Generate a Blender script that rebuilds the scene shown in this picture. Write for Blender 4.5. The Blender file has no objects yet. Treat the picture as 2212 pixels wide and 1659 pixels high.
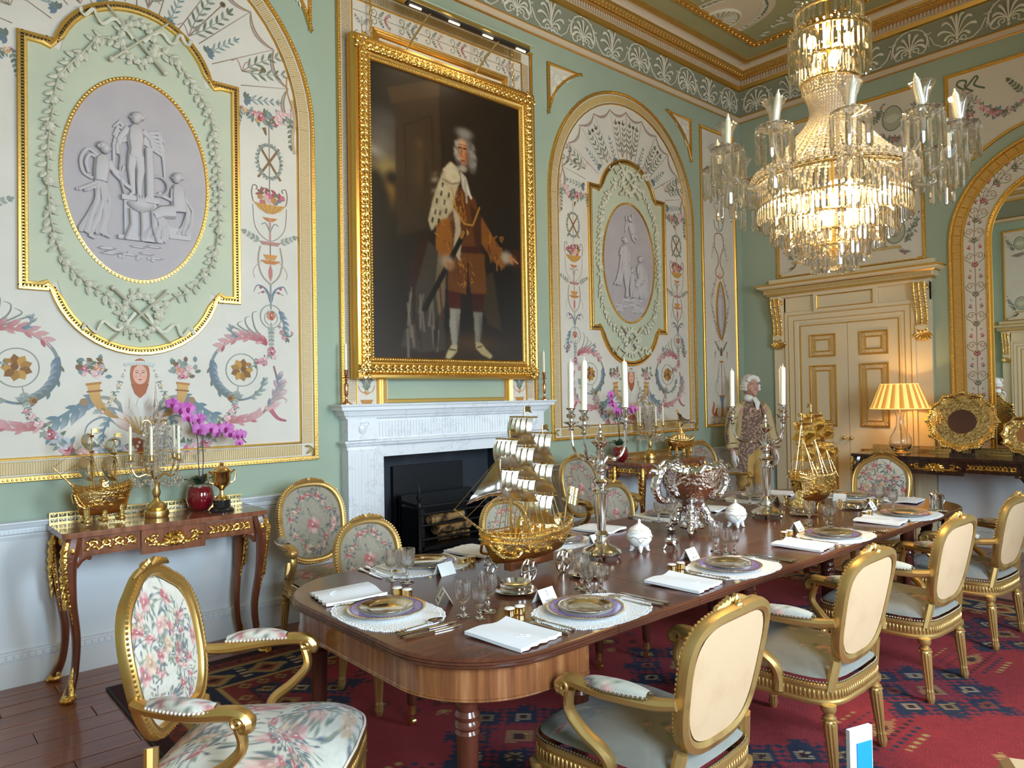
import bpy, math, random
import numpy as np
from mathutils import Vector, Matrix, Euler
random.seed(7); np.random.seed(7)
S = bpy.context.scene
COL = S.collection
PI = math.pi
sin, cos = math.sin, math.cos
YL, XF, XN, YR, ZC = 4.82, 8.096, -1.0, -1.74, 5.5   # fireplace wall, door wall, near wall, window wall, ceiling

# ---------------------------------------------------------------- camera
cam = bpy.data.objects.new('camera', bpy.data.cameras.new('camera')); COL.objects.link(cam)
cam.data.sensor_fit = 'HORIZONTAL'; cam.data.sensor_width = 36.0
cam.data.lens = 1559.415 / 2212 * 36.0
cam.data.clip_start = 0.02
_y, _p, _r = .848643765, .0158155640, .0166439589
_f = Vector((cos(_y)*cos(_p), sin(_y)*cos(_p), sin(_p))); _rt = Vector((sin(_y), -cos(_y), 0)); _d = _f.cross(_rt)
_r2 = _rt*cos(_r) + _d*sin(_r); _d2 = _d*cos(_r) - _rt*sin(_r)
cam.matrix_world = Matrix(((_r2.x, -_d2.x, -_f.x, 0), (_r2.y, -_d2.y, -_f.y, 0), (_r2.z, -_d2.z, -_f.z, 1.55), (0, 0, 0, 1)))
S.camera = cam
# ---------------------------------------------------------------- world, lights, exposure
w = bpy.data.worlds.new('world'); S.world = w; w.use_nodes = True
bg = w.node_tree.nodes['Background']; bg.inputs[0].default_value = (.62, .78, 1.0, 1); bg.inputs[1].default_value = 1.0
S.view_settings.view_transform = 'Standard'; S.view_settings.look = 'None'
S.view_settings.exposure = -0.18; S.view_settings.gamma = 1.0; S.view_settings.use_curve_mapping = False
def light(name, kind, loc, energy, col, rot=None, **kw):
    l = bpy.data.lights.new(name, kind); l.energy = energy; l.color = col
    for k, v in kw.items(): setattr(l, k, v)
    o = bpy.data.objects.new(name, l); o.location = loc
    if rot: o.rotation_euler = rot
    COL.objects.link(o); return o
WINX = (0.75, 3.55, 6.35)
for i, x in enumerate(WINX):      # daylight through the three tall sash windows of the right wall
    light('window_daylight', 'AREA', (x, YR+.06, 1.85), (185, 195, 5)[i], (.66, .85, 1.0), (PI/2-.22, 0, 0), spread=2.3, shape='RECTANGLE', size=1.15, size_y=2.4)
for a in range(4):                # chandelier bulbs
    light('chandelier_bulb_light', 'POINT', (3.55+.16*cos(a*PI/2+.5), 1.61+.16*sin(a*PI/2+.5), 2.50), 38, (1.0, .68, .27), shadow_soft_size=.03)
for a in range(2):
    light('chandelier_crown_light', 'POINT', (3.55+.06*cos(a*PI), 1.61+.06*sin(a*PI), 3.34), 62, (1.0, .68, .27), shadow_soft_size=.03)
light('table_lamp_light', 'POINT', (7.72, 2.875, 1.47), 26, (1.0, .62, .20), shadow_soft_size=.04)
S.cycles.sample_clamp_indirect = 4.0; S.cycles.blur_glossy = 1.0
S.cycles.max_bounces = 9; S.cycles.diffuse_bounces = 5; S.cycles.glossy_bounces = 4; S.cycles.transmission_bounces = 8; S.cycles.transparent_max_bounces = 24

# ---------------------------------------------------------------- materials
def srgb(r, g, b):
    return tuple((c/255/12.92 if c/255 <= .04045 else ((c/255+.055)/1.055)**2.4) for c in (r, g, b))
MATS = {}
def mat(name, col=(.8, .8, .8), rough=.5, metal=0., coat=0., trans=0., ior=1.5, emit=None, estr=0., vcol=False,
        var=None, bump=None, wood=None, vein=None, sheen=0., clear=0., sss=0., spec=None):
    m = bpy.data.materials.new(name); m.use_nodes = True; nt = m.node_tree; N = nt.nodes; L = nt.links
    p = N['Principled BSDF']; I = p.inputs
    I['Roughness'].default_value = rough; I['Metallic'].default_value = metal; I['IOR'].default_value = ior
    I['Base Color'].default_value = (*col, 1)
    if coat: I['Coat Weight'].default_value = coat; I['Coat Roughness'].default_value = .06
    if spec is not None: I['Specular IOR Level'].default_value = spec
    if trans: I['Transmission Weight'].default_value = trans
    if sheen: I['Sheen Weight'].default_value = sheen
    if sss: I['Subsurface Weight'].default_value = sss; I['Subsurface Radius'].default_value = (.02, .012, .006)
    if emit: I['Emission Color'].default_value = (*emit, 1); I['Emission Strength'].default_value = estr
    tc = N.new('ShaderNodeTexCoord').outputs['Object']
    def noise(scale, detail=3, vec=tc, rough_=.55):
        n = N.new('ShaderNodeTexNoise'); n.inputs['Scale'].default_value = scale; n.inputs['Detail'].default_value = detail; n.inputs['Roughness'].default_value = rough_
        L.new(vec, n.inputs['Vector']); return n.outputs['Fac']
    def ramp(fac, stops):
        r = N.new('ShaderNodeValToRGB'); e = r.color_ramp.elements
        while len(e) < len(stops): e.new(.5)
        for k, (pos, c) in enumerate(stops): e[k].position = pos; e[k].color = (*c, 1)
        L.new(fac, r.inputs[0]); return r.outputs[0]
    base = None
    if vcol:
        a = N.new('ShaderNodeAttribute'); a.attribute_name = 'Col'; base = a.outputs['Color']; L.new(base, I['Base Color'])
    if wood:   # wood = (axis scale xyz, dark, mid, light)
        sc, c0, c1, c2 = wood
        mp = N.new('ShaderNodeMapping'); mp.inputs['Scale'].default_value = sc; L.new(tc, mp.inputs[0])
        n1 = noise(1.0, 6, mp.outputs[0], .65); L.new(ramp(n1, [(.3, c0), (.52, c1), (.72, c2)]), I['Base Color'])
    if vein:   # marble: (scale, base, vein)
        n1 = noise(vein[0], 8, tc, .7)
        L.new(ramp(n1, [(.35, vein[1]), (.485, vein[1]), (.5, vein[2]), (.515, vein[1])]), I['Base Color'])
    if var:    # (scale, second colour, low, high)
        f = noise(var[0], 5); mr = N.new('ShaderNodeMapRange'); mr.inputs[1].default_value = var[2]; mr.inputs[2].default_value = var[3]; L.new(f, mr.inputs[0])
        mx = N.new('ShaderNodeMix'); mx.data_type = 'RGBA'; L.new(mr.outputs[0], mx.inputs['Factor'])
        if base: L.new(base, mx.inputs['A'])
        else: mx.inputs['A'].default_value = (*col, 1)
        mx.inputs['B'].default_value = (*var[1], 1); L.new(mx.outputs['Result'], I['Base Color'])
    if bump:   # (kind, scale, strength, distance)
        k, sc, st, di = bump
        if k == 'n': h = noise(sc, 4)
        elif k == 'v':
            v = N.new('ShaderNodeTexVoronoi'); v.feature = 'SMOOTH_F1'; v.inputs['Scale'].default_value = sc; L.new(tc, v.inputs['Vector']); h = v.outputs['Distance']
        else:
            wv = N.new('ShaderNodeTexWave'); wv.inputs['Scale'].default_value = sc; wv.inputs['Distortion'].default_value = 1.5; wv.bands_direction = k.upper(); L.new(tc, wv.inputs['Vector']); h = wv.outputs['Fac']
        b = N.new('ShaderNodeBump'); b.inputs['Strength'].default_value = st; b.inputs['Distance'].default_value = di
        L.new(h, b.inputs['Height']); L.new(b.outputs[0], I['Normal'])
    if clear:  # thin crystal that lets part of the light straight through
        t = N.new('ShaderNodeBsdfTransparent'); mx = N.new('ShaderNodeMixShader'); mx.inputs[0].default_value = clear
        L.new(p.outputs[0], mx.inputs[1]); L.new(t.outputs[0], mx.inputs[2]); L.new(mx.outputs[0], N['Material Output'].inputs['Surface'])
    MATS[name] = m; return m
X = srgb
GOLD = (.80, .50, .14)
mat('wall_green', X(160, 173, 154), .75, var=(1.7, X(152, 167, 147), .35, .75), bump=('n', 120, .05, .002))
mat('frieze_green', X(138, 142, 124), .7)
mat('ceiling_green', X(164, 158, 116), .8, var=(1.2, X(152, 148, 106), .3, .7))
mat('cream_paint', X(214, 202, 182), .6)
mat('dado_white', X(216, 220, 224), .5)
mat('pink_cream', X(206, 188, 164), .6)
mat('panel_cream', X(214, 206, 194), .65, var=(2.5, X(204, 196, 182), .35, .75), bump=('n', 90, .06, .002))
mat('panel_sage', X(190, 192, 166), .65, var=(3.0, X(180, 184, 162), .35, .75))
mat('panel_mauve', X(178, 168, 168), .6, var=(4.0, X(170, 160, 162), .3, .7))
mat('grisaille', X(186, 178, 178), .6)
mat('plaster', X(206, 202, 182), .6)
mat('plaster_white', X(216, 212, 196), .6)
mat('door_cream', X(222, 205, 172), .5)
mat('gilding', GOLD, .34, 1., bump=('n', 60, .25, .003))
mat('gilding_bright', (.95, .63, .2), .26, 1., bump=('v', 45, .5, .004))
mat('gilt_carved', (.86, .54, .14), .32, 1., bump=('v', 70, .9, .006))
mat('gilt_band', X(206, 178, 118), .5, .35)
mat('gilt_wood', (.62, .41, .15), .40, .8, var=(9, (.42, .24, .09), .58, .74), bump=('n', 40, .2, .003))
mat('gilt_host', (.66, .42, .14), .34, .9, var=(6, (.62, .34, .08), .5, .75))
mat('marble', X(226, 228, 232), .3, vein=(2.2, X(226, 228, 232), X(206, 208, 214)), coat=.2)
mat('mahogany', (.09, .03, .016), .20, spec=.34, wood=((1.2, 14, 14), (.055, .017, .010), (.10, .033, .018), (.15, .055, .028)))
mat('mahogany_leg', (.09, .02, .012), .25, coat=.5, wood=((14, 14, 1.5), (.05, .012, .008), (.09, .022, .013), (.14, .04, .02)))
mat('satin_apron', (.3, .12, .05), .25, coat=.5, wood=((30, 30, 1.2), (.11, .035, .013), (.26, .095, .034), (.42, .19, .075)))
mat('kingwood', (.3, .11, .05), .25, coat=.5, wood=((26, 26, 2), (.13, .042, .02), (.24, .085, .04), (.33, .13, .065)))
mat('kingwood_leg', (.2, .06, .03), .25, coat=.5, wood=((14, 14, 2), (.09, .022, .011), (.16, .045, .02), (.23, .075, .035)))
mat('dark_rosewood', (.045, .018, .012), .2, coat=.6, wood=((20, 20, 2), (.02, .009, .007), (.045, .017, .011), (.07, .028, .016)))
mat('floorboard', (.26, .10, .05), .32, coat=.25, wood=((1.3, 16, 8), (.17, .052, .026), (.25, .082, .042), (.34, .125, .065)))
mat('silver', (.86, .83, .80), .13, 1.)
mat('silver_chased', (.84, .80, .78), .17, 1., bump=('v', 70, 1., .006))
mat('silver_gilt', (.93, .69, .31), .16, 1.)
mat('silver_gilt_chased', (.84, .58, .22), .24, 1., bump=('v', 95, .8, .003))
mat('sail_silver', (.72, .62, .48), .28, 1., bump=('n', 14, .12, .01))
mat('sail_gold', (.95, .66, .22), .16, 1.)
mat('plate_gilt', (.84, .76, .62), .14, 1.)
mat('tray_gilt', (.90, .70, .38), .2, 1., var=(48, (.45, .32, .14), .48, .56), bump=('v', 60, .8, .004))
mat('tray_centre', (.16, .09, .08), .3, .9)
mat('brass', (.80, .58, .24), .28, 1.)
mat('copper', (.72, .36, .2), .2, 1.)
mat('iron', (.012, .013, .016), .45, .3, bump=('n', 30, .2, .003))
mat('firebrick', (.018, .022, .030), .6, var=(3, (.05, .055, .065), .5, .75))
mat('glass', (1, 1, 1), .0, trans=1., ior=1.5)
mat('cut_glass', (1, 1, 1), .0, trans=1., ior=1.5, clear=.35)
mat('crystal', (1, .98, .94), .02, trans=1., ior=1.6, clear=.22)
mat('crystal_bead', (1, .97, .92), .04, trans=.9, ior=1.6, clear=.12)
mat('tulip_glass', (1, 1, 1), .02, trans=1., ior=1.5, clear=.55)
mat('mirror', (.86, .88, .86), .01, 1.)
mat('wax', X(244, 234, 206), .45)
mat('porcelain', X(240, 240, 238), .18, coat=.4)
mat('enamel_purple', X(128, 106, 172), .25, coat=.4, var=(60, X(148, 128, 188), .45, .6))
mat('linen', X(236, 236, 240), .85, bump=('n', 500, .15, .001))
mat('lace', X(238, 238, 240), .9, bump=('v', 260, 1., .004))
mat('card', X(240, 238, 234), .8)
mat('ink', X(60, 50, 50), .8)
mat('paint', (.5, .5, .5), .65, vcol=True)
mat('oil_paint', (.5, .5, .5), .42, vcol=True, bump=('n', 70, .12, .002))
mat('tapestry', (.5, .5, .5), .9, vcol=True, sheen=.2, bump=('x', 160, .35, .002))
mat('rug', (.5, .5, .5), .95, vcol=True, sheen=.0, bump=('n', 160, .9, .012))
mat('cream_cloth', X(196, 164, 128), .85, var=(7, X(186, 150, 112), .5, .8), bump=('n', 300, .15, .001))
mat('braid', X(224, 204, 190), .8)
mat('nail', (.30, .24, .17), .35, 1.)
mat('red_pot', (.16, .004, .012), .08, coat=1.)
mat('leaf_green', (.02, .05, .02), .4)
mat('moss', X(150, 140, 120), .9)
mat('orchid', X(206, 120, 190), .6, var=(18, X(180, 70, 160), .45, .7))
mat('orchid_lip', X(150, 20, 110), .5)
mat('stem', X(88, 62, 70), .6)
mat('black_base', (.012, .012, .014), .12, coat=.6)
mat('bark', X(190, 150, 96), .9, var=(14, X(70, 48, 30), .45, .6), bump=('n', 30, .5, .01))
mat('skin', X(196, 150, 132), .5, sss=.1)
mat('wig', X(232, 228, 222), .8, bump=('n', 40, .6, .01))
mat('coat_cloth', X(196, 178, 134), .8)
mat('brocade', X(112, 88, 82), .85, var=(42, X(176, 150, 120), .5, .58))
mat('breeches', X(200, 166, 96), .6, sheen=.3, bump=('n', 9, .5, .02))
mat('white_cloth', X(236, 234, 230), .8)
mat('flame_dark', (.02, .02, .02), .7)
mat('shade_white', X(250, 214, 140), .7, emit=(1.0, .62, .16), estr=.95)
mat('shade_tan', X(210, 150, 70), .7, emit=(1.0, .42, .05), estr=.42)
mat('bulb', (1, .9, .7), .3, emit=(1.0, .70, .34), estr=20.)
mat('bulb_small', (1, .9, .7), .3, emit=(1.0, .78, .48), estr=8.)
mat('window_sky', (.8, .9, 1.), .5, emit=(.72, .86, 1.0), estr=2.2)
mat('leaflet_blue', X(24, 128, 214), .4)
mat('leaflet_white', X(224, 230, 240), .4)
mat('wood_edge', X(120, 78, 44), .4, bump=('v', 50, .4, .004))

# ---------------------------------------------------------------- mesh builder
class B:
    def __init__(s, col=(1, 1, 1)): s.v = []; s.f = []; s.c = []; s.col = col
    def add(s, vs, fs, M=None, col=None):
        o = len(s.v)
        if M is not None: vs = [M @ Vector(p) for p in vs]
        s.v.extend([(p[0], p[1], p[2]) for p in vs]); s.f.extend([tuple(i+o for i in f) for f in fs]); s.c.extend([col or s.col]*len(vs)); return s
    def merge(s, b, M=None):
        o = len(s.v)
        s.v.extend([tuple(M @ Vector(p)) for p in b.v] if M is not None else b.v); s.f.extend([tuple(i+o for i in f) for f in b.f]); s.c.extend(b.c); return s
    def box(s, c, d, M=None, col=None):
        x, y, z = c; a, b, e = d[0]/2, d[1]/2, d[2]/2
        return s.add([(x-a, y-b, z-e), (x+a, y-b, z-e), (x+a, y+b, z-e), (x-a, y+b, z-e), (x-a, y-b, z+e), (x+a, y-b, z+e), (x+a, y+b, z+e), (x-a, y+b, z+e)],
                     [(3, 2, 1, 0), (4, 5, 6, 7), (0, 1, 5, 4), (1, 2, 6, 5), (2, 3, 7, 6), (3, 0, 4, 7)], M, col)
    def bx(s, lo, hi, M=None, col=None):
        return s.box([(a+b)/2 for a, b in zip(lo, hi)], [abs(b-a) for a, b in zip(lo, hi)], M, col)
    def bevbox(s, c, d, r, M=None, col=None):     # box with chamfered top edges
        x, y, z = c; a, b, e = d[0]/2, d[1]/2, d[2]/2
        vs = [(x-a, y-b, z-e), (x+a, y-b, z-e), (x+a, y+b, z-e), (x-a, y+b, z-e), (x-a, y-b, z+e-r), (x+a, y-b, z+e-r), (x+a, y+b, z+e-r), (x-a, y+b, z+e-r),
              (x-a+r, y-b+r, z+e), (x+a-r, y-b+r, z+e), (x+a-r, y+b-r, z+e), (x-a+r, y+b-r, z+e)]
        return s.add(vs, [(3, 2, 1, 0), (8, 9, 10, 11), (0, 1, 5, 4), (1, 2, 6, 5), (2, 3, 7, 6), (3, 0, 4, 7), (4, 5, 9, 8), (5, 6, 10, 9), (6, 7, 11, 10), (7, 4, 8, 11)], M, col)
    def lathe(s, prof, n=20, M=None, fl=None, col=None, sc=(1, 1)):
        vs = []; fs = []
        for k, (r, z) in enumerate(prof):
            for i in range(n):
                a = 2*PI*i/n; q = max(r, 1e-5)*(fl(a, k, z) if fl else 1)
                vs.append((q*cos(a)*sc[0], q*sin(a)*sc[1], z))
        for k in range(len(prof)-1):
            for i in range(n):
                j = (i+1) % n; fs.append((k*n+i, k*n+j, (k+1)*n+j, (k+1)*n+i))
        return s.add(vs, fs, M, col)
    def tube(s, pts, r, n=8, closed=False, flat=(1, 1), M=None, col=None, up=None):
        P = [Vector(p) for p in pts]; m = len(P); R = (lambda k: r(k/(m-1))) if callable(r) else ((lambda k: r[k]) if isinstance(r, (list, tuple)) else (lambda k: r))
        T = []
        for k in range(m):
            a = P[(k-1) % m] if (closed or k > 0) else P[k]; b = P[(k+1) % m] if (closed or k < m-1) else P[k]
            t = b-a; T.append(t.normalized() if t.length > 1e-9 else Vector((0, 0, 1)))
        u = Vector(up) if up else (Vector((0, 0, 1)) if abs(T[0].z) < .9 else Vector((1, 0, 0)))
        vs = []; fs = []
        for k in range(m):
            u = u - T[k]*u.dot(T[k]); u = u.normalized() if u.length > 1e-6 else T[k].orthogonal().normalized(); w = T[k].cross(u); q = max(R(k), 1e-5)
            for i in range(n):
                a = 2*PI*i/n; vs.append(P[k] + u*(q*flat[0]*cos(a)) + w*(q*flat[1]*sin(a)))
        for k in range(m if closed else m-1):
            for i in range(n):
                j = (i+1) % n; k2 = (k+1) % m; fs.append((k*n+i, k*n+j, k2*n+j, k2*n+i))
        if not closed: fs.append(tuple(range(n-1, -1, -1))); fs.append(tuple((m-1)*n+i for i in range(n)))
        return s.add(vs, fs, M, col)
    def ball(s, c, r, n=8, m=5, M=None, col=None, sc=(1, 1, 1)):
        vs = [(c[0], c[1], c[2]-r*sc[2])]
        for k in range(1, m):
            a = -PI/2+PI*k/m
            for i in range(n): b = 2*PI*i/n; vs.append((c[0]+r*sc[0]*cos(a)*cos(b), c[1]+r*sc[1]*cos(a)*sin(b), c[2]+r*sc[2]*sin(a)))
        vs.append((c[0], c[1], c[2]+r*sc[2])); fs = []; L = len(vs)-1
        for i in range(n):
            j = (i+1) % n; fs.append((0, 1+j, 1+i)); fs.append((L, L-n+i, L-n+j))
            for k in range(m-2): fs.append((1+k*n+i, 1+k*n+j, 1+(k+1)*n+j, 1+(k+1)*n+i))
        return s.add(vs, fs, M, col)
    def prism(s, poly, z0, z1, M=None, col=None):     # polygon (ccw, u v) extruded in z
        n = len(poly)
        return s.add([(p[0], p[1], z0) for p in poly]+[(p[0], p[1], z1) for p in poly],
                     [tuple(range(n-1, -1, -1)), tuple(range(n, 2*n))]+[(i, (i+1) % n, n+(i+1) % n, n+i) for i in range(n)], M, col)
    def grid(s, nu, nv, fn, cf=None, M=None, wrap=False):
        vs = []; cs = []
        for j in range(nv+1):
            for i in range(nu+(0 if wrap else 1)):
                vs.append(fn(i/nu, j/nv)); cs.append(cf(i/nu, j/nv) if cf else s.col)
        W = nu if wrap else nu+1; fs = []
        for j in range(nv):
            for i in range(nu): i2 = (i+1) % W if wrap else i+1; fs.append((j*W+i, j*W+i2, (j+1)*W+i2, (j+1)*W+i))
        o = len(s.c); s.add(vs, fs, M); s.c[o:] = cs; return s
    def sweep(s, path, prof, closed=False, M=None, ringed=False, col=None):
        # path in the plane; prof = [(offset to the left of travel, height d)]; mitred
        P = [Vector((p[0], p[1])) for p in path]; m = len(P); vs = []; fs = []
        for k in range(m):
            a = P[(k-1) % m] if (closed or k > 0) else None; b = P[(k+1) % m] if (closed or k < m-1) else None
            d1 = (P[k]-a).normalized() if a is not None else None; d2 = (b-P[k]).normalized() if b is not None else None
            if d1 is None: d1 = d2
            if d2 is None: d2 = d1
            n1 = Vector((-d1.y, d1.x)); n2 = Vector((-d2.y, d2.x)); nn = n1+n2
            nn = nn/max(.3, (nn.dot(n1))) if nn.length > 1e-6 else n1
            for o, d in prof: q = P[k]+nn*o; vs.append((q.x, q.y, d))
        w = len(prof)
        for k in range(m if closed else m-1):
            k2 = (k+1) % m
            for i in range(w if ringed else w-1): i2 = (i+1) % w; fs.append((k*w+i, k2*w+i, k2*w+i2, k*w+i2))
        return s.add(vs, fs, M, col)
    def build(s, name, m, parent=None, smooth=35, kind=None, label=None):
        me = bpy.data.meshes.new(name); me.from_pydata(s.v, [], s.f); me.materials.append(MATS[m] if isinstance(m, str) else m)
        if MATS.get(m) is not None and m in ('paint', 'oil_paint', 'tapestry', 'rug'):
            at = me.color_attributes.new('Col', 'FLOAT_COLOR', 'POINT'); arr = np.ones((len(s.v), 4), np.float32); arr[:, :3] = np.array(s.c, np.float32); at.data.foreach_set('color', arr.ravel())
        if smooth:
            me.polygons.foreach_set('use_smooth', [True]*len(me.polygons))
            me.set_sharp_from_angle(angle=math.radians(smooth))
        o = bpy.data.objects.new(name, me); COL.objects.link(o)
        if parent is not None: o.parent = parent
        if kind: o['kind'] = kind
        if label: o['label'] = label
        return o
def thing(name, label, cat, loc=(0, 0, 0), rz=0, group=None, rot=None):
    o = bpy.data.objects.new(name, None); COL.objects.link(o); o.empty_display_size = .05
    o.location = loc; o.rotation_euler = rot or (0, 0, rz)
    o['label'] = label; o['category'] = cat
    if group: o['group'] = group
    return o
def tag(o, label, cat, group=None, loc=None, rz=None):
    o['label'] = label; o['category'] = cat
    if group: o['group'] = group
    if loc is not None: o.location = loc
    if rz is not None: o.rotation_euler = (0, 0, rz)
    return o
def struct(o): o['kind'] = 'structure'; return o
def dup(o, parent=None, loc=None, rz=None, label=None, group=None):
    c = o.copy(); COL.objects.link(c)
    if parent is not None: c.parent = parent
    for ch in list(o.children): dup(ch, c)
    if loc is not None: c.location = loc
    if rz is not None: c.rotation_euler = (0, 0, rz)
    if label: c['label'] = label
    if group: c['group'] = group
    return c
WL = (PI/2, 0, 0)            # local (u right, v up, d out of the wall) on the fireplace wall
WF = (PI/2, 0, -PI/2)        # on the door wall: u = -y
def wl(u=0, v=0, d=0): return (u, YL-d, v)
def wf(y=0, v=0, d=0): return (XF-d, y, v)
def T(x=0, y=0, z=0, rx=0, ry=0, rz=0, s=1):
    m = Matrix.Translation((x, y, z)) @ Euler((rx, ry, rz)).to_matrix().to_4x4()
    return m @ (Matrix.Scale(s, 4) if not isinstance(s, tuple) else Matrix.Diagonal((*s, 1)))
def arc(cx, cy, r, a0, a1, n, ry=None): return [(cx+r*cos(a0+(a1-a0)*k/n), cy+(ry or r)*sin(a0+(a1-a0)*k/n)) for k in range(n+1)]
def rect(x0, y0, x1, y1): return [(x0, y0), (x1, y0), (x1, y1), (x0, y1)]          # ccw
def rrect(x0, y0, x1, y1, r, n=6):
    return arc(x1-r, y0+r, r, -PI/2, 0, n)+arc(x1-r, y1-r, r, 0, PI/2, n)+arc(x0+r, y1-r, r, PI/2, PI, n)+arc(x0+r, y0+r, r, PI, 1.5*PI, n)
def along(path, step, closed=False):
    P = [Vector((*p,)) for p in path]; P = P+[P[0]] if closed else P
    D = [0]
    for a, b in zip(P, P[1:]): D.append(D[-1]+(b-a).length)
    n = max(1, round(D[-1]/step)); out = []; k = 0
    for i in range(n):
        t = D[-1]*(i+.5)/n
        while k < len(D)-2 and D[k+1] < t: k += 1
        a, b = P[k], P[k+1]; q = (t-D[k])/max(1e-9, D[k+1]-D[k]); out.append((a.lerp(b, q), (b-a).normalized()))
    return out
def beads(path, step, r, d, off=0, closed=True, n=6, m=4, long=1.0, b=None):
    b = b or B()
    for p, t in along(path, step, closed):
        nn = Vector((-t.y, t.x)); q = p+nn*off; a = math.atan2(t.y, t.x)
        b.ball((0, 0, 0), r, n, m, M=T(q.x, q.y, d, rz=a), sc=(long, 1, 1))
    return b
def flutes(path, step, o0, o1, w, d0, h, closed=False, b=None):
    b = b or B()
    for p, t in along(path, step, closed):
        a = math.atan2(t.y, t.x); L = o1-o0
        b.add([(-w/2, o0, d0), (w/2, o0, d0), (w/2, o1, d0), (-w/2, o1, d0), (-w*.2, o0+L*.06, d0+h), (w*.2, o0+L*.06, d0+h), (w*.2, o1-L*.06, d0+h), (-w*.2, o1-L*.06, d0+h)],
              [(4, 5, 6, 7), (0, 1, 5, 4), (1, 2, 6, 5), (2, 3, 7, 6), (3, 0, 4, 7)], T(p.x, p.y, 0, rz=a))
    return b
def spiral(cx, cy, r0, r1, a0, a1, n=24): return [(cx+(r0+(r1-r0)*k/n)*cos(a0+(a1-a0)*k/n), cy+(r0+(r1-r0)*k/n)*sin(a0+(a1-a0)*k/n)) for k in range(n+1)]
def bez(p0, p1, p2, p3, n=12):
    o = []
    for k in range(n+1):
        t = k/n; u = 1-t; o.append(tuple(u*u*u*a+3*u*u*t*b+3*u*t*t*c+t*t*t*d for a, b, c, d in zip(p0, p1, p2, p3)))
    return o
def crom(pts, n=6, closed=False):      # catmull-rom through points
    m = len(pts); o = []
    for k in range(m if closed else m-1):
        P = [pts[(k+j) % m] if closed else pts[min(max(k+j, 0), m-1)] for j in (-1, 0, 1, 2)]
        for i in range(n):
            t = i/n; o.append(tuple(.5*(2*b+(c-a)*t+(2*a-5*b+4*c-d)*t*t+(3*b-a-3*c+d)*t**3) for a, b, c, d in zip(*P)))
    if not closed: o.append(tuple(pts[-1]))
    return o
def lerp(a, b, t): return tuple(x+(y-x)*t for x, y in zip(a, b))
# ================================================================ the room shell
Z3 = (0, 0, 0)
floor = struct(B().bx((XN, YR, -.12), (XF, YL, -.02)).build('floor', 'floorboard'))
_pl = 0
rowsy = [YL - .004 - .148*k for k in range(44)]
for k, y1 in enumerate(rowsy):
    y0 = max(y1-.144, YR)
    xs = [XN, .1+.9*((k*37) % 10)/10, 3.2+1.6*((k*53) % 10)/10, 6.3+1.2*((k*29) % 10)/10, XF]
    for a, b in zip(xs, xs[1:]):
        h = -.0005*((k*7+int(a*13)) % 4)
        B().bevbox(((a+b)/2, (y0+y1)/2, -.01+h/2), (b-a-.003, y1-y0, .02+h), .002).build('plank', 'floorboard', floor, smooth=0)
fx0, fx1, fz = 2.87, 4.23, 1.105           # the hearth opening
wlft = struct(B().bx((XN, YL, 0), (fx0, YL+.12, ZC)).bx((fx1, YL, 0), (XF+.12, YL+.12, ZC)).bx((fx0, YL, fz), (fx1, YL+.12, ZC)).build('wall_left', 'wall_green', smooth=0))
wfar = struct(B().bx((XF, YR-.12, 0), (XF+.12, YL, ZC)).build('wall_far', 'wall_green', smooth=0))
wnear = struct(B().bx((XN-.12, YR-.12, 0), (XN, YL+.12, ZC)).build('wall_near', 'wall_green', smooth=0))
b = B(); xs = [XN]
for x in WINX: b.bx((xs[-1], YR-.12, 0), (x-.68, YR, ZC)); b.bx((x-.68, YR-.12, 0), (x+.68, YR, .55)); b.bx((x-.68, YR-.12, 3.55), (x+.68, YR, ZC)); xs.append(x+.68)
b.bx((xs[-1], YR-.12, 0), (XF, YR, ZC))
wright = struct(b.build('wall_right', 'wall_green', smooth=0))
for i, x in enumerate(WINX):
    wn = struct(B().bx((x-.68, YR-.1, .55), (x-.62, YR-.02, 3.55)).bx((x+.62, YR-.1, .55), (x+.68, YR-.02, 3.55)).bx((x-.68, YR-.1, .55), (x+.68, YR-.02, .63)).bx((x-.68, YR-.1, 3.47), (x+.68, YR-.02, 3.55)).bx((x-.62, YR-.1, 2.02), (x+.62, YR-.03, 2.08)).build('window_%d' % (i+1), 'cream_paint', smooth=0))
    for z in (1.1, 1.56, 2.53, 3.0): B().bx((x-.62, YR-.08, z-.012), (x+.62, YR-.05, z+.012)).build('glazing_bar', 'cream_paint', wn, smooth=0)
    for u in (-.21, .21): B().bx((x+u-.012, YR-.08, .63), (x+u+.012, YR-.05, 3.47)).build('glazing_bar', 'cream_paint', wn, smooth=0)
    B().bx((x-.62, YR-.075, .63), (x+.62, YR-.07, 3.47)).build('pane', 'window_sky', wn, smooth=0)
    B().sweep([(x-.70, .5), (x-.70, 3.6), (x+.70, 3.6), (x+.70, .5)], [(-.02, 0), (-.02, .04), (.1, .03), (.1, 0)], M=Matrix.Translation((0, YR, 0)) @ Matrix(((1, 0, 0, 0), (0, 0, 1, 0), (0, 1, 0, 0), (0, 0, 0, 1)))).build('window_surround', 'cream_paint', wn)
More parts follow.
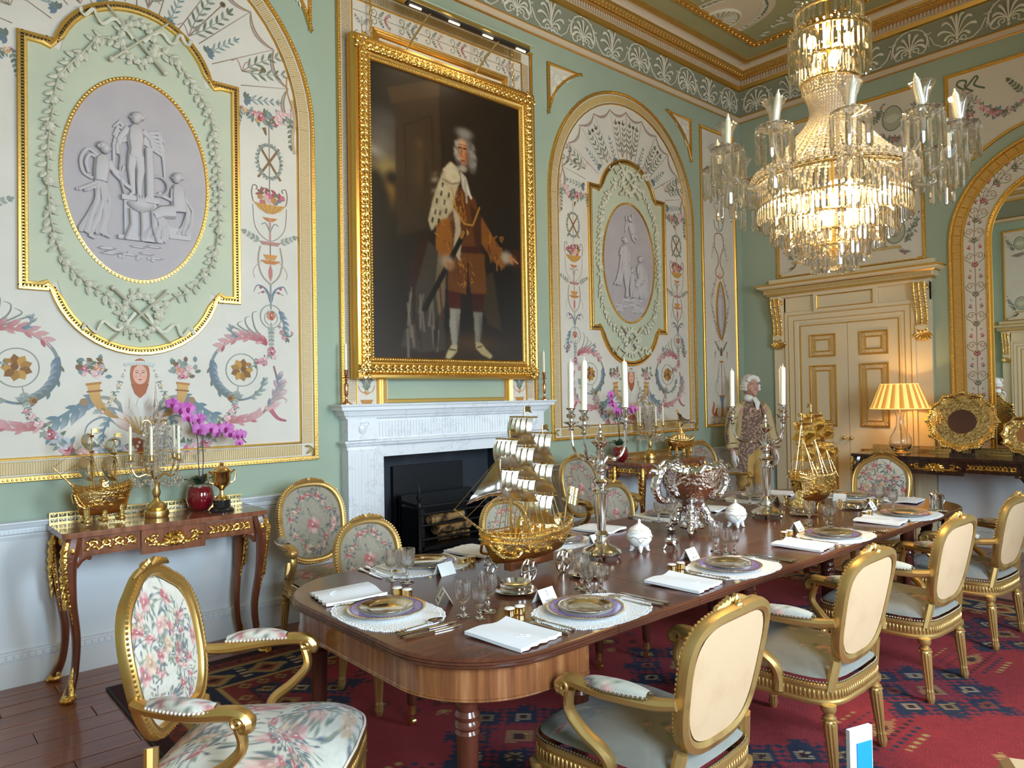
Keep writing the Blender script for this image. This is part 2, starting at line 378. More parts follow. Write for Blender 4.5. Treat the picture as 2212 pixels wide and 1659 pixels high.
# skirting and dado
def run(name, prof, z, segs, m, deco=None):
    """moulding along wall pieces: prof = [(d, z)]"""
    out = []
    for side, a, c in segs:
        b = B(); M = Matrix.Translation(wl()) @ Euler(WL).to_matrix().to_4x4() if side == 'l' else Matrix.Translation((XF, 0, 0)) @ Euler(WF).to_matrix().to_4x4()
        for k in range(len(prof)-1): b.add([(a, z+prof[k][1], prof[k][0]), (c, z+prof[k][1], prof[k][0]), (c, z+prof[k+1][1], prof[k+1][0]), (a, z+prof[k+1][1], prof[k+1][0])], [(0, 1, 2, 3)], M)
        for e in (a, c): b.add([(e, z+q[1], q[0]) for q in prof]+[(e, z+prof[-1][1], 0), (e, z+prof[0][1], 0)], [tuple(range(len(prof)+2))], M)
        if deco: deco(b, a, c, M)
        out.append(b)
    bb = out[0]
    for o in out[1:]: bb.merge(o)
    return bb.build(name, m, smooth=20)
SEG_L = [('l', XN, 2.50), ('l', 4.60, XF)]; SEG_F = [('f', -YL, -4.46), ('f', -2.66, -YR)]
def egg(b, a, c, M, z0=0, d=0, s=.03, r=.012, h=1.0):
    n = int((c-a)/s)
    for k in range(n): b.ball((0, 0, 0), r, 6, 4, M @ T(a+(k+.5)*(c-a)/n, z0, d), sc=(.55, h, .5))
for nm, seg in (('left', SEG_L), ('far', SEG_F)):
    struct(run('baseboard_'+nm, [(.028, 0), (.028, .135), (.02, .14), (.02, .145), (.034, .15), (.030, .178), (.036, .182), (.034, .19), (.01, .195)], 0, seg, 'dado_white', lambda b, a, c, M: egg(b, a, c, M, .164, .031, .034, .013)))
    struct(run('trim_1' if nm == 'left' else 'trim_2', [(.012, -.10), (.018, -.08), (.018, -.072), (.028, -.066), (.030, -.038), (.036, -.034), (.050, -.012), (.056, -.008), (.056, 0), (.01, .004)], .90, seg, 'dado_white', lambda b, a, c, M: [b.bx((a+(k+.15)*.02, .900-.064, .028), (a+(k+.65)*.02, .900-.042, .033), M) for k in range(int((c-a)/.02))]))
    struct(run('trim_3' if nm == 'left' else 'trim_4', [(.010, .19), (.010, .80)], 0, seg, 'dado_white'))
# cornice: swept round the room; path corner order gives inward offsets
room = [(XF, YR), (XF, YL), (XN, YL), (XN, YR)]      # ccw -> left of travel is inside
def corn(name, prof, m, kind=True):
    o = B().sweep(room, prof, True).build(name, m, smooth=25); return struct(o)
ceil = struct(B().bx((XN, YR, ZC), (XF, YL, ZC+.1)).build('ceiling', 'ceiling_green', smooth=0))
frz = corn('trim_5', [(.004, 4.965), (.004, 5.30)], 'frieze_green')
corn('trim_6', [(0, 4.885), (.018, 4.885), (.022, 4.895), (.018, 4.90), (.026, 4.90), (.026, 4.952), (.03, 4.955), (.006, 4.966)], 'pink_cream')
def cpart(name, prof, m): return B().sweep(room, prof, True).build(name, m, crn, smooth=25)
crn = corn('trim_7', [(.05, 5.33), (.05, 5.388), (.09, 5.388), (.09, 5.30), (0, 5.29)][:3], 'pink_cream')
cpart('gilt_line', [(.020, 4.948), (.034, 4.952), (.030, 4.962), (.01, 4.972)], 'gilding')
cpart('gilt_line', [(.016, 4.880), (.026, 4.888), (.020, 4.896)], 'gilding')
cpart('gilt_moulding', [(.004, 5.285), (.03, 5.292), (.04, 5.312), (.048, 5.33), (.05, 5.332)], 'gilding')
cpart('gilt_moulding', [(.05, 5.386), (.085, 5.388), (.098, 5.40), (.10, 5.412), (.10, 5.416)], 'gilding')
cpart('guilloche_bed', [(.10, 5.414), (.165, 5.434)], 'gilt_band')
cpart('gilt_moulding', [(.165, 5.432), (.175, 5.436), (.18, 5.446), (.18, 5.452)], 'gilding')
cpart('cove', [(.18, 5.452), (.19, 5.472), (.215, 5.488), (.25, 5.492)], 'pink_cream')
cpart('gilt_moulding', [(.25, 5.486), (.262, 5.482), (.30, 5.485), (.315, 5.492), (.32, 5.5)], 'gilding')
MC = {'l': Matrix.Translation((0, YL, 0)) @ Euler(WL).to_matrix().to_4x4(), 'f': Matrix.Translation((XF, 0, 0)) @ Euler(WF).to_matrix().to_4x4()}
b = B(); g = B(); e = B()
for s, a, c in (('l', 1.0, XF-.05), ('f', -YL+.05, -.5)):
    n = int((c-a)/.036)
    for k in range(n):
        u = a+(k+.5)*(c-a)/n
        b.box((u, 5.36, .062), (.016, .050, .024), MC[s])
        e.ball((0, 0, 0), .014, 6, 4, MC[s] @ T(u, 5.486, .282), sc=(.55, .35, 1.2))
    n = int((c-a)/.052)
    for k in range(n):
        u = a+(k+.5)*(c-a)/n
        M = MC[s] @ T(u, 5.420, .132, rx=PI/2-.3)
        g.tube([(.026*cos(t), .026*sin(t), 0) for t in [2*PI*i/10 for i in range(10)]], .006, 5, True, M=M); g.ball((0, 0, 0), .011, 6, 4, M, sc=(1, 1, .7)); g.ball((.026, 0, 0), .006, 5, 3, M)
b.build('dentils', 'pink_cream', crn, kind='stuff'); g.build('guilloche', 'gilding', crn, kind='stuff'); e.build('egg_ornament', 'gilding', crn, kind='stuff')
# frieze palmettes
def lobe(b, pts, r0, r1, dep=.55, n=6, tip=1.0):
    b.tube([(p[0], p[1], .004+.008*sin(PI*k/(len(pts)-1))) for k, p in enumerate(pts)], lambda t: (r0+(r1-r0)*min(1, t*1.25)**1.3)*(1 if t < .86 else max(.25, 1-((t-.86)/.14)**2*.8)), n, flat=(dep, 1), up=(0, 0, 1))
def palm(kind):
    b = B()
    if kind == 0:    # closed: fan inside an arch of two scrolls
        for i in range(-3, 4):
            a = PI/2-i*.40; L = (.185, .175, .15, .135)[abs(i)]; cu = -i*.018
            pts = bez((0, .055), (.035*cos(a), .055+.06), (L*.75*cos(a), .05+L*.85*sin(a)+.03), (L*cos(a)*1.02, .045+L*sin(a)-abs(i)*.016), 8); lobe(b, pts, .003, .0135)
        for s in (-1, 1):
            b.tube([(x*s, y, .006) for x, y in spiral(.042, .058, .008, .030, 5.5, -.6, 14)[:14]]+[(s*x, y, .006) for x, y in crom([(.06, .03), (.10, .018), (.128, .06), (.135, .13), (.112, .20), (.06, .243), (.005, .256)], 4)], .006, 6, flat=(.8, 1), up=(0, 0, 1))
            b.ball((s*.122, .175, .008), .012, 6, 4, sc=(1, 1.3, .7)); b.ball((s*.095, .222, .008), .009, 6, 4); b.tube([(s*.125, .185, .006), (s*.15, .165, .006), (s*.155, .175, .006)], .005, 5); b.ball((s*.162, .176, .006), .008, 5, 3)
            b.tube([(s*.135, .16, .005), (s*.145, .10, .005), (s*.15, .05, .005)], lambda t: .006*(1.1-t), 5)
            for q in range(4): b.ball((s*(.141+.006*(q % 2)), .12-.02*q, .006), .006, 5, 3, sc=(1, 1.6, .6))
        b.ball((0, .05, .008), .014, 6, 4, sc=(1, 1.2, .7)); b.ball((0, .02, .008), .012, 6, 4, sc=(1.2, 1.3, .6))
    else:            # open: flaring fan with curled tips
        for i in range(-4, 5):
            if i == 0: pts = [(0, .06+.2*k/7) for k in range(8)]
            else:
                q = abs(i); s = 1 if i > 0 else -1; ex, ey, kx, ky = ((.045, .245, .012, .2), (.10, .205, .04, .2), (.132, .132, .05, .13), (.095, .052, .06, .115))[q-1]
                pts = bez((0, .055), (s*kx, ky), (s*ex*.8, ey+.02), (s*ex, ey), 8)
                if q < 4: pts += [(s*(ex+.012), ey-.012*(q > 1))]
            lobe(b, pts, .003, .0135)
        for s in (-1, 1): b.tube([(s*x, y, .006) for x, y in spiral(.04, .035, .007, .028, 5.5, -.8, 14)], .005, 6)
        b.tube([(-.205, .14, .004), (-.17, .06, .005), (-.11, .012, .005), (-.05, .012, .006), (-.012, .03, .006)], .0055, 6); b.tube([(.205, .14, .004), (.17, .06, .005), (.11, .012, .005), (.05, .012, .006), (.012, .03, .006)], .0055, 6)
        b.ball((0, .045, .008), .013, 6, 4); b.ball((0, .018, .008), .012, 6, 4, sc=(1.3, 1.2, .6))
    return b
_pm = [None, None]
for s, u0, k0, n in (('l', 7.867, 0, 10), ('f', -4.572, 0, 8)):
    for i in range(n):
        k = i % 2; u = u0-.437*i if s == 'l' else u0+.437*i
        if _pm[k] is None: o = palm(k).build('palmette', 'plaster_white', frz); _pm[k] = o
        else: o = _pm[k].copy(); COL.objects.link(o); o.parent = frz
        o.location = wl(u, 4.982, .004) if s == 'l' else wf(-u, 4.982, .004); o.rotation_euler = WL if s == 'l' else WF; o.scale = (1.22, 1.14, 1.2)
# ceiling panel: gilt guilloche border, garlands, fan lunette
cp = thing('ceiling_panel', 'gilt framed painted ceiling compartment with garlands above the chandelier', 'ceiling panel', (0, 0, ZC), rot=(PI, 0, 0))   # local (x, -y, down)
def cpp(x, y): return (x, -y)
cb = [cpp(XF-.58, YL-.58), cpp(XF-.58, YR+.58), cpp(XN+.58, YR+.58), cpp(XN+.58, YL-.58)]
B().sweep(cb, [(-.045, 0), (-.045, .012), (-.035, .02), (.035, .02), (.045, .012), (.045, 0)], True).build('border_bed', 'gilding', cp)
b = B()
for p, t in along(cb, .075, True):
    if p.x < 2.5 or p.y > 1: continue
    M = T(p.x, p.y, .022)
    b.tube([(.036*cos(q), .030*sin(q), 0) for q in [2*PI*i/10 for i in range(10)]], .006, 5, True, M=M); b.ball((0, 0, 0), .014, 6, 4, M, sc=(1, 1, .7))
b.build('guilloche', 'gilding', cp, kind='stuff')
# ================================================================ painted decoration: flat strokes of colour lying on a panel
BLUE, GREY, RED, PINK, OCH, DKG, BRN, TEAL, ROSE = X(104, 118, 134), X(140, 144, 134), X(164, 76, 84), X(206, 160, 156), X(176, 126, 66), X(104, 112, 92), X(120, 92, 66), X(112, 132, 132), X(186, 104, 116)
class P(B):
    def __init__(s, d=.0075): super().__init__(); s.d = d; s.k = 0; s.sx = 1; s.ox = 0; s.oy = 0; s.sc = 1
    def z(s): s.k += 1; return s.d+s.k*1.6e-6
    def tf(s, p): return (s.ox+s.sx*s.sc*p[0], s.oy+s.sc*p[1])
    def poly(s, pts, col):
        z = s.z(); q = [s.tf(p) for p in pts]; s.add([(x, y, z) for x, y in q], [tuple(range(len(q)))], col=col)
    def stroke(s, pts, w, col, col2=None):
        z = s.z(); q = [Vector(s.tf(p)) for p in pts]; m = len(q); W = w if callable(w) else (lambda t: w); vs = []; cs = []
        for k in range(m):
            t = (q[min(k+1, m-1)]-q[max(k-1, 0)]); t = t.normalized() if t.length > 0 else Vector((1, 0)); n = Vector((-t.y, t.x))*(W(k/(m-1))*s.sc/2)
            vs += [(q[k].x+n.x, q[k].y+n.y, z), (q[k].x-n.x, q[k].y-n.y, z)]; c = lerp(col, col2, k/(m-1)) if col2 else col; cs += [c, c]
        o = len(s.c); s.add(vs, [(2*k, 2*k+1, 2*k+3, 2*k+2) for k in range(m-1)]); s.c[o:] = cs
    def leaf(s, x, y, a, L, W, col, col2=None, n=3):
        pts = [(0, 0)]+[(L*(k/n), W/2*sin(PI*k/n)) for k in range(1, n)]+[(L, 0)]+[(L*(k/n), -W/2*sin(PI*k/n)) for k in range(n-1, 0, -1)]
        ca, sa = cos(a), sin(a); z = s.z(); q = [s.tf((x+ca*p[0]-sa*p[1], y+sa*p[0]+ca*p[1])) for p in pts]; o = len(s.c)
        s.add([(u, v, z) for u, v in q], [tuple(range(len(q)))], col=col)
        if col2: s.c[o+n] = col2
    def dot(s, x, y, r, col, n=7): s.poly([(x+r*cos(2*PI*i/n), y+r*sin(2*PI*i/n)) for i in range(n)], col)
    def ring(s, x, y, rx, ry, w, col, n=28, a0=0, a1=2*PI): s.stroke([(x+rx*cos(a0+(a1-a0)*i/n), y+ry*sin(a0+(a1-a0)*i/n)) for i in range(n+1)], w, col)
    def rose(s, x, y, r, c1, c2=None):
        c2 = c2 or lerp(c1, (1, .9, .9), .5)
        for i in range(5): a = i*2*PI/5+x*9; s.dot(x+.5*r*cos(a), y+.5*r*sin(a), .55*r, lerp(c1, c2, .3*(i % 3)))
        s.dot(x, y, .42*r, lerp(c1, (.05, 0, 0), .25)); s.dot(x+.1*r, y+.1*r, .25*r, c2)
    def sprig(s, x, y, a, L, col, n=6, w=.012, curl=0.):
        pts = []; th = a; px, py = x, y
        for i in range(n+1): pts.append((px, py)); th += curl/n; px += L/n*cos(th); py += L/n*sin(th)
        s.stroke(pts, lambda t: .004*(1.2-t), col)
        for i in range(1, n+1):
            t = math.atan2(pts[i][1]-pts[i-1][1], pts[i][0]-pts[i-1][0])
            for q in (-1, 1): s.leaf(pts[i][0], pts[i][1], t+q*.65, L/n*1.25*(1.15-.5*i/n), w, lerp(col, (.5, .5, .42), .25*(i % 2)))
        s.leaf(*pts[-1], th, L/n*1.2, w, col)
    def acan(s, pts, w, col, col2, side=1, n=9):
        s.stroke(pts, lambda t: w*.35*(1-.7*t), col, col2); m = len(pts)
        for i in range(n):
            k = min(m-2, int(i*(m-1)/n)); t = math.atan2(pts[k+1][1]-pts[k][1], pts[k+1][0]-pts[k][0])
            s.leaf(*pts[k], t+side*.62, w*(1.25-.6*abs(i/n-.4)), w*.42, lerp(col, col2, i/n), lerp(col, (.85, .8, .76), .35))
            if i % 2: s.leaf(*pts[k], t-side*.5, w*.7, w*.26, lerp(col2, col, i/n))
    def swag(s, x0, y0, x1, y1, sag, r, cols, n=12, seed=1):
        R = random.Random(seed)
        for i in range(n):
            t = i/(n-1); x = x0+(x1-x0)*t; y = y0+(y1-y0)*t-sag*4*t*(1-t)+R.uniform(-1, 1)*r*.4; q = r*(.45+.75*sin(PI*t))
            for j in range(3): s.leaf(x, y, R.uniform(0, 6.3), q*1.9, q*.7, R.choice([DKG, TEAL, GREY]))
            if R.random() < .75: s.rose(x+R.uniform(-.3, .3)*q, y+R.uniform(-.3, .3)*q, q, R.choice(cols))
    def bowl(s, x, y, w, h, col):   # footed bowl of fruit
        R = random.Random(int(x*97+y*31))
        for i in range(14): s.leaf(x+R.uniform(-.45, .45)*w, y+h*.25+R.uniform(0, .5)*h, R.uniform(0, 3.1), h*.35, h*.14, R.choice([DKG, RED, BRN]))
        for i in range(12): s.dot(x+R.uniform(-.4, .4)*w, y+h*R.uniform(.1, .5), h*R.uniform(.1, .17), R.choice([ROSE, RED, OCH, X(120, 110, 130), PINK]))
        s.poly([(x-w/2, y+.1*h), (x-w*.32, y-.22*h), (x-w*.1, y-.4*h), (x+w*.1, y-.4*h), (x+w*.32, y-.22*h), (x+w/2, y+.1*h), (x+w*.3, y+.05*h), (x-w*.3, y+.05*h)], col)
        for i in range(5): s.stroke([(x-w*.36+w*.18*i, y+.03*h), (x-w*.12+w*.06*i, y-.36*h)], .006, lerp(col, BRN, .5))
        for q in (-1, 1): s.stroke([(x+q*u, v) for u, v in crom([(w*.5, y+.1*h), (w*.55, y+.5*h), (w*.5, y+.9*h), (w*.38, y+.85*h), (w*.42, y+.7*h)], 5)], .005, BRN)
def arch_path(hw, z0, zs, rv, n=28): return [(-hw, z0), (hw, z0)]+[(hw*cos(PI*k/n), zs+rv*sin(PI*k/n)) for k in range(n+1)]
def octo(off=0):   # medallion frame outline, off = inset
    o = off; pts = []
    pts += [(.62-o, 2.185+o), (.62-o, 3.645-o), (.45-o*.4, 3.645-o)]
    r = .463-o; a = math.asin((3.630-3.521-o)/r); pts += arc(0, 3.521, r, a, PI-a, 20)
    pts += [(-.45+o*.4, 3.645-o), (-.62+o, 3.645-o), (-.62+o, 2.185+o), (-.47+o*.4, 2.185+o)]
    r = .484-o; a = math.asin((2.316-2.20-o)/r); pts += arc(0, 2.316, r, PI+a, 2*PI-a, 20)
    pts += [(.47-o*.4, 2.185+o)]
    return pts
def relief_rose(b, x, y, r, d):
    b.ball((x, y, d), r, 8, 4, sc=(1, 1, .5))
    for i in range(6): a = i*PI/3+x*7; b.ball((x+.62*r*cos(a), y+.62*r*sin(a), d), r*.52, 6, 4, sc=(1, 1, .55))
    b.ball((x, y, d+r*.4), r*.4, 6, 3, sc=(1, 1, .6))
def relief_leaf(b, x, y, a, L, W, d, tip=.004):
    ca, sa = cos(a), sin(a); q = lambda u, v, h: (x+ca*u-sa*v, y+sa*u+ca*v, d+h)
    b.add([q(0, 0, .003), q(L*.35, W/2, .002), q(L*.75, W*.36, .003), q(L, 0, tip), q(L*.75, -W*.36, .003), q(L*.35, -W/2, .002), q(L*.45, 0, .011)], [(0, 6, 1), (1, 6, 2), (2, 6, 3), (3, 6, 4), (4, 6, 5), (5, 6, 0)])
def garland():
    b = B(); R = random.Random(3); d = .008
    for s in (-1, 1):
        path = crom([(0.06, 3.72), (.20, 3.72), (.30, 3.60), (.42, 3.42), (.455, 3.20), (.475, 3.0), (.475, 2.75), (.455, 2.55), (.40, 2.38), (.30, 2.26), (.19, 2.19), (.09, 2.10)], 6)
        path = [(s*x, y) for x, y in path]
        b.tube([(x, y, d+.004) for x, y in path], .0055, 5)
        for i, (p, t) in enumerate(along(path, .052)):
            a = math.atan2(t.y, t.x)
            for q in (-1, 1):
                if R.random() < .9: relief_leaf(b, p.x, p.y, a+q*R.uniform(.5, 1.2), R.uniform(.045, .07), R.uniform(.026, .036), d)
            if i % 3 == 0: relief_rose(b, p.x+R.uniform(-.01, .01), p.y, R.uniform(.02, .03), d+.006)
            elif i % 3 == 1: b.ball((p.x+R.uniform(-.03, .03), p.y+R.uniform(-.02, .02), d), .012, 6, 4, sc=(1, 1, .6))
    for cy, fl in ((3.75, 1), (2.08, -1)):
        for i in range(15): a = 2*PI*i/15; relief_rose(b, .095*cos(a), cy+.115*sin(a), .023, d+.006)
        for i in range(15): a = 2*PI*i/15+.2; relief_leaf(b, .10*cos(a), cy+.12*sin(a), a+R.uniform(-.6, .6), .05, .03, d)
        for q in (-1, 1):
            b.tube([(-q*.17, cy+.17*fl, d+.01), (q*.15, cy-.15*fl, d+.012)], lambda t: .005+.006*t, 6); b.ball((q*.15, cy-.15*fl, d+.012), .018, 6, 4, sc=(1, 1, .6))
            rb = crom([(q*.03, cy+.01), (q*.12, cy+.10*fl), (q*.20, cy+.05*fl), (q*.24, cy+.12*fl), (q*.29, cy+.07*fl), (q*.31, cy+.11*fl)], 5)
            b.tube([(x, y, d+.008+.004*sin(i*1.3)) for i, (x, y) in enumerate(rb)], .011, 6, flat=(.35, 1), up=(0, 0, 1))
    return b
def fig(b, joints, d=.012, dep=.5):
    """low relief limb: list of (x, y, r)"""
    pts = [(x, y, d) for x, y, r in joints]; b.tube(pts, [r for x, y, r in joints], 8, flat=(dep, 1), up=(0, 0, 1))
def relief_head(b, x, y, r, look=1):
    b.ball((x, y, .014), r, 10, 7, sc=(.85, 1.05, .6)); b.ball((x-look*r*.35, y+r*.35, .014), r*.95, 9, 6, sc=(.95, .9, .6)); b.ball((x+look*r*.82, y-r*.05, .015), r*.22, 6, 4); b.ball((x-look*r*1.0, y+r*.2, .012), r*.45, 7, 5)
def drape(b, pts, w, n=5, r=.012, seed=0):
    R = random.Random(seed)
    for i in range(n):
        o = (i/(n-1)-.5); b.tube([(x+o*w*(.35+.65*k/(len(pts)-1))+.008*sin(k*1.7+i*2), y+.006*sin(i*3), .010+.004*(i % 2)) for k, (x, y) in enumerate(pts)], lambda t: r*(.6+.7*t)*(1 if t < .93 else .6), 7, flat=(.55, 1), up=(0, 0, 1))
def cameo(kind):
    b = B()
    if kind == 0:
        relief_head(b, -.018, 3.28, .036, -1)                                   # winged cupid on the altar pedestal
        fig(b, [(-.018, 3.24, .018), (-.02, 3.21, .045), (-.02, 3.15, .05), (-.018, 3.09, .04), (-.02, 3.05, .045), (-.02, 3.03, .03)])
        fig(b, [(-.035, 3.05, .03), (-.045, 2.97, .024), (-.04, 2.89, .018), (-.035, 2.82, .013), (-.055, 2.80, .012)]); fig(b, [(0, 3.05, .03), (.008, 2.96, .025), (0, 2.88, .018), (.0, 2.81, .013), (.02, 2.795, .012)])
        fig(b, [(-.06, 3.21, .022), (-.10, 3.15, .018), (-.12, 3.08, .014), (-.115, 3.04, .013)]); fig(b, [(.025, 3.21, .022), (.07, 3.17, .018), (.08, 3.11, .014), (.05, 3.09, .013)])
        for q, ex in ((-1, -.14), (1, .15)):
            for i in range(6): fig(b, [(q*.05-.02, 3.20-.012*i, .012), (ex*.75+q*.006*i, 3.24-.028*i-.02*(q > 0), .014), (ex-.0*i, 3.20-.05*i-.04*(q > 0), .005)], .008, .4)
        fig(b, [(.055, 3.11, .022), (.06, 2.98, .026), (.06, 2.80, .026)], .012); b.tube([(-.12, 3.14, .012), (-.10, 3.02, .012), (-.11, 2.92, .012), (-.08, 2.80, .012)], .008, 6)
        b.bx((-.10, 2.77, .0), (.11, 2.80, .022)); b.bx((-.085, 2.55, 0), (.095, 2.77, .014)); b.bx((-.12, 2.53, 0), (.13, 2.555, .02))
        for q in (-.055, .005, .065): b.tube([(q, 2.72, .026), (q+.004, 2.62, .026), (q+(q-.005)*.5, 2.53, .026)], .007, 6)
        b.lathe([(.0, 2.70), (.05, 2.72), (.075, 2.745), (.075, 2.76), (.0, 2.755)], 14, T(.005, 0, .024, rx=0) @ Matrix(((1, 0, 0, 0), (0, 0, 1, 0), (0, 1, 0, 0), (0, 0, 0, 1))) if False else Matrix(((1, 0, 0, .005), (0, 0, 1, 0), (0, .3, 0, .02), (0, 0, 0, 1))))
        for i in range(4): fig(b, [(.005+.012*(i-1.5), 2.76, .010), (-.01+.012*i, 2.785, .007), (.02*(i-1), 2.81, .002)], .026)
        relief_head(b, -.185, 3.06, .034, 1)                                    # standing woman
        fig(b, [(-.195, 3.02, .016), (-.20, 2.99, .042), (-.205, 2.92, .044), (-.21, 2.86, .038)]); drape(b, [(-.21, 2.87), (-.205, 2.75), (-.225, 2.65), (-.25, 2.57), (-.255, 2.545)], .13, 7, .016, 1)
        fig(b, [(-.165, 2.985, .02), (-.13, 2.92, .016), (-.07, 2.86, .012), (-.045, 2.845, .012)]); fig(b, [(-.17, 2.96, .018), (-.10, 2.92, .014), (-.085, 2.97, .010)]); drape(b, [(-.20, 2.87), (-.25, 2.83), (-.31, 2.79)], .05, 4, .011, 2)
        b.tube([(x, y, .010) for x, y in crom([(-.20, 2.99), (-.27, 3.04), (-.31, 2.98), (-.30, 2.90), (-.25, 2.87)], 6)], .010, 7, flat=(.5, 1)); b.tube([(x, y, .010) for x, y in crom([(-.21, 2.98), (-.26, 3.01), (-.285, 2.96), (-.27, 2.90)], 6)], .010, 7, flat=(.5, 1))
        fig(b, [(-.26, 2.56, .016), (-.265, 2.53, .014), (-.24, 2.52, .012)]); fig(b, [(-.19, 2.58, .016), (-.185, 2.545, .012), (-.16, 2.535, .011)])
        relief_head(b, .215, 2.955, .033, -1)                                   # seated woman with a hoop
        fig(b, [(.215, 2.915, .016), (.222, 2.885, .042), (.225, 2.81, .046), (.23, 2.74, .05)]); fig(b, [(.20, 2.74, .045), (.13, 2.73, .04), (.08, 2.70, .032)]); drape(b, [(.10, 2.72), (.11, 2.64), (.09, 2.57), (.07, 2.545)], .15, 7, .017, 4); drape(b, [(.24, 2.86), (.29, 2.76), (.28, 2.66), (.25, 2.60)], .05, 4, .013, 5)
        fig(b, [(.195, 2.88, .02), (.185, 2.81, .016), (.13, 2.83, .012), (.11, 2.845, .012)]); b.tube([(.105+.058*cos(t), 2.885+.06*sin(t), .014) for t in [2*PI*i/20 for i in range(20)]], .009, 6, True)
        b.bx((.17, 2.57, 0), (.30, 2.64, .012)); b.bx((.03, 2.53, 0), (.09, 2.55, .016))
        for i in range(9): b.ball((random.uniform(-.2, .25), 2.49+random.uniform(-.06, .02), .002), .03, 6, 4, sc=(1.8, .3, .25))
        for i in range(9): relief_rose(b, random.uniform(-.12, .08), 2.44+random.uniform(-.02, .02), .012, .003)
    else:
        relief_head(b, -.08, 3.13, .033, 1)
        fig(b, [(-.085, 3.09, .016), (-.09, 3.06, .045), (-.09, 2.98, .045), (-.08, 2.91, .038), (-.08, 2.87, .04)]); fig(b, [(-.095, 2.88, .034), (-.085, 2.75, .027), (-.07, 2.66, .02), (-.05, 2.55, .014), (-.03, 2.54, .012)]); fig(b, [(-.06, 2.88, .034), (-.05, 2.76, .028), (-.055, 2.66, .02), (-.075, 2.56, .014), (-.09, 2.545, .012)])
        fig(b, [(-.13, 3.05, .022), (-.16, 2.98, .018), (-.11, 2.96, .014)]); fig(b, [(-.05, 3.05, .02), (-.02, 2.97, .016), (-.03, 2.90, .013)]); drape(b, [(-.12, 3.0), (-.15, 2.85), (-.17, 2.72), (-.21, 2.66)], .09, 5, .014, 1)
        relief_head(b, .02, 2.83, .026, -1); fig(b, [(.02, 2.80, .012), (.02, 2.78, .03), (.02, 2.72, .034), (.02, 2.68, .03)]); fig(b, [(.005, 2.68, .022), (.0, 2.62, .018), (.0, 2.55, .011)]); fig(b, [(.035, 2.68, .022), (.038, 2.62, .018), (.038, 2.55, .011)]); fig(b, [(-.005, 2.78, .014), (-.02, 2.86, .011)]); fig(b, [(.045, 2.78, .014), (.09, 2.74, .011)])
        relief_head(b, .155, 2.96, .033, -1); fig(b, [(.155, 2.92, .016), (.16, 2.89, .042), (.165, 2.81, .044), (.17, 2.74, .05)]); fig(b, [(.16, 2.74, .045), (.11, 2.71, .04), (.08, 2.66, .032)]); drape(b, [(.12, 2.70), (.11, 2.62), (.10, 2.55)], .14, 7, .017, 3); fig(b, [(.13, 2.89, .02), (.115, 2.81, .016), (.14, 2.87, .012)]); drape(b, [(.19, 2.90), (.23, 2.80), (.25, 2.72)], .07, 5, .015, 6); fig(b, [(.26, 2.72, .05), (.2, 2.64, .08), (.27, 2.58, .06)], .004, .25)
        relief_head(b, -.0, 3.36, .026, 1); fig(b, [(.0, 3.33, .012), (.01, 3.31, .028), (.02, 3.26, .03), (.04, 3.22, .028)]); fig(b, [(.04, 3.22, .022), (.08, 3.19, .016), (.12, 3.17, .010)]); fig(b, [(.035, 3.21, .022), (.05, 3.16, .016), (.10, 3.13, .010)]); fig(b, [(-.015, 3.31, .013), (-.05, 3.34, .010), (-.06, 3.39, .009)]); fig(b, [(.03, 3.31, .013), (.05, 3.37, .010), (.04, 3.42, .009)])
        for q in (-1, 1):
            for i in range(4): fig(b, [(.01+q*.02, 3.30, .008), (q*.06+.02, 3.33-.02*i, .011), (q*.09+.02, 3.31-.035*i, .004)], .006, .4)
        for i in range(22): b.ball((random.uniform(-.22, .24), 2.47+random.uniform(-.07, .06), .002), random.uniform(.025, .045), 7, 4, sc=(1.4, .7, .35))
    return b
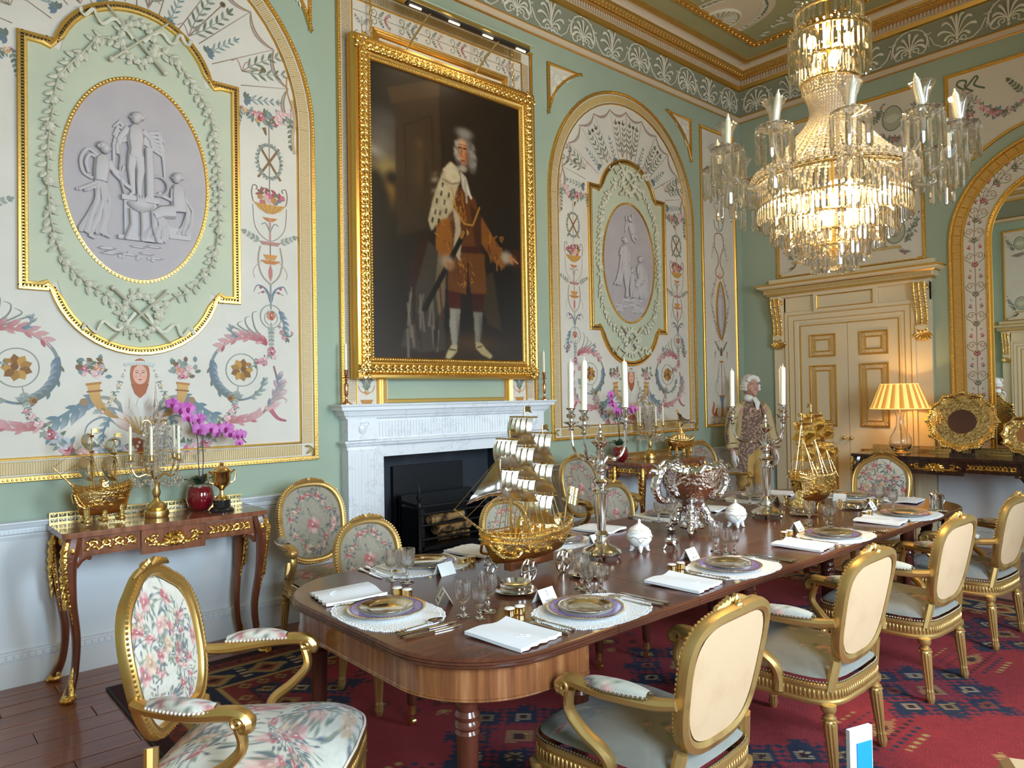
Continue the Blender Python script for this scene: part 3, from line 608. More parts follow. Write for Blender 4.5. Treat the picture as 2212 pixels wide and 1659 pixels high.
def panel_paint():
    p = P(); R = random.Random(5)
    for sx in (-1, 1):       # ---- the fan of drapery in the arch head
        p.sx = sx
        N = 12
        for i in range(N//2+1):
            a = PI/2-i*PI/N; r0 = .46 if a > .9 else (.52 if a > .35 else .66)
            c, s_ = cos(a), sin(a); p.stroke([(r0*c, 3.50+r0*s_), (1.0*c, 3.47+1.02*s_)], .005, BRN, lerp(BRN, (.8, .7, .6), .4))
        for i in range(N//2):
            a0 = PI/2-i*PI/N; a1 = a0-PI/N; am = (a0+a1)/2
            q0, q1 = (1.005*cos(a0), 3.47+1.02*sin(a0)), (1.005*cos(a1), 3.47+1.02*sin(a1)); m0 = (.86*cos(am), 3.47+.88*sin(am)); m1 = (.90*cos(am), 3.47+.92*sin(am))
            up = [(u, v) for u, v in [tuple((1-t)**2*q0[k]+2*t*(1-t)*m1[k]+t*t*q1[k] for k in (0, 1)) for t in [j/10 for j in range(11)]]]
            lo = [tuple((1-t)**2*q0[k]+2*t*(1-t)*m0[k]+t*t*q1[k] for k in (0, 1)) for t in [j/10 for j in range(11)]]
            for j in range(10): p.poly([up[j], up[j+1], lo[j+1], lo[j]], X(166, 152, 148) if 2 < j < 8 else X(186, 172, 164))
            p.stroke(up, .009, X(150, 118, 84)); p.stroke(lo, .006, X(158, 136, 120))
            rb = .50 if am > .9 else (.56 if am > .4 else .70)
            if i % 2 == 0:
                p.stroke([(rb*cos(am), 3.5+rb*sin(am)), (.84*cos(am), 3.48+.86*sin(am))], lambda t: .006, X(138, 104, 72)); p.dot(.86*cos(am), 3.48+.88*sin(am), .02, X(120, 92, 60)); p.dot(.86*cos(am), 3.48+.88*sin(am), .010, X(60, 66, 60))
                for q in (-1, 1): p.sprig(rb*cos(am), 3.5+rb*sin(am), am+q*.38, .34, DKG, 6, .017, -q*.35)
                for q in (-1, 1): p.stroke(crom([(rb*cos(am), 3.5+rb*sin(am)), (rb*cos(am)+.03*q, 3.5+rb*sin(am)+.07), (rb*cos(am)+.07*q, 3.5+rb*sin(am)+.05)], 5), .005, X(170, 128, 120))
            else:
                x, y = (rb-.03)*cos(am), 3.5+(rb-.03)*sin(am)
                for j in range(6): p.leaf(x, y, am+(j-2.5)*.55, .05, .026, lerp(BLUE, DKG, j/6))
                p.sprig(x, y, am, .22, TEAL, 5, .012)
        # ---- side column
        cx = .83
        p.swag(cx-.19, 3.53, cx+.17, 3.58, .07, .030, [RED, ROSE, PINK, X(190, 150, 90)], 14, 3)
        p.sprig(cx+.16, 3.56, -PI/2, .22, DKG, 6, .02); p.sprig(cx-.19, 3.53, -PI/2-.2, .14, DKG, 5, .016)
        p.stroke(crom([(1.0, 3.66), (1.02, 3.5), (1.0, 3.4), (1.015, 3.28)], 5), .02, X(186, 160, 126)); p.stroke(crom([(.99, 3.9), (.96, 3.75), (1.0, 3.6)], 5), .008, OCH)
        p.stroke([(cx, 3.45), (cx, 2.94)], .004, BRN)
        p.stroke([(cx-.02, 3.37), (cx-.035, 3.42)], lambda t: .008+.02*t, BRN)
        p.stroke([(cx-.07, 3.29), (cx+.08, 3.07)], .015, X(130, 96, 60)); p.stroke([(cx+.07, 3.29), (cx-.08, 3.07)], .015, X(130, 96, 60))
        for i in range(26): a = 2*PI*i/26; p.leaf(cx+.075*cos(a), 3.19+.105*sin(a), a+1.2, .035, .018, DKG if i % 2 else GREY); p.leaf(cx+.075*cos(a), 3.19+.105*sin(a), a-.4, .03, .016, GREY)
        p.bowl(cx, 2.885, .23, .14, X(196, 146, 72)); p.stroke(crom([(cx-.12, 2.88), (cx-.10, 2.72), (cx, 2.64), (cx+.10, 2.72), (cx+.12, 2.88)], 6), .003, BRN)
        p.poly([(cx-.055, 2.80), (cx+.055, 2.80), (cx+.02, 2.775), (cx-.02, 2.775)], X(190, 120, 60)); p.stroke([(cx, 2.80), (cx, 2.64)], .012, X(190, 140, 130))
        for q in (-1, 1):
            p.stroke([(cx+q*u, v) for u, v in crom([(0, 2.70), (.03, 2.76), (.06, 2.75)], 5)], .007, GREY)
            p.sprig(cx+q*.05, 2.62, PI/2-q*1.1, .13, GREY, 4, .02)
            p.stroke([(cx+q*u, v) for u, v in crom([(.07, 2.60), (.085, 2.50), (.06, 2.40), (0, 2.34)], 6)], .010, X(168, 150, 130))
            p.stroke([(cx+q*u, v) for u, v in crom([(0, 2.22), (.03, 2.30), (.09, 2.33), (.12, 2.28)], 6)], lambda t: .016*(1.1-t), BLUE); p.stroke([(cx+q*u, v) for u, v in crom([(0, 2.24), (.04, 2.29), (.09, 2.27)], 6)], .005, GREY); p.dot(cx+q*.07, 2.315, .010, RED); p.dot(cx+q*.055, 2.285, .009, RED)
            p.stroke([(cx+q*u, v) for u, v in crom([(.06, 2.50), (.10, 2.46), (.12, 2.42), (.11, 2.38)], 5)], .004, X(190, 160, 150))
        p.poly([(cx-.075, 2.635), (cx+.075, 2.635), (cx+.055, 2.61), (cx-.055, 2.61)], X(176, 128, 118)); p.stroke([(cx, 2.62), (cx, 2.50)], .005, BRN)
        p.poly([(cx-.05, 2.545), (cx-.03, 2.51), (cx+.03, 2.51), (cx+.05, 2.545)], X(200, 140, 70)); p.poly([(cx-.075, 2.505), (cx+.075, 2.505), (cx+.03, 2.48), (cx-.03, 2.48)], X(190, 120, 60)); p.leaf(cx, 2.48, -PI/2, .12, .03, X(190, 120, 110))
        p.stroke([(cx, 2.34), (cx, 2.17)], .010, GREY)
        p.ring(cx, 2.12, .075, .08, .006, GREY); p.ring(cx, 2.11, .045, .05, .004, GREY); p.rose(cx, 2.125, .032, X(170, 90, 50), PINK)
        p.acan(crom([(cx+.06, 2.16), (cx+.09, 2.08), (cx+.10, 2.0)], 5), .05, BLUE, TEAL, 1, 5)
        p.sprig(cx, 2.08, -PI/2, .22, GREY, 8, .02); p.swag(cx+.06, 2.05, cx+.15, 2.02, .06, .018, [RED, ROSE], 6, 9); p.rose(cx, 1.88, .03, RED); p.rose(cx-.05, 1.80, .022, ROSE); p.rose(cx+.02, 1.84, .018, PINK)
        for i in range(4): p.stroke(crom([(.79, 1.96-.01*i), (.72-.045*i, 2.03+.0*i), (.70-.05*i, 2.13-.035*i), (.735-.05*i, 2.15-.035*i)], 6), lambda t: .012*(1.1-t), GREY, DKG)
        # ---- great scroll
        sp = crom([(.80, 1.93), (.68, 1.965), (.55, 1.94), (.45, 1.85), (.425, 1.73), (.47, 1.62), (.57, 1.555), (.68, 1.565), (.755, 1.63), (.775, 1.70)], 6)
        p.stroke(sp, lambda t: .020-.008*t, GREY, BLUE); p.acan(sp[:18], .08, RED, PINK, -1, 8); p.acan(sp[20:40], .075, BLUE, DKG, 1, 9); p.acan(sp[42:], .05, GREY, TEAL, -1, 5)
        p.ring(.625, 1.75, .105, .108, .006, GREY); p.acan(crom([(.60, 1.97), (.56, 2.0), (.565, 2.05)], 5), .04, BLUE, GREY, 1, 4)
        for i in range(9): a = 2*PI*i/9; p.leaf(.625+.012*cos(a), 1.75+.012*sin(a), a, .065, .045, lerp(X(184, 136, 62), X(130, 88, 40), (i % 3)/2))
        p.dot(.635, 1.755, .02, X(120, 76, 40)); p.swag(.66, 1.77, .84, 1.88, .02, .016, [PINK, ROSE, RED], 8, 4); p.sprig(.60, 1.64, -PI/2-.2, .22, GREY, 8, .018)
        p.dot(.55, 1.563, .022, X(160, 110, 60)); p.dot(.545, 1.563, .013, X(120, 80, 44))
        st = crom([(.05, 1.44), (.14, 1.56), (.26, 1.57), (.40, 1.48), (.54, 1.41), (.70, 1.42), (.82, 1.52), (.87, 1.65), (.845, 1.78)], 6)
        p.stroke(st, lambda t: .022-.010*t, GREY, X(150, 110, 90)); p.acan(st[10:22], .10, BLUE, TEAL, -1, 6); p.acan(st[22:34], .075, RED, PINK, 1, 7); p.acan(st[34:46], .09, PINK, BLUE, -1, 7); p.dot(.30, 1.553, .024, X(150, 120, 90))
        for i in range(3): p.stroke(crom([(.80+.03*i, 1.50+.05*i), (.88+.02*i, 1.56+.055*i), (.935, 1.545+.06*i), (.92, 1.52+.06*i)], 6), lambda t: .012*(1.1-t), GREY, PINK)
        p.stroke(crom([(.82, 1.48), (.87, 1.42), (.93, 1.40)], 6), lambda t: .03*(1-.6*t), ROSE, X(160, 90, 100))
        p.stroke(crom([(.10, 1.40), (.20, 1.46), (.28, 1.42), (.30, 1.35)], 6), lambda t: .016*(1.1-t), GREY, BLUE); p.acan(crom([(.03, 1.38), (.12, 1.50), (.23, 1.52)], 6), .07, BLUE, GREY, -1, 7); p.stroke(spiral(.14, 1.30, .05, .01, -1.5, 6, 20), .012, BLUE, GREY)
        p.acan(crom([(.16, 1.46), (.20, 1.38), (.20, 1.32)], 5), .05, TEAL, BLUE, 1, 5)
        # cornucopia
        hp = crom([(.10, 1.44), (.17, 1.48), (.235, 1.56), (.25, 1.66)], 8); p.stroke(hp, lambda t: .012+.058*t, X(150, 110, 60), X(206, 160, 96))
        p.stroke([(.21, 1.665), (.29, 1.655)], .014, X(176, 120, 62)); p.stroke([(.205, 1.62), (.285, 1.612)], .010, X(140, 96, 50))
        for i in range(20): p.leaf(.25+R.uniform(-.08, .08), 1.70+R.uniform(0, .10), R.uniform(-.5, 3.6), .04, .026, R.choice([DKG, TEAL, GREY, BRN]))
        for i in range(12): p.rose(.25+R.uniform(-.05, .05), 1.70+R.uniform(0, .07), R.uniform(.012, .024), R.choice([RED, ROSE, X(190, 130, 80), X(150, 140, 160), PINK]))
        p.swag(.08, 1.74, .22, 1.47, .02, .012, [PINK, X(196, 170, 130)], 11, 6)
        # rose garland low down
        p.swag(.04, 1.30, .58, 1.50, .14, .034, [RED, ROSE, PINK, X(170, 170, 176)], 20, 8)
    p.sx = 1                 # ---- mask and fan in the middle
    for i in range(9): a = PI/2+(i-4)*.26; p.leaf(0, 1.36, a, .24-.012*abs(i-4), .06, lerp(X(190, 186, 176), X(176, 140, 130), abs(i-4)/4), X(214, 206, 196))
    for i in range(7): p.stroke([(0, 1.34), (.03*(i-3), 1.46)], .008, X(176, 138, 66))
    p.poly([(.055*cos(t), 1.715+.10*sin(t)) for t in [2*PI*i/16 for i in range(16)]], X(172, 102, 62)); p.poly([(-.05, 1.66), (-.03, 1.60), (0, 1.57), (.03, 1.60), (.05, 1.66)], X(164, 92, 56))
    p.poly([(.040*cos(t), 1.715+.060*sin(t)) for t in [2*PI*i/16 for i in range(16)]], X(214, 166, 148))
    for q in (-1, 1): p.stroke([(q*.009, 1.727), (q*.026, 1.727)], .005, X(90, 64, 52)); p.stroke([(q*.008, 1.738), (q*.028, 1.740)], .003, X(130, 84, 60)); p.dot(q*.024, 1.70, .010, X(216, 150, 134))
    p.stroke([(0, 1.725), (.004, 1.70)], .004, X(180, 120, 100)); p.stroke([(-.010, 1.684), (.010, 1.684)], .006, X(170, 70, 66))
    for i in range(11): p.rose(-.075+.015*i, 1.775+.012*sin(PI*i/10), .014, X(186, 186, 180), X(220, 218, 210))
    p.poly([(-.05, 1.335), (.05, 1.335), (.03, 1.26), (0, 1.22), (-.03, 1.26)], X(160, 84, 56)); [p.dot(-.05+.02*i, 1.34, .012, X(200, 196, 186)) for i in range(6)]
    return p
def arched_panel(uc, label, kind, proto=None):
    t = thing('arched_wall_panel', label, 'wall panel', wl(uc, 0, 0), rot=WL, group='painted arched panels of the fireplace wall')
    op = arch_path(1.165, 1.115, 3.47, 1.205)
    B().prism(arch_path(1.05, 1.23, 3.47, 1.09), 0, .006).build('ground', 'panel_cream', t, smooth=0)
    B().sweep(op, [(0, 0), (0, .020), (.004, .024), (.028, .024), (.031, .014)], True).build('gilt_moulding', 'gilding', t)
    beads(op, .021, .0085, .024, .015, long=.9).build('beading', 'gilding_bright', t, kind='stuff')
    B().sweep(op, [(.031, .010), (.119, .010)], True).build('border_bed', 'panel_cream', t, smooth=0)
    g = B(); nb = len(op)
    flutes([(-1.045, 1.115), (1.045, 1.115)], .0125, .040, .112, .0092, .010, .005, b=g)
    flutes([(1.165, 1.235), (1.165, 3.47)], .0125, .040, .112, .0092, .010, .005, b=g); flutes(op[2:], .0125, .040, .112, .0092, .010, .005, b=g); flutes([(-1.165, 3.47), (-1.165, 1.235)], .0125, .040, .112, .0092, .010, .005, b=g)
    g.build('fluting', 'gilt_band', t, kind='stuff')
    pp = P(.0105)
    for q in (-1, 1):
        pp.sx = q
        for a in (.25, -.6, -1.5): pp.leaf(-1.128, 1.20, a, .072, .026, X(116, 96, 50)); pp.leaf(-1.120, 1.197, a, .055, .014, X(176, 156, 96))
    pp.build('corner_flower', 'paint', t, smooth=0)
    B().sweep(op, [(.119, .006), (.121, .016), (.130, .018), (.136, .006)], True).build('inner_fillet', 'gilding', t)
    B().prism(octo(.05), .006, .012).build('medallion_ground', 'panel_sage', t, smooth=0)
    B().sweep(octo(0), [(0, .004), (0, .026), (.004, .030), (.018, .030), (.022, .026), (.031, .026), (.035, .030), (.048, .028), (.052, .020), (.053, .010)], True).build('medallion_frame', 'gilding', t)
    beads(octo(0), .018, .0055, .026, .0265, long=1.5, n=5, m=3).build('rope', 'iron', t, kind='stuff')
    ov = [(.41*cos(a), 2.905+.62*sin(a)) for a in [2*PI*i/64 for i in range(64)]]
    B().prism(ov, .011, .014).build('oval_ground', 'panel_mauve', t, smooth=0)
    B().sweep(ov, [(-.012, .012), (-.010, .020), (.006, .022), (.010, .014)], True).build('oval_rim', 'gilding', t)
    beads(ov, .022, .0085, .022, -.003).build('oval_beading', 'gilding_bright', t, kind='stuff')
    M = Matrix.Translation((0, 0, .012)) @ Matrix.Diagonal((1, 1, 1.5, 1))
    cb_ = B().merge(cameo(kind), M); cb_.build('cameo_figures', 'grisaille', t)
    if proto:
        for o in proto: c = o.copy(); COL.objects.link(c); c.parent = t; c.location = (0, 0, 0)
        return t, None
    return t, [B().merge(garland(), Matrix.Translation((0, 0, .009)) @ Matrix.Diagonal((1, 1, 1.9, 1))).build('garland', 'plaster', t, smooth=50), panel_paint().build('painted_ornament', 'paint', t, smooth=0)]
_, pr = arched_panel(1.21, 'large arched painted panel behind the console table with the trophy cup', 0)
_, _x = arched_panel(5.89, 'arched painted panel between the portrait and the narrow corner panel', 1, pr)
# narrow panel by the corner
def frame_bits(t, path, w=.034, d=.024, bead=.02):
    B().sweep(path, [(0, 0), (0, d*.8), (.004, d), (w*.8, d), (w, d*.6), (w+.004, .006)], True).build('gilt_frame', 'gilding', t)
    beads(path, bead, .008, d, w*.45, long=.9).build('beading', 'gilding_bright', t, kind='stuff')
t = thing('narrow_wall_panel', 'tall narrow painted panel with squirrels and a shield medallion beside the room corner', 'wall panel', wl(7.58, 0, 0), rot=WL)
r_ = rect(-.365, 1.14, .365, 4.68); B().prism(rect(-.345, 1.16, .345, 4.66), 0, .006).build('ground', 'panel_cream', t, smooth=0); frame_bits(t, r_)
p = P()
for sx in (-1, 1):
    p.sx = sx
    for i in range(5): p.sprig(0, 4.06, PI/2-.12-.16*i, .34-.04*i, DKG, 5, .014); p.ring(.03+.045*i, 4.42-.05*i, .012, .014, .003, GREY)
    p.stroke(crom([(0, 3.93), (.07, 3.9), (.09, 3.78), (.03, 3.72), (0, 3.68)], 6), .006, BRN); p.acan(crom([(0, 3.88), (.05, 3.95), (.09, 3.98)], 5), .05, RED, GREY, 1, 4)
    p.stroke(crom([(.01, 3.45), (.08, 3.42), (.09, 3.28), (.03, 3.18), (.02, 3.08), (.08, 3.0), (.06, 2.93), (0, 2.93)], 6), .012, X(150, 96, 70)); p.stroke(crom([(.02, 3.47), (.08, 3.52), (.10, 3.60)], 6), .012, BLUE)
    p.swag(.09, 3.4, .17, 3.1, 0, .012, [GREY, PINK], 8, 2); p.swag(.06, 2.94, .20, 2.62, 0, .014, [PINK, GREY, ROSE], 12, 3); p.swag(.20, 2.62, .03, 2.12, -.02, .015, [PINK, ROSE, GREY], 16, 4)
    p.sprig(.02, 2.02, .9, .14, DKG, 5, .018); p.swag(.12, 2.05, .13, 1.95, 0, .01, [GREY, RED], 5, 3)
    p.swag(.04, 1.90, .10, 1.60, 0, .011, [PINK, GREY], 10, 5); p.stroke(crom([(.10, 1.70), (.14, 1.6), (.06, 1.5), (.02, 1.49)], 6), .005, GREY)
    # squirrel
    p.poly([(.10, 1.265), (.17, 1.265), (.165, 1.30), (.14, 1.335), (.13, 1.36), (.105, 1.365), (.098, 1.35), (.115, 1.335), (.11, 1.30)], X(176, 92, 52)); p.stroke(crom([(.165, 1.27), (.20, 1.32), (.175, 1.40), (.19, 1.44)], 6), lambda t: .012+.03*sin(PI*min(t*1.1, 1)), X(190, 104, 60))
    p.stroke([(0, 1.255), (.24, 1.255), (.24, 1.19), (.19, 1.19), (.19, 1.215)], .007, OCH); p.swag(.0, 1.24, .22, 1.24, .07, .010, [GREY, DKG], 9, 1)
v0 = lambda z: 1.14+(z-1.14)
for sx in (-1, 1):
    p.sx = sx; p.stroke(crom([(.0, 1.16), (.10, 1.18), (.2, 1.16)], 4), .003, GREY)
p.sx = 1
p.poly([(-.05, 1.50), (.05, 1.50), (.025, 1.42), (.02, 1.36), (-.02, 1.36), (-.025, 1.42)], BLUE); p.poly([(-.06, 1.51), (.06, 1.51), (.05, 1.495), (-.05, 1.495)], X(180, 100, 50)); p.poly([(-.03, 1.36), (.03, 1.36), (.012, 1.30), (.03, 1.265), (-.03, 1.265), (-.012, 1.30)], X(190, 110, 60))
p.stroke([(0, 1.9), (0, 1.51)], .008, RED); p.poly([(-.02, 1.98), (.02, 1.98), (.025, 2.05), (0, 2.09), (-.025, 2.05)], X(120, 90, 70)); p.poly([(-.05, 1.92), (.05, 1.92), (.02, 1.90), (-.02, 1.90)], X(190, 110, 50))
p.stroke([(0, 3.72), (0, 3.45)], .006, BRN); p.ring(0, 4.05, .06, .018, .008, DKG); p.dot(0, 2.93, .035, X(200, 130, 80)); p.dot(0, 2.94, .022, X(226, 180, 150))
for o in (0,): 
    for sx in (-1, 1): p.sx = sx
p.sx = 1
B().merge(p, Matrix.Translation((0, 0, 0))); 
for k in range(len(p.v)):      # stretch the ornament down over the panel height
    x, y, z = p.v[k]; 
    if y < 2.6: y = 2.6-(2.6-y)*.62 if False else y
    p.v[k] = (x, y, z)
p.build('painted_ornament', 'paint', t, smooth=0)
p = P(); p.oy = -.42
for sx in (-1, 1):
    p.sx = sx; p.acan(crom([(.05, 1.66), (.12, 1.70), (.16, 1.78)], 5), .05, RED, PINK, 1, 5)
sh = [(0, 2.18), (.07, 2.36), (.085, 2.55), (.06, 2.72), (0, 2.86), (-.06, 2.72), (-.085, 2.55), (-.07, 2.36)]
B().prism(crom(sh, 4, True)[::1], .006, .012).build('shield_ground', 'panel_mauve', t, smooth=0)
b = B().sweep(crom(sh, 4, True), [(-.012, .006), (-.010, .022), (.004, .022), (.006, .010)], True); b.build('shield_rim', 'gilding', t)
b = B(); relief_head(b, 0, 2.72, .024, 1); fig(b, [(0, 2.69, .012), (0, 2.67, .03), (0, 2.58, .032), (0, 2.50, .03)]); fig(b, [(-.01, 2.5, .02), (-.015, 2.38, .014), (-.01, 2.30, .01)]); fig(b, [(.015, 2.5, .02), (.02, 2.38, .014), (.02, 2.30, .01)]); fig(b, [(-.03, 2.66, .012), (-.05, 2.57, .01)]); fig(b, [(.03, 2.66, .012), (.05, 2.60, .01)])
b.build('cameo_figure', 'grisaille', t)
# spandrel panels
def spandrel(uc, label, s):
    t = thing('spandrel_panel', label, 'wall panel', wl(uc, 4.69, 0), rot=WL)
    # right angle at the origin, arms along +u*s and down
    ar = [(.455*s, 0)]+[(s*(1.157-1.205*cos(q)*.965), -1.21+1.24*sin(q)) for q in []]
    cv = [(s*x, y) for x, y in crom([(.455, -.012), (.33, -.075), (.20, -.17), (.09, -.30), (.015, -.485)], 5)]
    path = [(0, 0)]+([(0, -.5)]+cv[::-1]+[] if s > 0 else []) if s > 0 else [(0, 0)]+cv+[(0, -.5)]
    path = [(0, 0), (0, -.5)]+cv[::-1]+[(.475*s, 0)] if s > 0 else [(0, 0), (.475*s, 0)]+cv+[(0, -.5)]
    B().prism(path, 0, .008).build('ground', 'panel_cream', t, smooth=0)
    B().sweep(path, [(0, 0), (0, .018), (.004, .024), (.024, .024), (.03, .008)], True).build('gilt_frame', 'gilding', t)
    beads(path, .02, .008, .024, .014, long=.9).build('beading', 'gilding_bright', t, kind='stuff')
    b = B(); R = random.Random(2)
    cx, cy = .135*s, -.14
    for i in range(8): relief_leaf(b, cx, cy, i*PI/4, .06, .035, .008, .006)
    for i in range(5): relief_leaf(b, cx+s*.06, cy+.05, (0.0 if s > 0 else PI)+(i-2)*.25*s-.05, .09+.02*(2-abs(i-2)), .03, .008); relief_leaf(b, cx-s*.05, cy-.06, -PI/2+(i-2)*.22, .09+.03*(2-abs(i-2)), .03, .008)
    for i in range(4): relief_leaf(b, cx-s*.05, cy+.04, 2.2+i*.5 if s > 0 else .9-i*.5, .06, .03, .008)
    b.ball((cx, cy, .012), .018, 8, 4); b.build('leaf_relief', 'plaster_white', t)
spandrel(4.745, 'gilt framed spandrel with leaf relief, between the portrait and the far arched panel', 1)
spandrel(7.045, 'gilt framed spandrel with leaf relief, between the far arched panel and the narrow panel', -1)
spandrel(2.365, 'gilt framed spandrel cut by the top edge, between the large arched panel and the portrait', -1)
# overmantel border panel
t = thing('overmantel_panel', 'gilt bordered painted surround behind the portrait above the white mantelpiece', 'wall panel', wl(3.55, 0, .003), rot=WL)
path = [(-.99, 1.50), (.99, 1.50), (.99, 4.70), (-.99, 4.70)]
pu = [(.99, 1.50), (.99, 4.70), (-.99, 4.70), (-.99, 1.50)]       # open at the shelf
B().sweep(pu, [(.03, 0), (.03, .006), (.40, .006), (.40, 0)]).build('ground', 'panel_cream', t, smooth=0)
B().sweep(pu, [(0, 0), (0, .020), (.004, .024), (.026, .024), (.03, .012)]).build('gilt_moulding', 'gilding', t)
beads(pu, .021, .0085, .024, .014, closed=False).build('beading', 'gilding_bright', t, kind='stuff')
g = B(); flutes([(.99, 1.52), (.99, 4.57)], .0135, .042, .118, .006, .0105, .006, b=g); flutes([(.86, 4.70), (-.86, 4.70)], .0135, .042, .118, .006, .0105, .006, b=g); flutes([(-.99, 4.57), (-.99, 1.52)], .0135, .042, .118, .006, .0105, .006, b=g)
g.build('fluting', 'gilt_band', t, kind='stuff')
B().sweep(pu, [(.124, .006), (.126, .015), (.134, .015), (.138, .006)]).build('inner_fillet', 'gilding', t)
B().sweep(pu, [(.30, .006), (.302, .02), (.31, .026), (.32, .020), (.33, .026), (.34, .020), (.35, .026), (.36, .018), (.365, .006)]).build('reeded_fillet', 'gilding', t)
p = P()
for q in range(6):     # candelabrum-like ornament along the top band
    u = -.75+.25*q+.12
    for s in (-1, 1):
        p.stroke(spiral(u-.04, 4.485+s*.035, .034, .006, -s*1.4, s*5, 16), .005, DKG); p.acan(crom([(u+.06, 4.485), (u+.085, 4.485+s*.03), (u+.11, 4.485+s*.05)], 4), .03, (RED, BLUE, PINK)[q % 3], GREY, s, 4); p.sprig(u, 4.485, s*.9, .06, DKG, 3, .012)
p.stroke([(-.85, 4.485), (.85, 4.485)], .004, BRN)
for s in (-1, 1):
    for q in range(11):
        y = 4.30-.25*q
        for r in (-1, 1): p.stroke(spiral(s*.775+r*.035, y, .034, .006, 1.6 if r < 0 else 1.4, 8 if r < 0 else -5, 16), .005, DKG); p.sprig(s*.775, y+.08, PI/2+r*.7, .07, GREY, 3, .014)
        p.stroke([(s*.775, y+.15), (s*.775, y-.08)], .004, BRN)
    for r in (-1, 1): p.acan(crom([(s*.775, 1.60), (s*.775+r*.03, 1.66), (s*.775+r*.06, 1.72)], 5), .05, DKG, GREY, r, 5); p.stroke(crom([(s*.775, 1.58), (s*.775+r*.05, 1.60), (s*.775+r*.07, 1.64)], 5), .006, OCH)
    p.rose(s*.775, 1.59, .02, OCH); p.poly([(s*.775-.04, 1.505), (s*.775+.04, 1.505), (s*.775+.055, 1.535), (s*.775-.055, 1.535)], OCH)
p.build('painted_ornament', 'paint', t, smooth=0)
B().sweep([(-.60, 1.53), (.60, 1.53), (.60, 1.75), (-.60, 1.75)], [(-.02, 0), (-.02, .016), (0, .014), (.008, .0)], True).build('green_field_moulding', 'gilding', t)
# ================================================================ oil painting: a small painter over a vertex grid
class Canvas:
    def __init__(s, w, h, col): s.w, s.h = w, h; s.a = np.zeros((h, w, 3), np.float32)+np.array(col, np.float32); s.X, s.Y = np.meshgrid((np.arange(w)+.5)/w, (np.arange(h)+.5)/h)
    def mix(s, m, col, op=1.): m = np.clip(m*op, 0, 1)[..., None]; s.a = s.a*(1-m)+np.array(col, np.float32)*m
    def blob(s, x, y, rx, ry, col, op=1., rot=0., hard=2.):
        c, q = cos(rot), sin(rot); dx, dy = s.X-x, (s.Y-y)*s.h/s.w; u = (dx*c+dy*q)/rx; v = (-dx*q+dy*c)/ry
        s.mix(np.exp(-(u*u+v*v)**hard), col, op)
    def poly(s, pts, col, op=1., soft=1.2):
        m = np.zeros((s.h, s.w), np.float32); n = len(pts)
        for k in range(n):
            x0, y0 = pts[k]; x1, y1 = pts[(k+1) % n]
            if y0 == y1: continue
            cnd = ((s.Y >= min(y0, y1)) & (s.Y < max(y0, y1))); xi = x0+(s.Y-y0)*(x1-x0)/(y1-y0); m = np.where(cnd & (s.X < xi), 1-m, m)
        if soft: m = s.blur(m, soft)
        s.mix(m, col, op)
    def blur(s, m, r):
        k = max(1, int(round(r)))
        for _ in range(k): m = (np.roll(m, 1, 0)+np.roll(m, -1, 0)+np.roll(m, 1, 1)+np.roll(m, -1, 1)+2*m)/6
        return m
    def line(s, pts, w, col, op=1.):
        m = np.zeros((s.h, s.w), np.float32); ar = s.h/s.w
        for (x0, y0), (x1, y1) in zip(pts, pts[1:]):
            dx, dy = x1-x0, (y1-y0)*ar; L = dx*dx+dy*dy+1e-9; t = np.clip(((s.X-x0)*dx+(s.Y-y0)*ar*dy)/L, 0, 1); d = np.hypot(s.X-x0-t*dx, (s.Y-y0)*ar-t*dy); m = np.maximum(m, np.clip((w-d)*s.w*.7+.5, 0, 1))
        s.mix(m, col, op)
    def noise(s, sc, amt, seed=0):
        R = np.random.RandomState(seed); g = R.rand(int(s.h/sc)+3, int(s.w/sc)+3); y = np.arange(s.h)/sc; x = np.arange(s.w)/sc; yi, xi = y.astype(int), x.astype(int); fy, fx = (y-yi)[:, None], (x-xi)[None]
        n = g[yi][:, xi]*(1-fy)*(1-fx)+g[yi+1][:, xi]*fy*(1-fx)+g[yi][:, xi+1]*(1-fy)*fx+g[yi+1][:, xi+1]*fy*fx
        s.a *= (1+amt*(n-.5)*2)[..., None]
    def mesh(s, name, mt, fn, parent=None, smooth=180):
        """fn(X, Y) -> arrays x, y, z"""
        x, y, z = fn(s.X, s.Y); v = np.stack([x, y, z], -1).reshape(-1, 3); h, w = s.h, s.w; i = np.arange((h-1)*(w-1)); r, c = i//(w-1), i % (w-1); a = r*w+c
        q = np.stack([a, a+w, a+w+1, a+1], 1); me = bpy.data.meshes.new(name); me.vertices.add(len(v)); me.vertices.foreach_set('co', v.astype(np.float32).ravel())
        me.loops.add(q.size); me.loops.foreach_set('vertex_index', q.ravel().astype(np.int32)); me.polygons.add(len(q)); me.polygons.foreach_set('loop_start', (np.arange(len(q))*4).astype(np.int32)); me.polygons.foreach_set('loop_total', np.full(len(q), 4, np.int32))
        me.update(); me.validate(); me.materials.append(MATS[mt]); at = me.color_attributes.new('Col', 'FLOAT_COLOR', 'POINT'); col = np.ones((h*w, 4), np.float32); col[:, :3] = s.a.reshape(-1, 3); at.data.foreach_set('color', col.ravel())
        me.polygons.foreach_set('use_smooth', [smooth > 0]*len(q)); o = bpy.data.objects.new(name, me); COL.objects.link(o)
        if parent is not None: o.parent = parent
        return o
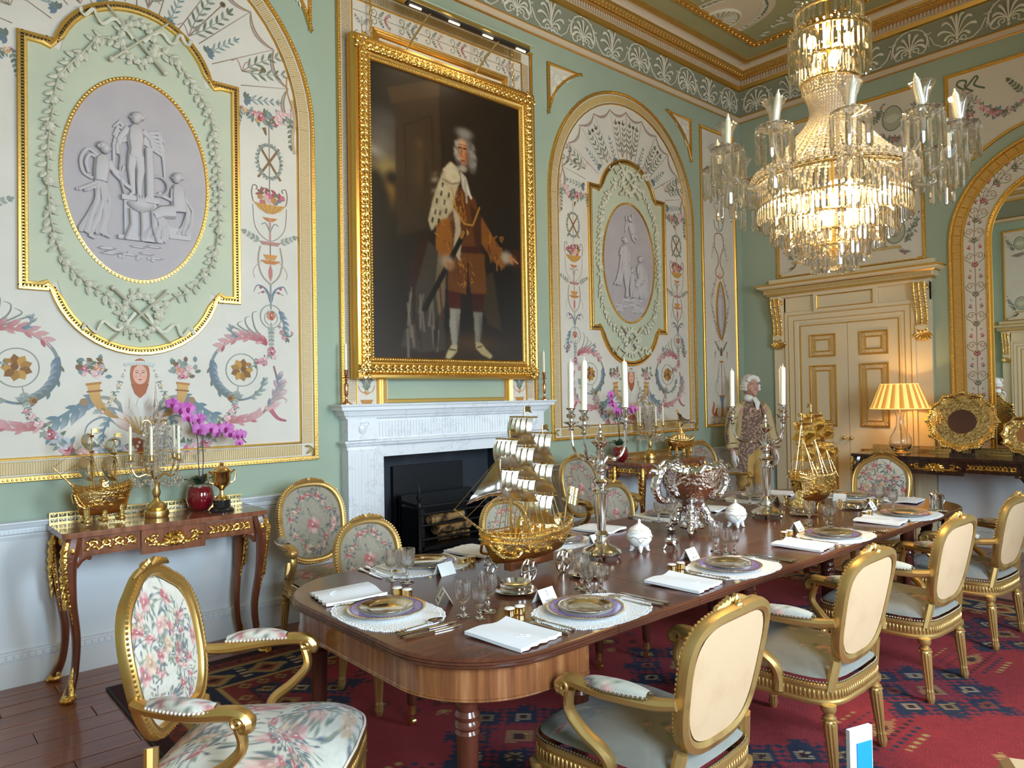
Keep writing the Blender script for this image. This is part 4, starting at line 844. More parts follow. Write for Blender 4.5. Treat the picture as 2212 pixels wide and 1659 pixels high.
def portrait():
    c = Canvas(230, 352, X(40, 28, 20)); px = lambda *p: [((x-802)/314, y) for x, y in p]
    D = lambda r, g, b: X(r, g, b)
    c.blob(.5, .25, .5, .5, D(64, 46, 30), .8, 0, 1); c.blob(.95, .2, .3, .6, D(46, 34, 24), .7, 0, 1)
    c.blob(.06, .28, .12, .12, D(150, 140, 128), .7, .3, 1); c.blob(.10, .20, .10, .06, D(110, 104, 98), .7, .2, 1); c.blob(.08, .36, .09, .05, D(190, 168, 110), .8, -.4, 1); c.blob(.02, .31, .06, .03, D(188, 180, 166), .7, .3, 1); c.blob(.11, .44, .03, .10, D(196, 150, 74), .8, 0, 1); c.blob(.14, .12, .14, .06, D(70, 62, 54), .6, .2, 1)
    for x, y, r in ((.05, .47, .08), (.09, .55, .10), (.02, .40, .05), (.12, .39, .04), (.10, .62, .12), (.16, .55, .05)): c.blob(x, y, r, r, D(20, 15, 12), .95, 0, 1.5)
    c.poly([(.14, .10), (.42, .02), (.44, .52), (.15, .58)], D(84, 64, 44), .85, 3); c.poly([(.10, .09), (.42, .0), (.43, .06), (.12, .14)], D(98, 76, 52), .8, 2); c.poly([(.43, .0), (.46, .0), (.46, .52), (.44, .52)], D(54, 40, 28), .8, 2)
    c.line([(.20, .20), (.37, .14), (.38, .42)], .003, D(54, 40, 26), .9); c.line([(.20, .20), (.21, .46)], .003, D(54, 40, 26), .9)
    c.blob(.30, .33, .05, .14, D(104, 82, 56), .8, .1, 1); c.blob(.29, .25, .022, .025, D(116, 92, 62), .8, 0, 1); c.blob(.33, .36, .02, .10, D(64, 48, 32), .7, 0, 1)
    for i in range(9): a = i*.7; c.line([(.86+.07*cos(a), .24+.06*sin(a)), (.87+.08*cos(a+.7), .24+.09*sin(a+.7))], .004, D(36, 26, 18), .7)
    c.blob(.2, .8, .35, .4, D(24, 18, 14), .9, 0, 1); c.blob(.9, .72, .25, .5, D(32, 22, 15), .85, 0, 1); c.blob(.55, .97, .5, .10, D(70, 50, 32), .9, 0, 1); c.blob(.62, .93, .2, .05, D(104, 80, 52), .7, 0, 1)
    # robe and mantle
    c.poly([(.33, .56), (.36, .60), (.30, .72), (.20, .78), (.22, .66)], D(64, 20, 18), .9, 3)
    c.poly([(.34, .58), (.28, .70), (.20, .86), (.16, .95), (.28, .97), (.44, .96), (.43, .72), (.42, .62)], D(84, 74, 64), .95, 3)
    for i in range(26):
        x = .20+.20*random.random(); y = .70+.2*random.random(); c.line([(x, y), (x-.03+.05*random.random(), y+.06+.06*random.random())], .004+.004*random.random(), D(150, 138, 124) if i % 2 else D(38, 30, 26), .6)
    c.poly([(.40, .62), (.46, .60), (.44, .80), (.40, .84), (.38, .74)], D(150, 132, 104), .8, 3); c.line([(.405, .70), (.425, .85)], .006, D(110, 40, 30), .8)
    c.poly([(.68, .70), (.78, .66), (.84, .88), (.74, .86), (.70, .80)], D(88, 72, 50), .7, 4)
    # legs
    c.poly([(.46, .74), (.55, .75), (.545, .82), (.465, .82)], D(92, 24, 18), 1, 2); c.poly([(.62, .74), (.72, .74), (.70, .82), (.63, .82)], D(76, 22, 16), 1, 2)
    c.poly([(.475, .81), (.545, .81), (.53, .88), (.515, .945), (.485, .945), (.47, .87)], D(176, 168, 154), 1, 2); c.blob(.525, .87, .012, .08, D(120, 110, 100), .7, 0, 1)
    c.poly([(.635, .815), (.70, .815), (.69, .88), (.675, .93), (.645, .93), (.64, .87)], D(150, 144, 132), 1, 2); c.blob(.685, .87, .012, .08, D(100, 92, 84), .7, 0, 1)
    c.poly([(.48, .94), (.52, .94), (.515, .965), (.47, .99), (.44, .985), (.45, .968)], D(206, 190, 150), 1, 2); c.poly([(.645, .925), (.68, .925), (.74, .96), (.77, .975), (.75, .985), (.69, .97), (.65, .95)], D(196, 178, 136), 1, 2); c.line([(.47, .955), (.51, .958)], .004, D(90, 70, 50)); c.line([(.66, .945), (.69, .94)], .004, D(90, 70, 50))
    # coat, breeches
    c.poly([(.47, .59), (.60, .58), (.72, .60), (.73, .745), (.62, .75), (.60, .66), (.585, .755), (.46, .745)], D(128, 80, 30), 1, 2)
    c.poly([(.50, .40), (.58, .36), (.66, .40), (.70, .50), (.68, .60), (.50, .60), (.48, .50)], D(120, 70, 26), 1, 2); c.poly([(.62, .42), (.70, .46), (.72, .60), (.66, .60)], D(70, 40, 18), .8, 3)
    c.poly([(.40, .46), (.47, .46), (.50, .56), (.49, .62), (.43, .645), (.385, .60)], D(170, 112, 40), 1, 2); c.poly([(.70, .46), (.80, .54), (.90, .605), (.86, .645), (.78, .62), (.70, .56)], D(150, 96, 36), 1, 2)
    for i in range(90):
        x, y = random.choice([(.43, .55), (.57, .50), (.58, .68), (.80, .58), (.55, .44)]); x += random.uniform(-.05, .05); y += random.uniform(-.06, .06); c.line([(x, y), (x+random.uniform(-.02, .02), y+random.uniform(-.02, .03))], .003, random.choice([D(214, 156, 66), D(84, 46, 18), D(190, 130, 50)]), .7)
    c.poly([(.50, .585), (.68, .575), (.68, .60), (.50, .61)], D(84, 26, 18), 1, 1); c.line([(.60, .64), (.60, .74)], .004, D(70, 40, 16), .9)
    # ermine
    c.poly([(.49, .285), (.54, .30), (.56, .345), (.52, .40), (.50, .46), (.46, .49), (.42, .50), (.36, .545), (.34, .51), (.37, .44), (.41, .37), (.45, .315)], D(206, 192, 160), 1, 2); c.poly([(.44, .32), (.50, .285), (.56, .33), (.54, .36), (.47, .355)], D(222, 210, 182), 1, 2)
    c.poly([(.50, .44), (.55, .48), (.56, .56), (.545, .64), (.50, .60), (.52, .52)], D(206, 192, 168), .95, 2); c.line([(.44, .355), (.50, .365), (.545, .355)], .005, D(140, 116, 84), .7)
    for x, y in ((.40, .43), (.43, .40), (.45, .43), (.39, .47), (.42, .47), (.46, .46), (.37, .50), (.44, .37), (.41, .50), (.48, .40)): c.line([(x, y), (x-.004, y+.012)], .006, D(30, 24, 20))
    for i in range(40): x = random.uniform(.37, .52); y = random.uniform(.33, .5); c.blob(x, y, .012, .02, D(160, 142, 112) if i % 2 else D(232, 222, 198), .25, 1, 1)
    # cravat, chain, hands, stick
    c.poly([(.555, .31), (.60, .33), (.625, .38), (.60, .40), (.57, .37)], D(206, 198, 184), 1, 1); c.line([(.58, .34), (.63, .40)], .008, D(226, 220, 208)); c.line([(.59, .34), (.60, .42)], .006, D(190, 180, 164))
    c.line([(x, y) for x, y in [(.50, .38), (.53, .46), (.58, .50), (.64, .50), (.69, .43)]], .004, D(206, 160, 76)); c.blob(.60, .53, .012, .014, D(214, 170, 84), 1, 0, 2)
    c.line([(.58, .53), (.48, .64), (.31, .82)], .016, D(22, 18, 16)); c.line([(.575, .53), (.56, .55)], .010, D(176, 130, 60)); c.blob(.46, .645, .04, .035, D(190, 178, 160), .9, 0, 1.5); c.blob(.475, .655, .032, .030, D(206, 156, 116), 1, .6, 2); [c.line([(.462+.011*i, .65), (.470+.012*i, .672)], .003, D(130, 84, 56), .7) for i in range(4)]
    c.blob(.885, .60, .04, .035, D(196, 186, 166), .9, 0, 1.5); c.blob(.93, .605, .035, .028, D(204, 152, 112), 1, .5, 2); c.poly([(.92, .57), (1., .56), (1., .63), (.94, .64)], D(84, 34, 24), .7, 2); c.line([(.93, .60), (.97, .615)], .005, D(216, 160, 120))
    # head
    c.blob(.595, .235, .062, .085, D(140, 136, 132), 1, 0, 2.5); c.blob(.645, .265, .030, .06, D(150, 146, 140), 1, 0, 2); c.blob(.54, .245, .022, .05, D(170, 164, 156), 1, 0, 2); c.blob(.59, .17, .055, .028, D(176, 172, 166), .8, 0, 1.5)
    c.blob(.578, .238, .038, .065, D(214, 160, 120), 1, 0, 3); c.blob(.572, .21, .03, .025, D(230, 184, 144), .8, 0, 1.5); c.blob(.606, .255, .016, .05, D(156, 100, 70), .7, 0, 1.2); c.blob(.575, .30, .03, .02, D(206, 196, 180), .8, 0, 2); c.blob(.58, .278, .022, .014, D(196, 138, 104), .8, 0, 1.5)
    for x in (.560, .592): c.line([(x-.009, .226), (x+.009, .225)], .0045, D(60, 38, 28)); c.line([(x-.012, .215), (x+.012, .214)], .003, D(120, 84, 62), .8)
    c.line([(.573, .225), (.566, .252), (.577, .256)], .004, D(166, 104, 78), .9); c.line([(.563, .272), (.588, .271)], .004, D(150, 66, 54)); c.blob(.555, .255, .012, .012, D(220, 150, 120), .5, 0, 1)
    for i in range(40): x = random.choice([.54, .648])+random.uniform(-.018, .018); y = random.uniform(.2, .31); c.blob(x, y, .012, .008, random.choice([D(196, 192, 186), D(110, 104, 98)]), .5, .4, 1.2)
    c.a = np.clip(c.a, 0, 1)**1.22*.72; c.noise(2, .05, 1); c.noise(14, .08, 2); return c
pt = thing('framed_portrait', 'large dark full-length oil portrait of a man in ermine robe in a heavy gilt frame', 'painting', wl(3.545, 0, .062), rot=WL)
fr = rect(-.915, 1.69, .915, 4.255)
portrait().mesh('canvas', 'oil_paint', lambda X_, Y_: (-.755+1.51*X_, 4.13-2.30*Y_, .03+0*X_), pt, 0)
def fsweep(name, prof, m): return B().sweep(fr, prof, True).build(name, m, pt, smooth=30)
B().sweep(fr, [(.0, -.03), (0, .05), (.010, .072), (.030, .080), (.042, .07), (.050, .064)], True).build('outer_frame', 'gilding', pt)
fsweep('carved_band', [(.048, .060), (.060, .078), (.085, .088), (.108, .078), (.118, .060)], 'gilt_carved')
fsweep('inner_frame', [(.116, .058), (.122, .060), (.134, .052), (.150, .048), (.158, .042), (.166, .03), (.168, .02)], 'gilding')
b = B(); beads(fr, .03, .012, .074, .055, long=1.3, b=b); beads(fr, .022, .008, .048, .148, b=b); b.build('beading', 'gilding_bright', pt, kind='stuff')
b = B(); R = random.Random(8)
for p_, t_ in along(fr, .055, True):
    n_ = Vector((-t_.y, t_.x)); q = p_+n_*.084; a = math.atan2(t_.y, t_.x)
    for s in (-1, 1): relief_leaf(b, q.x, q.y, a+s*.75, .045, .026, .083, .0); relief_leaf(b, q.x, q.y, a+PI+s*.75, .03, .02, .083, .0)
    b.ball((q.x, q.y, .088), .011, 6, 4)
b.build('leaf_carving', 'gilding_bright', pt, kind='stuff')
for s in (-1, 1):
    b = B()
    for k in range(14):
        M = T(s*.72, 4.265+.034*k, -.005, ry=PI/2*(k % 2)); b.tube([(.009*cos(a), .022*sin(a), 0) for a in [2*PI*i/8 for i in range(8)]], .004, 5, True, M=M)
    tag(b.build('hanging_chain', 'brass'), 'brass hanging chain at the %s top corner of the gilt portrait frame' % ('left' if s < 0 else 'right'), 'chain', 'picture chains').location = wl(3.545, 0, .062); COL.objects['hanging_chain' if s < 0 else 'hanging_chain.001'].rotation_euler = WL
pl = thing('picture_light', 'long slim brass picture light bar above the portrait', 'lamp', wl(3.56, 4.50, 0), rot=WL)
b = B(); b.tube([(-.62, 0, .36), (.62, 0, .36)], .028, 12, flat=(.8, 1)); b.build('light_bar', 'brass', pl)
B().bx((-.61, -.034, .335), (.61, -.018, .385)).build('shade_slot', 'flame_dark', pl, smooth=0)
for u in (-.53, -.17, .17, .53): B().tube([(u-.05, -.036, .36), (u+.05, -.036, .36)], .008, 8).build('bulb', 'bulb_small', pl)
for u in (-.38, .30): B().tube(crom([(u, -.02, .36), (u-.03, -.10, .26), (u-.06, -.21, .13), (u-.065, -.26, .10), (u-.065, -.265, .06)], 5), .008, 7).build('arm', 'brass', pl)
B().tube([(-.7, .035, .37), (.68, .035, .37)], .010, 6).build('conduit', 'wall_green', pl)
for u in (-.2, .2): light('picture_light_lamp', 'SPOT', (3.55+u, YL-.42, 4.46), 8, (1.0, .80, .52), (.42, 0, 0), spot_size=2.2, spot_blend=.8, shadow_soft_size=.12)
# ================================================================ chimneypiece
fp = thing('fireplace', 'white marble chimneypiece with fluted frieze and urns around the black hearth', 'fireplace', (3.55, YL, 0))
def fbx(b, x0, x1, d0, d1, z0, z1): return b.bx((x0, -d1, z0), (x1, -d0, z1))
MF = Matrix(((1, 0, 0, 0), (0, 0, -1, 0), (0, 1, 0, 0), (0, 0, 0, 1)))     # (u, v, d) -> (x, -d, z)
for s in (-1, 1):
    b = B(); fbx(b, s*.985-.0, s*.68, 0, .085, 0, 1.21); fbx(b, s*.985, s*.74, .085, .10, .18, 1.17); fbx(b, s*1.0, s*.66, 0, .115, 0, .18)
    j = b.build('jamb', 'marble', fp, smooth=0)
    for k in range(4): B().tube([(s*(.765+.052*k+.02), .22, .1), (s*(.765+.052*k+.02), 1.14, .1)], .017, 8, flat=(.35, 1), M=MF, up=(0, 0, 1)).build('flute', 'marble', j)
fbx(fbx(B(), -.70, .70, 0, .07, 1.105, 1.21), -.985, .985, 0, .085, 1.21, 1.215).build('lintel', 'marble', fp, smooth=0)
def mould(prof, w, name, m, ret=True):
    b = B(); pth = [(-w, 0), (-w, -.0001)]
    P_ = [(w, 0.0), (w, -.085), (-w, -.085), (-w, 0.0)]     # plan, travelling round the front
    b2 = B(); pr = [(-o, z) for o, z in prof]
    b2.sweep([(-w, 0), (-w, -.085), (w, -.085), (w, 0)], pr); return b2.build(name, m, fp, smooth=25)
mould([(0, 1.19), (.012, 1.20), (.016, 1.215), (.03, 1.22), (.03, 1.235), (.0, 1.24)], .985, 'architrave_moulding', 'marble')
fbx(B(), -.985, .985, 0, .085, 1.235, 1.40).build('frieze', 'marble', fp, smooth=0)
for s in (-1, 1): fbx(B(), s*.985, s*.745, .085, .10, 1.24, 1.40).build('frieze_block', 'marble', fp, smooth=0)
b = B(); n = 52
for k in range(n): u = -.72+1.44*(k+.5)/n; b.tube([(u, 1.255, .086), (u, 1.375, .086)], .0098, 7, flat=(.8, 1), M=MF, up=(0, 0, 1))
b.build('frieze_fluting', 'marble', fp, kind='stuff')
for s in (-1, 1):
    b = B(); b.lathe([(.0, 1.25), (.026, 1.252), (.026, 1.258), (.010, 1.27), (.010, 1.28), (.030, 1.30), (.036, 1.325), (.032, 1.345), (.016, 1.352), (.016, 1.36), (.024, 1.368), (.0, 1.375)], 14, T(s*.865, -.10, 0), sc=(1, .5))
    b.tube(crom([(s*.865+.03, -.104, 1.335), (s*.865+.052, -.104, 1.355), (s*.865+.04, -.104, 1.372), (s*.865+.02, -.104, 1.365)], 4), .004, 6); b.build('urn', 'marble', fp)
mould([(0, 1.39), (.015, 1.40), (.02, 1.415), (.035, 1.42), (.045, 1.445), (.05, 1.455), (.075, 1.46), (.078, 1.485), (.09, 1.49), (.095, 1.503), (0, 1.503)], .985, 'mantel_shelf', 'marble')
fbx(B(), -1.07, 1.07, 0, .17, 1.495, 1.5045).build('shelf_top', 'marble', fp, smooth=0)
b = B()   # firebox
b.bx((-.70, .0, -.01), (-.68, .36, 1.12)); b.bx((.68, .0, -.01), (.70, .36, 1.12)); b.bx((-.70, .34, 0), (.70, .36, 1.12)); b.bx((-.70, 0, 1.105), (.70, .36, 1.12)); b.bx((-.70, -.0, -.01), (.70, .36, .005))
b.build('firebox', 'firebrick', fp, smooth=0)
B().bx((-.36, .30, .52), (.36, .34, .98)).bx((-.33, .29, .50), (.33, .31, .76)).build('fireback', 'iron', fp, smooth=0)
gr = thing('fire_grate', 'black iron fire grate with scrolled fret and knob finials in the hearth', 'grate', (3.55, 4.80, .005))
b = B()
for z in (.42, .53, .62): b.tube([(-.36, -.06, z), (.36, -.06, z)], .010, 8)
b.tube([(-.36, -.06, .68), (.36, -.06, .68)], .013, 8)
for s in (-1, 1): b.tube([(s*.36, -.06, .68), (s*.36, .22, .70)], .012, 8); b.bx((s*.36-.05*(s > 0), -.05, .34), (s*.36+.05*(s < 0), .22, .66))
b.bx((-.36, -.05, .33), (.36, .24, .36)); b.bx((-.36, .2, .36), (.36, .24, .75)); b.build('basket', 'iron', gr)
for s in (-1, 1): B().lathe([(.022, 0), (.022, .02), (.014, .04), (.014, .30), (.02, .32), (.02, .36), (.012, .38), (.012, .66), (.022, .68), (.022, .70), (.010, .72), (.020, .75), (.022, .765), (.010, .785), (.012, .80), (.004, .85), (0, .86)], 12, T(s*.37, -.07, 0)).build('post', 'iron', gr)
b = B(); b.bx((-.36, -.075, .12), (.36, -.065, .16)); b.bx((-.36, -.075, .285), (.36, -.065, .32))
for k in range(9):
    for s in (-1, 1): b.tube([(x, -.075, z) for x, z in spiral(-.32+.08*k, .222, .052, .012, s*.5, s*6+s*.5, 18)], .006, 6)
b.build('fret', 'iron', gr)
fd = thing('fender', 'low black iron pierced fender on the hearth floor', 'fender', (3.55, 4.66, .0)); b = B(); b.bx((-.62, 0, 0), (.62, .02, .02)); b.bx((-.62, 0, .13), (.62, .02, .145))
for k in range(20): b.tube([(x, .01, z) for x, z in spiral(-.58+.061*k, .075, .05, .012, .3, 6.5, 14)], .005, 5)
for s in (-1, 1): b.bx((s*.62-.01, 0, 0), (s*.62+.01, .14, .145))
b.build('fret', 'iron', fd); 
for i, (x0, z0, x1, z1, r) in enumerate([(-.19, .55, .14, .575, .040), (-.15, .465, .20, .48, .042), (-.12, .393, .18, .397, .028)]):
    b = B(); b.tube([(x0+(x1-x0)*k/6, .01*sin(k*2), z0+(z1-z0)*k/6+.004*sin(k*3)) for k in range(7)], [r*(1+.06*sin(k*2.3)) for k in range(7)], 12)
    tag(b.build('log', 'bark'), 'birch log in the fire grate, %s of three' % ('topmost', 'middle', 'lowest')[i], 'log', 'logs in the grate', (3.55+.02*i, 4.86+.01*i, .0))
def candle(loc, h, r, label, lean=0, group=None, par=None):
    b = B(); b.lathe([(r, 0), (r, h*.9), (r*.97, h*.93), (r*.75, h*.965), (r*.3, h*.985), (r*.12, h)], 12); o = tag(b.build('candle', 'wax'), label, 'candle', group, loc); o.rotation_euler = (0, lean, 0)
    B().tube([(0, 0, h*.985), (.001, 0, h+.012)], .0016, 5).build('wick', 'white_cloth', o); return o
for s, nm in ((-1, 'left'), (1, 'right')):
    x = 3.55+s*.995
    t = thing('mantel_candlestick', 'slender copper candlestick on the %s end of the mantelpiece' % nm, 'candlestick', (x, YL-.10, 1.505), 0, 'mantelpiece candlesticks')
    B().lathe([(.0, 0), (.046, 0), (.046, .006), (.03, .012), (.012, .02), (.014, .03), (.008, .035), (.010, .05), (.006, .06)], 16).build('base', 'copper', t)
    B().lathe([(.008, .058), (.014, .07), (.017, .14), (.010, .155), (.006, .165), (.012, .175), (.006, .185), (.026, .192), (.028, .197), (.008, .20), (.014, .21), (.015, .245), (.017, .25), (0, .25)], 16).build('stem', 'copper', t)
    candle((x, YL-.10, 1.755), .195, .0105, 'white candle in the copper candlestick on the %s of the mantelpiece' % nm, 0, 'mantelpiece candles')
# ================================================================ the door wall
dr = struct(thing('door_1', 'tall cream double door with gilt panels', 'door', wf(3.535), rot=WF)); del dr['label'], dr['category']
b = B()
for s in (-1, 1): b.bx((s*.71, 0, 0), (s*.86, 2.64, .035)); b.bx((s*.71, 0, .035), (s*.86, .22, .05))
b.bx((-.86, 2.46, 0), (.86, 2.66, .035)); b.build('door_case', 'door_cream', dr, smooth=0)
ap = [(-.545, 0), (-.545, 2.305), (.545, 2.305), (.545, 0)]
B().sweep(ap, [(-.004, .0), (-.004, .022), (.018, .024), (.022, .034), (.055, .036), (.060, .042), (.118, .046), (.122, .054), (.150, .06), (.165, .058), (.170, .03)]).build('architrave', 'door_cream', dr)
B().sweep(ap, [(-.012, .02), (-.010, .030), (0, .030), (.002, .02)]).build('gilt_line', 'gilding', dr); B().sweep(ap, [(.056, .036), (.057, .044), (.063, .046), (.064, .040)]).build('gilt_line', 'gilding', dr)
B().sweep(ap, [(.119, .046), (.120, .056), (.127, .058), (.128, .05)]).build('gilt_line', 'gilding', dr)
for s, nm in ((-1, 'left'), (1, 'right')):
    lf = B().bx((s*.003, .01, .0), (s*.543, 2.30, .018)).build('door_leaf', 'door_cream', dr, smooth=0)
    for z0, z1 in ((1.927, 2.19), (1.14, 1.838), (.20, .91)):
        pc = rect(s*.28-.152, z0, s*.28+.152, z1)
        B().sweep(pc, [(0, .016), (.002, .034), (.012, .036), (.020, .024), (.062, .024), (.066, .032), (.072, .032), (.075, .02)], True).build('panel_moulding', 'gilding', lf)
        g = B(); x0, x1 = s*.28-.152, s*.28+.152; flutes([(x0+.06, z0), (x1-.06, z0)], .012, .024, .058, .007, .024, .006, b=g); flutes([(x1, z0+.06), (x1, z1-.06)], .012, .024, .058, .007, .024, .006, b=g); flutes([(x1-.06, z1), (x0+.06, z1)], .012, .024, .058, .007, .024, .006, b=g); flutes([(x0, z1-.06), (x0, z0+.06)], .012, .024, .058, .007, .024, .006, b=g)
        for cx_ in (x0+.04, x1-.04):
            for cy_ in (z0+.04, z1-.04): [relief_leaf(g, cx_, cy_, q*PI/2+PI/4, .026, .010, .024) for q in range(4)]
        g.build('panel_fluting', 'door_cream', lf, kind='stuff')
    B().tube([(s*.04, 1.02, .018), (s*.04, 1.02, .05)], .01, 8).ball((s*.04, 1.02, .06), .02, 10, 6).build('door_handle', 'brass', lf)
B().prism([(-.50+.022*x, 1.12+.055*y) for x, y in [(-1, -1), (-.6, -1.5), (.6, -1.5), (1, -1), (1, 1), (.6, 1.5), (0, 1.9), (-.6, 1.5), (-1, 1)]], .018, .026).build('lock_plate', 'brass', dr)
b = B()
for s in (-1, 1): b.bx((s*.35, 2.475, .0), (s*.70, 2.64, .04))
b.build('frieze_board', 'door_cream', dr, smooth=0)
B().sweep(rect(-.345, 2.44, .345, 2.665), [(0, 0), (0, .09), (.035, .09), (.045, .076), (.05, .07)], True).bx((-.30, 2.485, 0), (.30, 2.62, .07)).build('frieze_tablet', 'door_cream', dr, smooth=0)
B().sweep(rect(-.345, 2.44, .345, 2.665), [(.036, .088), (.038, .094), (.046, .09), (.048, .076)], True).build('gilt_line', 'gilding', dr)
def entab(prof, w0, name, m): return B().sweep([(-w0, 0), (-w0, -.09), (w0, -.09), (w0, 0)], [(-o, z) for o, z in prof], M=Matrix(((1, 0, 0, 0), (0, 0, 1, 0), (0, -1, 0, 0), (0, 0, 0, 1)))).build(name, m, dr, smooth=25)
entab([(-.05, 2.635), (.0, 2.645), (.01, 2.665), (.03, 2.672), (.034, 2.69), (.06, 2.695), (.06, 2.742), (.08, 2.75), (.11, 2.765), (.125, 2.785), (.13, 2.80), (-.04, 2.805)], .86, 'cornice', 'door_cream')
entab([(.028, 2.670), (.036, 2.674), (.040, 2.690)], .862, 'gilt_line', 'gilding'); entab([(.060, 2.742), (.075, 2.743), (.084, 2.752)], .862, 'gilt_line', 'gilding'); entab([(.122, 2.782), (.134, 2.786), (.136, 2.80), (.13, 2.803)], .86, 'gilt_line', 'gilding')
g = B(); n = 118
for k in range(n): u = -.91+1.82*(k+.5)/n; g.bx((u-.005, 2.700, .148), (u+.004, 2.738, .156))
g.build('cornice_fluting', 'gilt_band', dr, kind='stuff')
B().bx((-.90, 2.80, 0), (.90, 2.875, .06)).build('attic_block', 'door_cream', dr, smooth=0)
for s, nm in ((-1, 'left'), (1, 'right')):      # console brackets
    cs = B().prism([(0.04, 2.65), (0.04, 2.12), (.075, 2.12), (.095, 2.15), (.09, 2.20), (.075, 2.26), (.085, 2.36), (.125, 2.50), (.14, 2.58), (.14, 2.65)][::-1], -.062, .062, M=T(s*.785, 0, 0, ry=-PI/2) if False else Matrix(((0, 0, 1, s*.785), (0, 1, 0, 0), (1, 0, 0, 0), (0, 0, 0, 1)))).build('console_bracket', 'door_cream', dr, smooth=40)
    g = B(); fr_ = crom([(2.63, .145), (2.56, .142), (2.46, .118), (2.36, .090), (2.27, .078), (2.20, .092)], 4)
    for q in (-.05, -.003, .05): g.tube([(s*.785+q, z, d+.002) for z, d in fr_], .008, 6)
    for k in range(len(fr_)-1):
        z, d = fr_[k]
        for q in (-.026, .024): g.ball((s*.785+q, z, d), .012, 6, 4, sc=(1.3, .7, .7))
    for q in (-1, 1): g.tube([(s*.785+q*.064, z, d) for d, z in spiral(.10, 2.58, .035, .008, 0, 8, 18)], .006, 5)
    for q in range(7): a = -PI/2+(q-3)*.34; g.tube([(s*.785+.02*cos(a), 2.15+.02*sin(a), .06), (s*.785+.09*cos(a), 2.15+.09*sin(a), .085), (s*.785+.115*cos(a), 2.15+.115*sin(a), .06)], [.006, .014, .006], 6, flat=(.6, 1))
    g.tube([(s*.785+.05*cos(a), 2.17+.035*sin(a), .09) for a in [PI+PI*k/10 for k in range(11)]], .010, 6); g.build('gilt_carving', 'gilt_carved', cs)
# overdoor panel
od = thing('overdoor_panel', 'gilt framed painted overdoor panel partly hidden behind the chandelier', 'wall panel', wf(3.535), rot=WF)
B().prism(rect(-.80, 2.90, .80, 4.68), 0, .006).build('ground', 'panel_cream', od, smooth=0); frame_bits(od, rect(-.815, 2.885, .815, 4.70), .03)
p = P(); p.oy = 0
for sx in (-1, 1):
    p.sx = sx
    for cy in (4.42, 3.22):
        p.poly([(.52+.10*cos(t), cy+.13*sin(t)) for t in [2*PI*i/20 for i in range(20)]], X(170, 170, 148)); p.ring(.52, cy, .10, .13, .012, X(120, 124, 104)); [p.leaf(.52, cy-.05, PI/2+(i-3)*.3, .11, .03, X(196, 196, 176)) for i in range(7)]
        p.swag(.22, cy+.05, .44, cy+.16, .06, .028, [BRN, DKG, OCH], 12, 5); p.swag(.62, cy-.12, .76, cy+.16, .04, .026, [BRN, DKG], 10, 7); p.swag(.40, cy-.15, .66, cy-.22, .05, .026, [DKG, RED], 10, 2)
p.sx = 1; p.build('painted_ornament', 'paint', od, smooth=0)
ov = [(.36*cos(a), 3.85+.52*sin(a)) for a in [2*PI*i/48 for i in range(48)]]
B().prism(ov, .006, .012).build('oval_ground', 'panel_mauve', od, smooth=0); B().sweep(ov, [(-.03, .006), (-.026, .024), (.0, .026), (.006, .01)], True).build('oval_rim', 'gilding', od)
b = B(); relief_head(b, -.06, 4.10, .045, 1); fig(b, [(-.06, 4.05, .02), (-.07, 4.0, .06), (-.06, 3.88, .06), (-.03, 3.78, .07)]); drape(b, [(-.02, 3.82), (.06, 3.68), (.05, 3.52)], .2, 7, .024, 3); fig(b, [(-.03, 4.0, .025), (.08, 3.92, .02), (.16, 3.98, .015)]); b.build('cameo_figure', 'grisaille', od)
b = B(); bp = [(-.74, 2.90), (-.74, 2.93), (-.62, 2.95), (-.56, 3.0), (-.56, 3.03), (.56, 3.03), (.56, 3.0), (.62, 2.95), (.74, 2.93), (.74, 2.90)]; b.prism(bp[::-1], .006, .045); b.build('overdoor_base', 'cream_paint', od, smooth=0)
B().bx((-.58, 3.03, .006), (.58, 3.055, .06)).build('base_ledge', 'gilt_band', od, smooth=0)
# mirror arch
ma = thing('arched_mirror', 'tall arched mirror with gilt fluted and painted border behind the far console table', 'mirror', wf(1.54), rot=WF)
def mp(r, zb=.96): return [(-r, zb), (r, zb)]+[(r*cos(PI*k/30), 2.97+r*sin(PI*k/30)) for k in range(31)]
def msw(name, m, prof): return B().sweep(mp(.97)[1:]+[(-.97, .96)], prof).build(name, m, ma, smooth=25)
B().prism(mp(.61), 0.012, .016).build('mirror_glass', 'mirror', ma, smooth=0)
msw('gilt_moulding', 'gilding', [(0, 0), (0, .03), (.004, .036), (.026, .036), (.03, .018)]); msw('flute_bed', 'gilt_band', [(.03, .014), (.112, .014)]); msw('gilt_moulding', 'gilding', [(.110, .01), (.112, .026), (.126, .026), (.130, .012)])
msw('painted_band', 'panel_cream', [(.130, .010), (.325, .010)]); msw('inner_moulding', 'gilding', [(.322, .010), (.324, .03), (.345, .032), (.350, .02), (.372, .02), (.376, .012), (.378, .006)])
flutes(mp(.97)[1:]+[(-.97, .96)], .0165, .034, .108, .010, .014, .010).build('fluting', 'gilding_bright', ma, kind='stuff')
b = B(); beads(mp(.97)[1:]+[(-.97, .96)], .022, .009, .036, .015, False, b=b); beads(mp(.97)[1:]+[(-.97, .96)], .022, .008, .030, .336, False, b=b); b.build('beading', 'gilding_bright', ma, kind='stuff')
p = P(.0105)
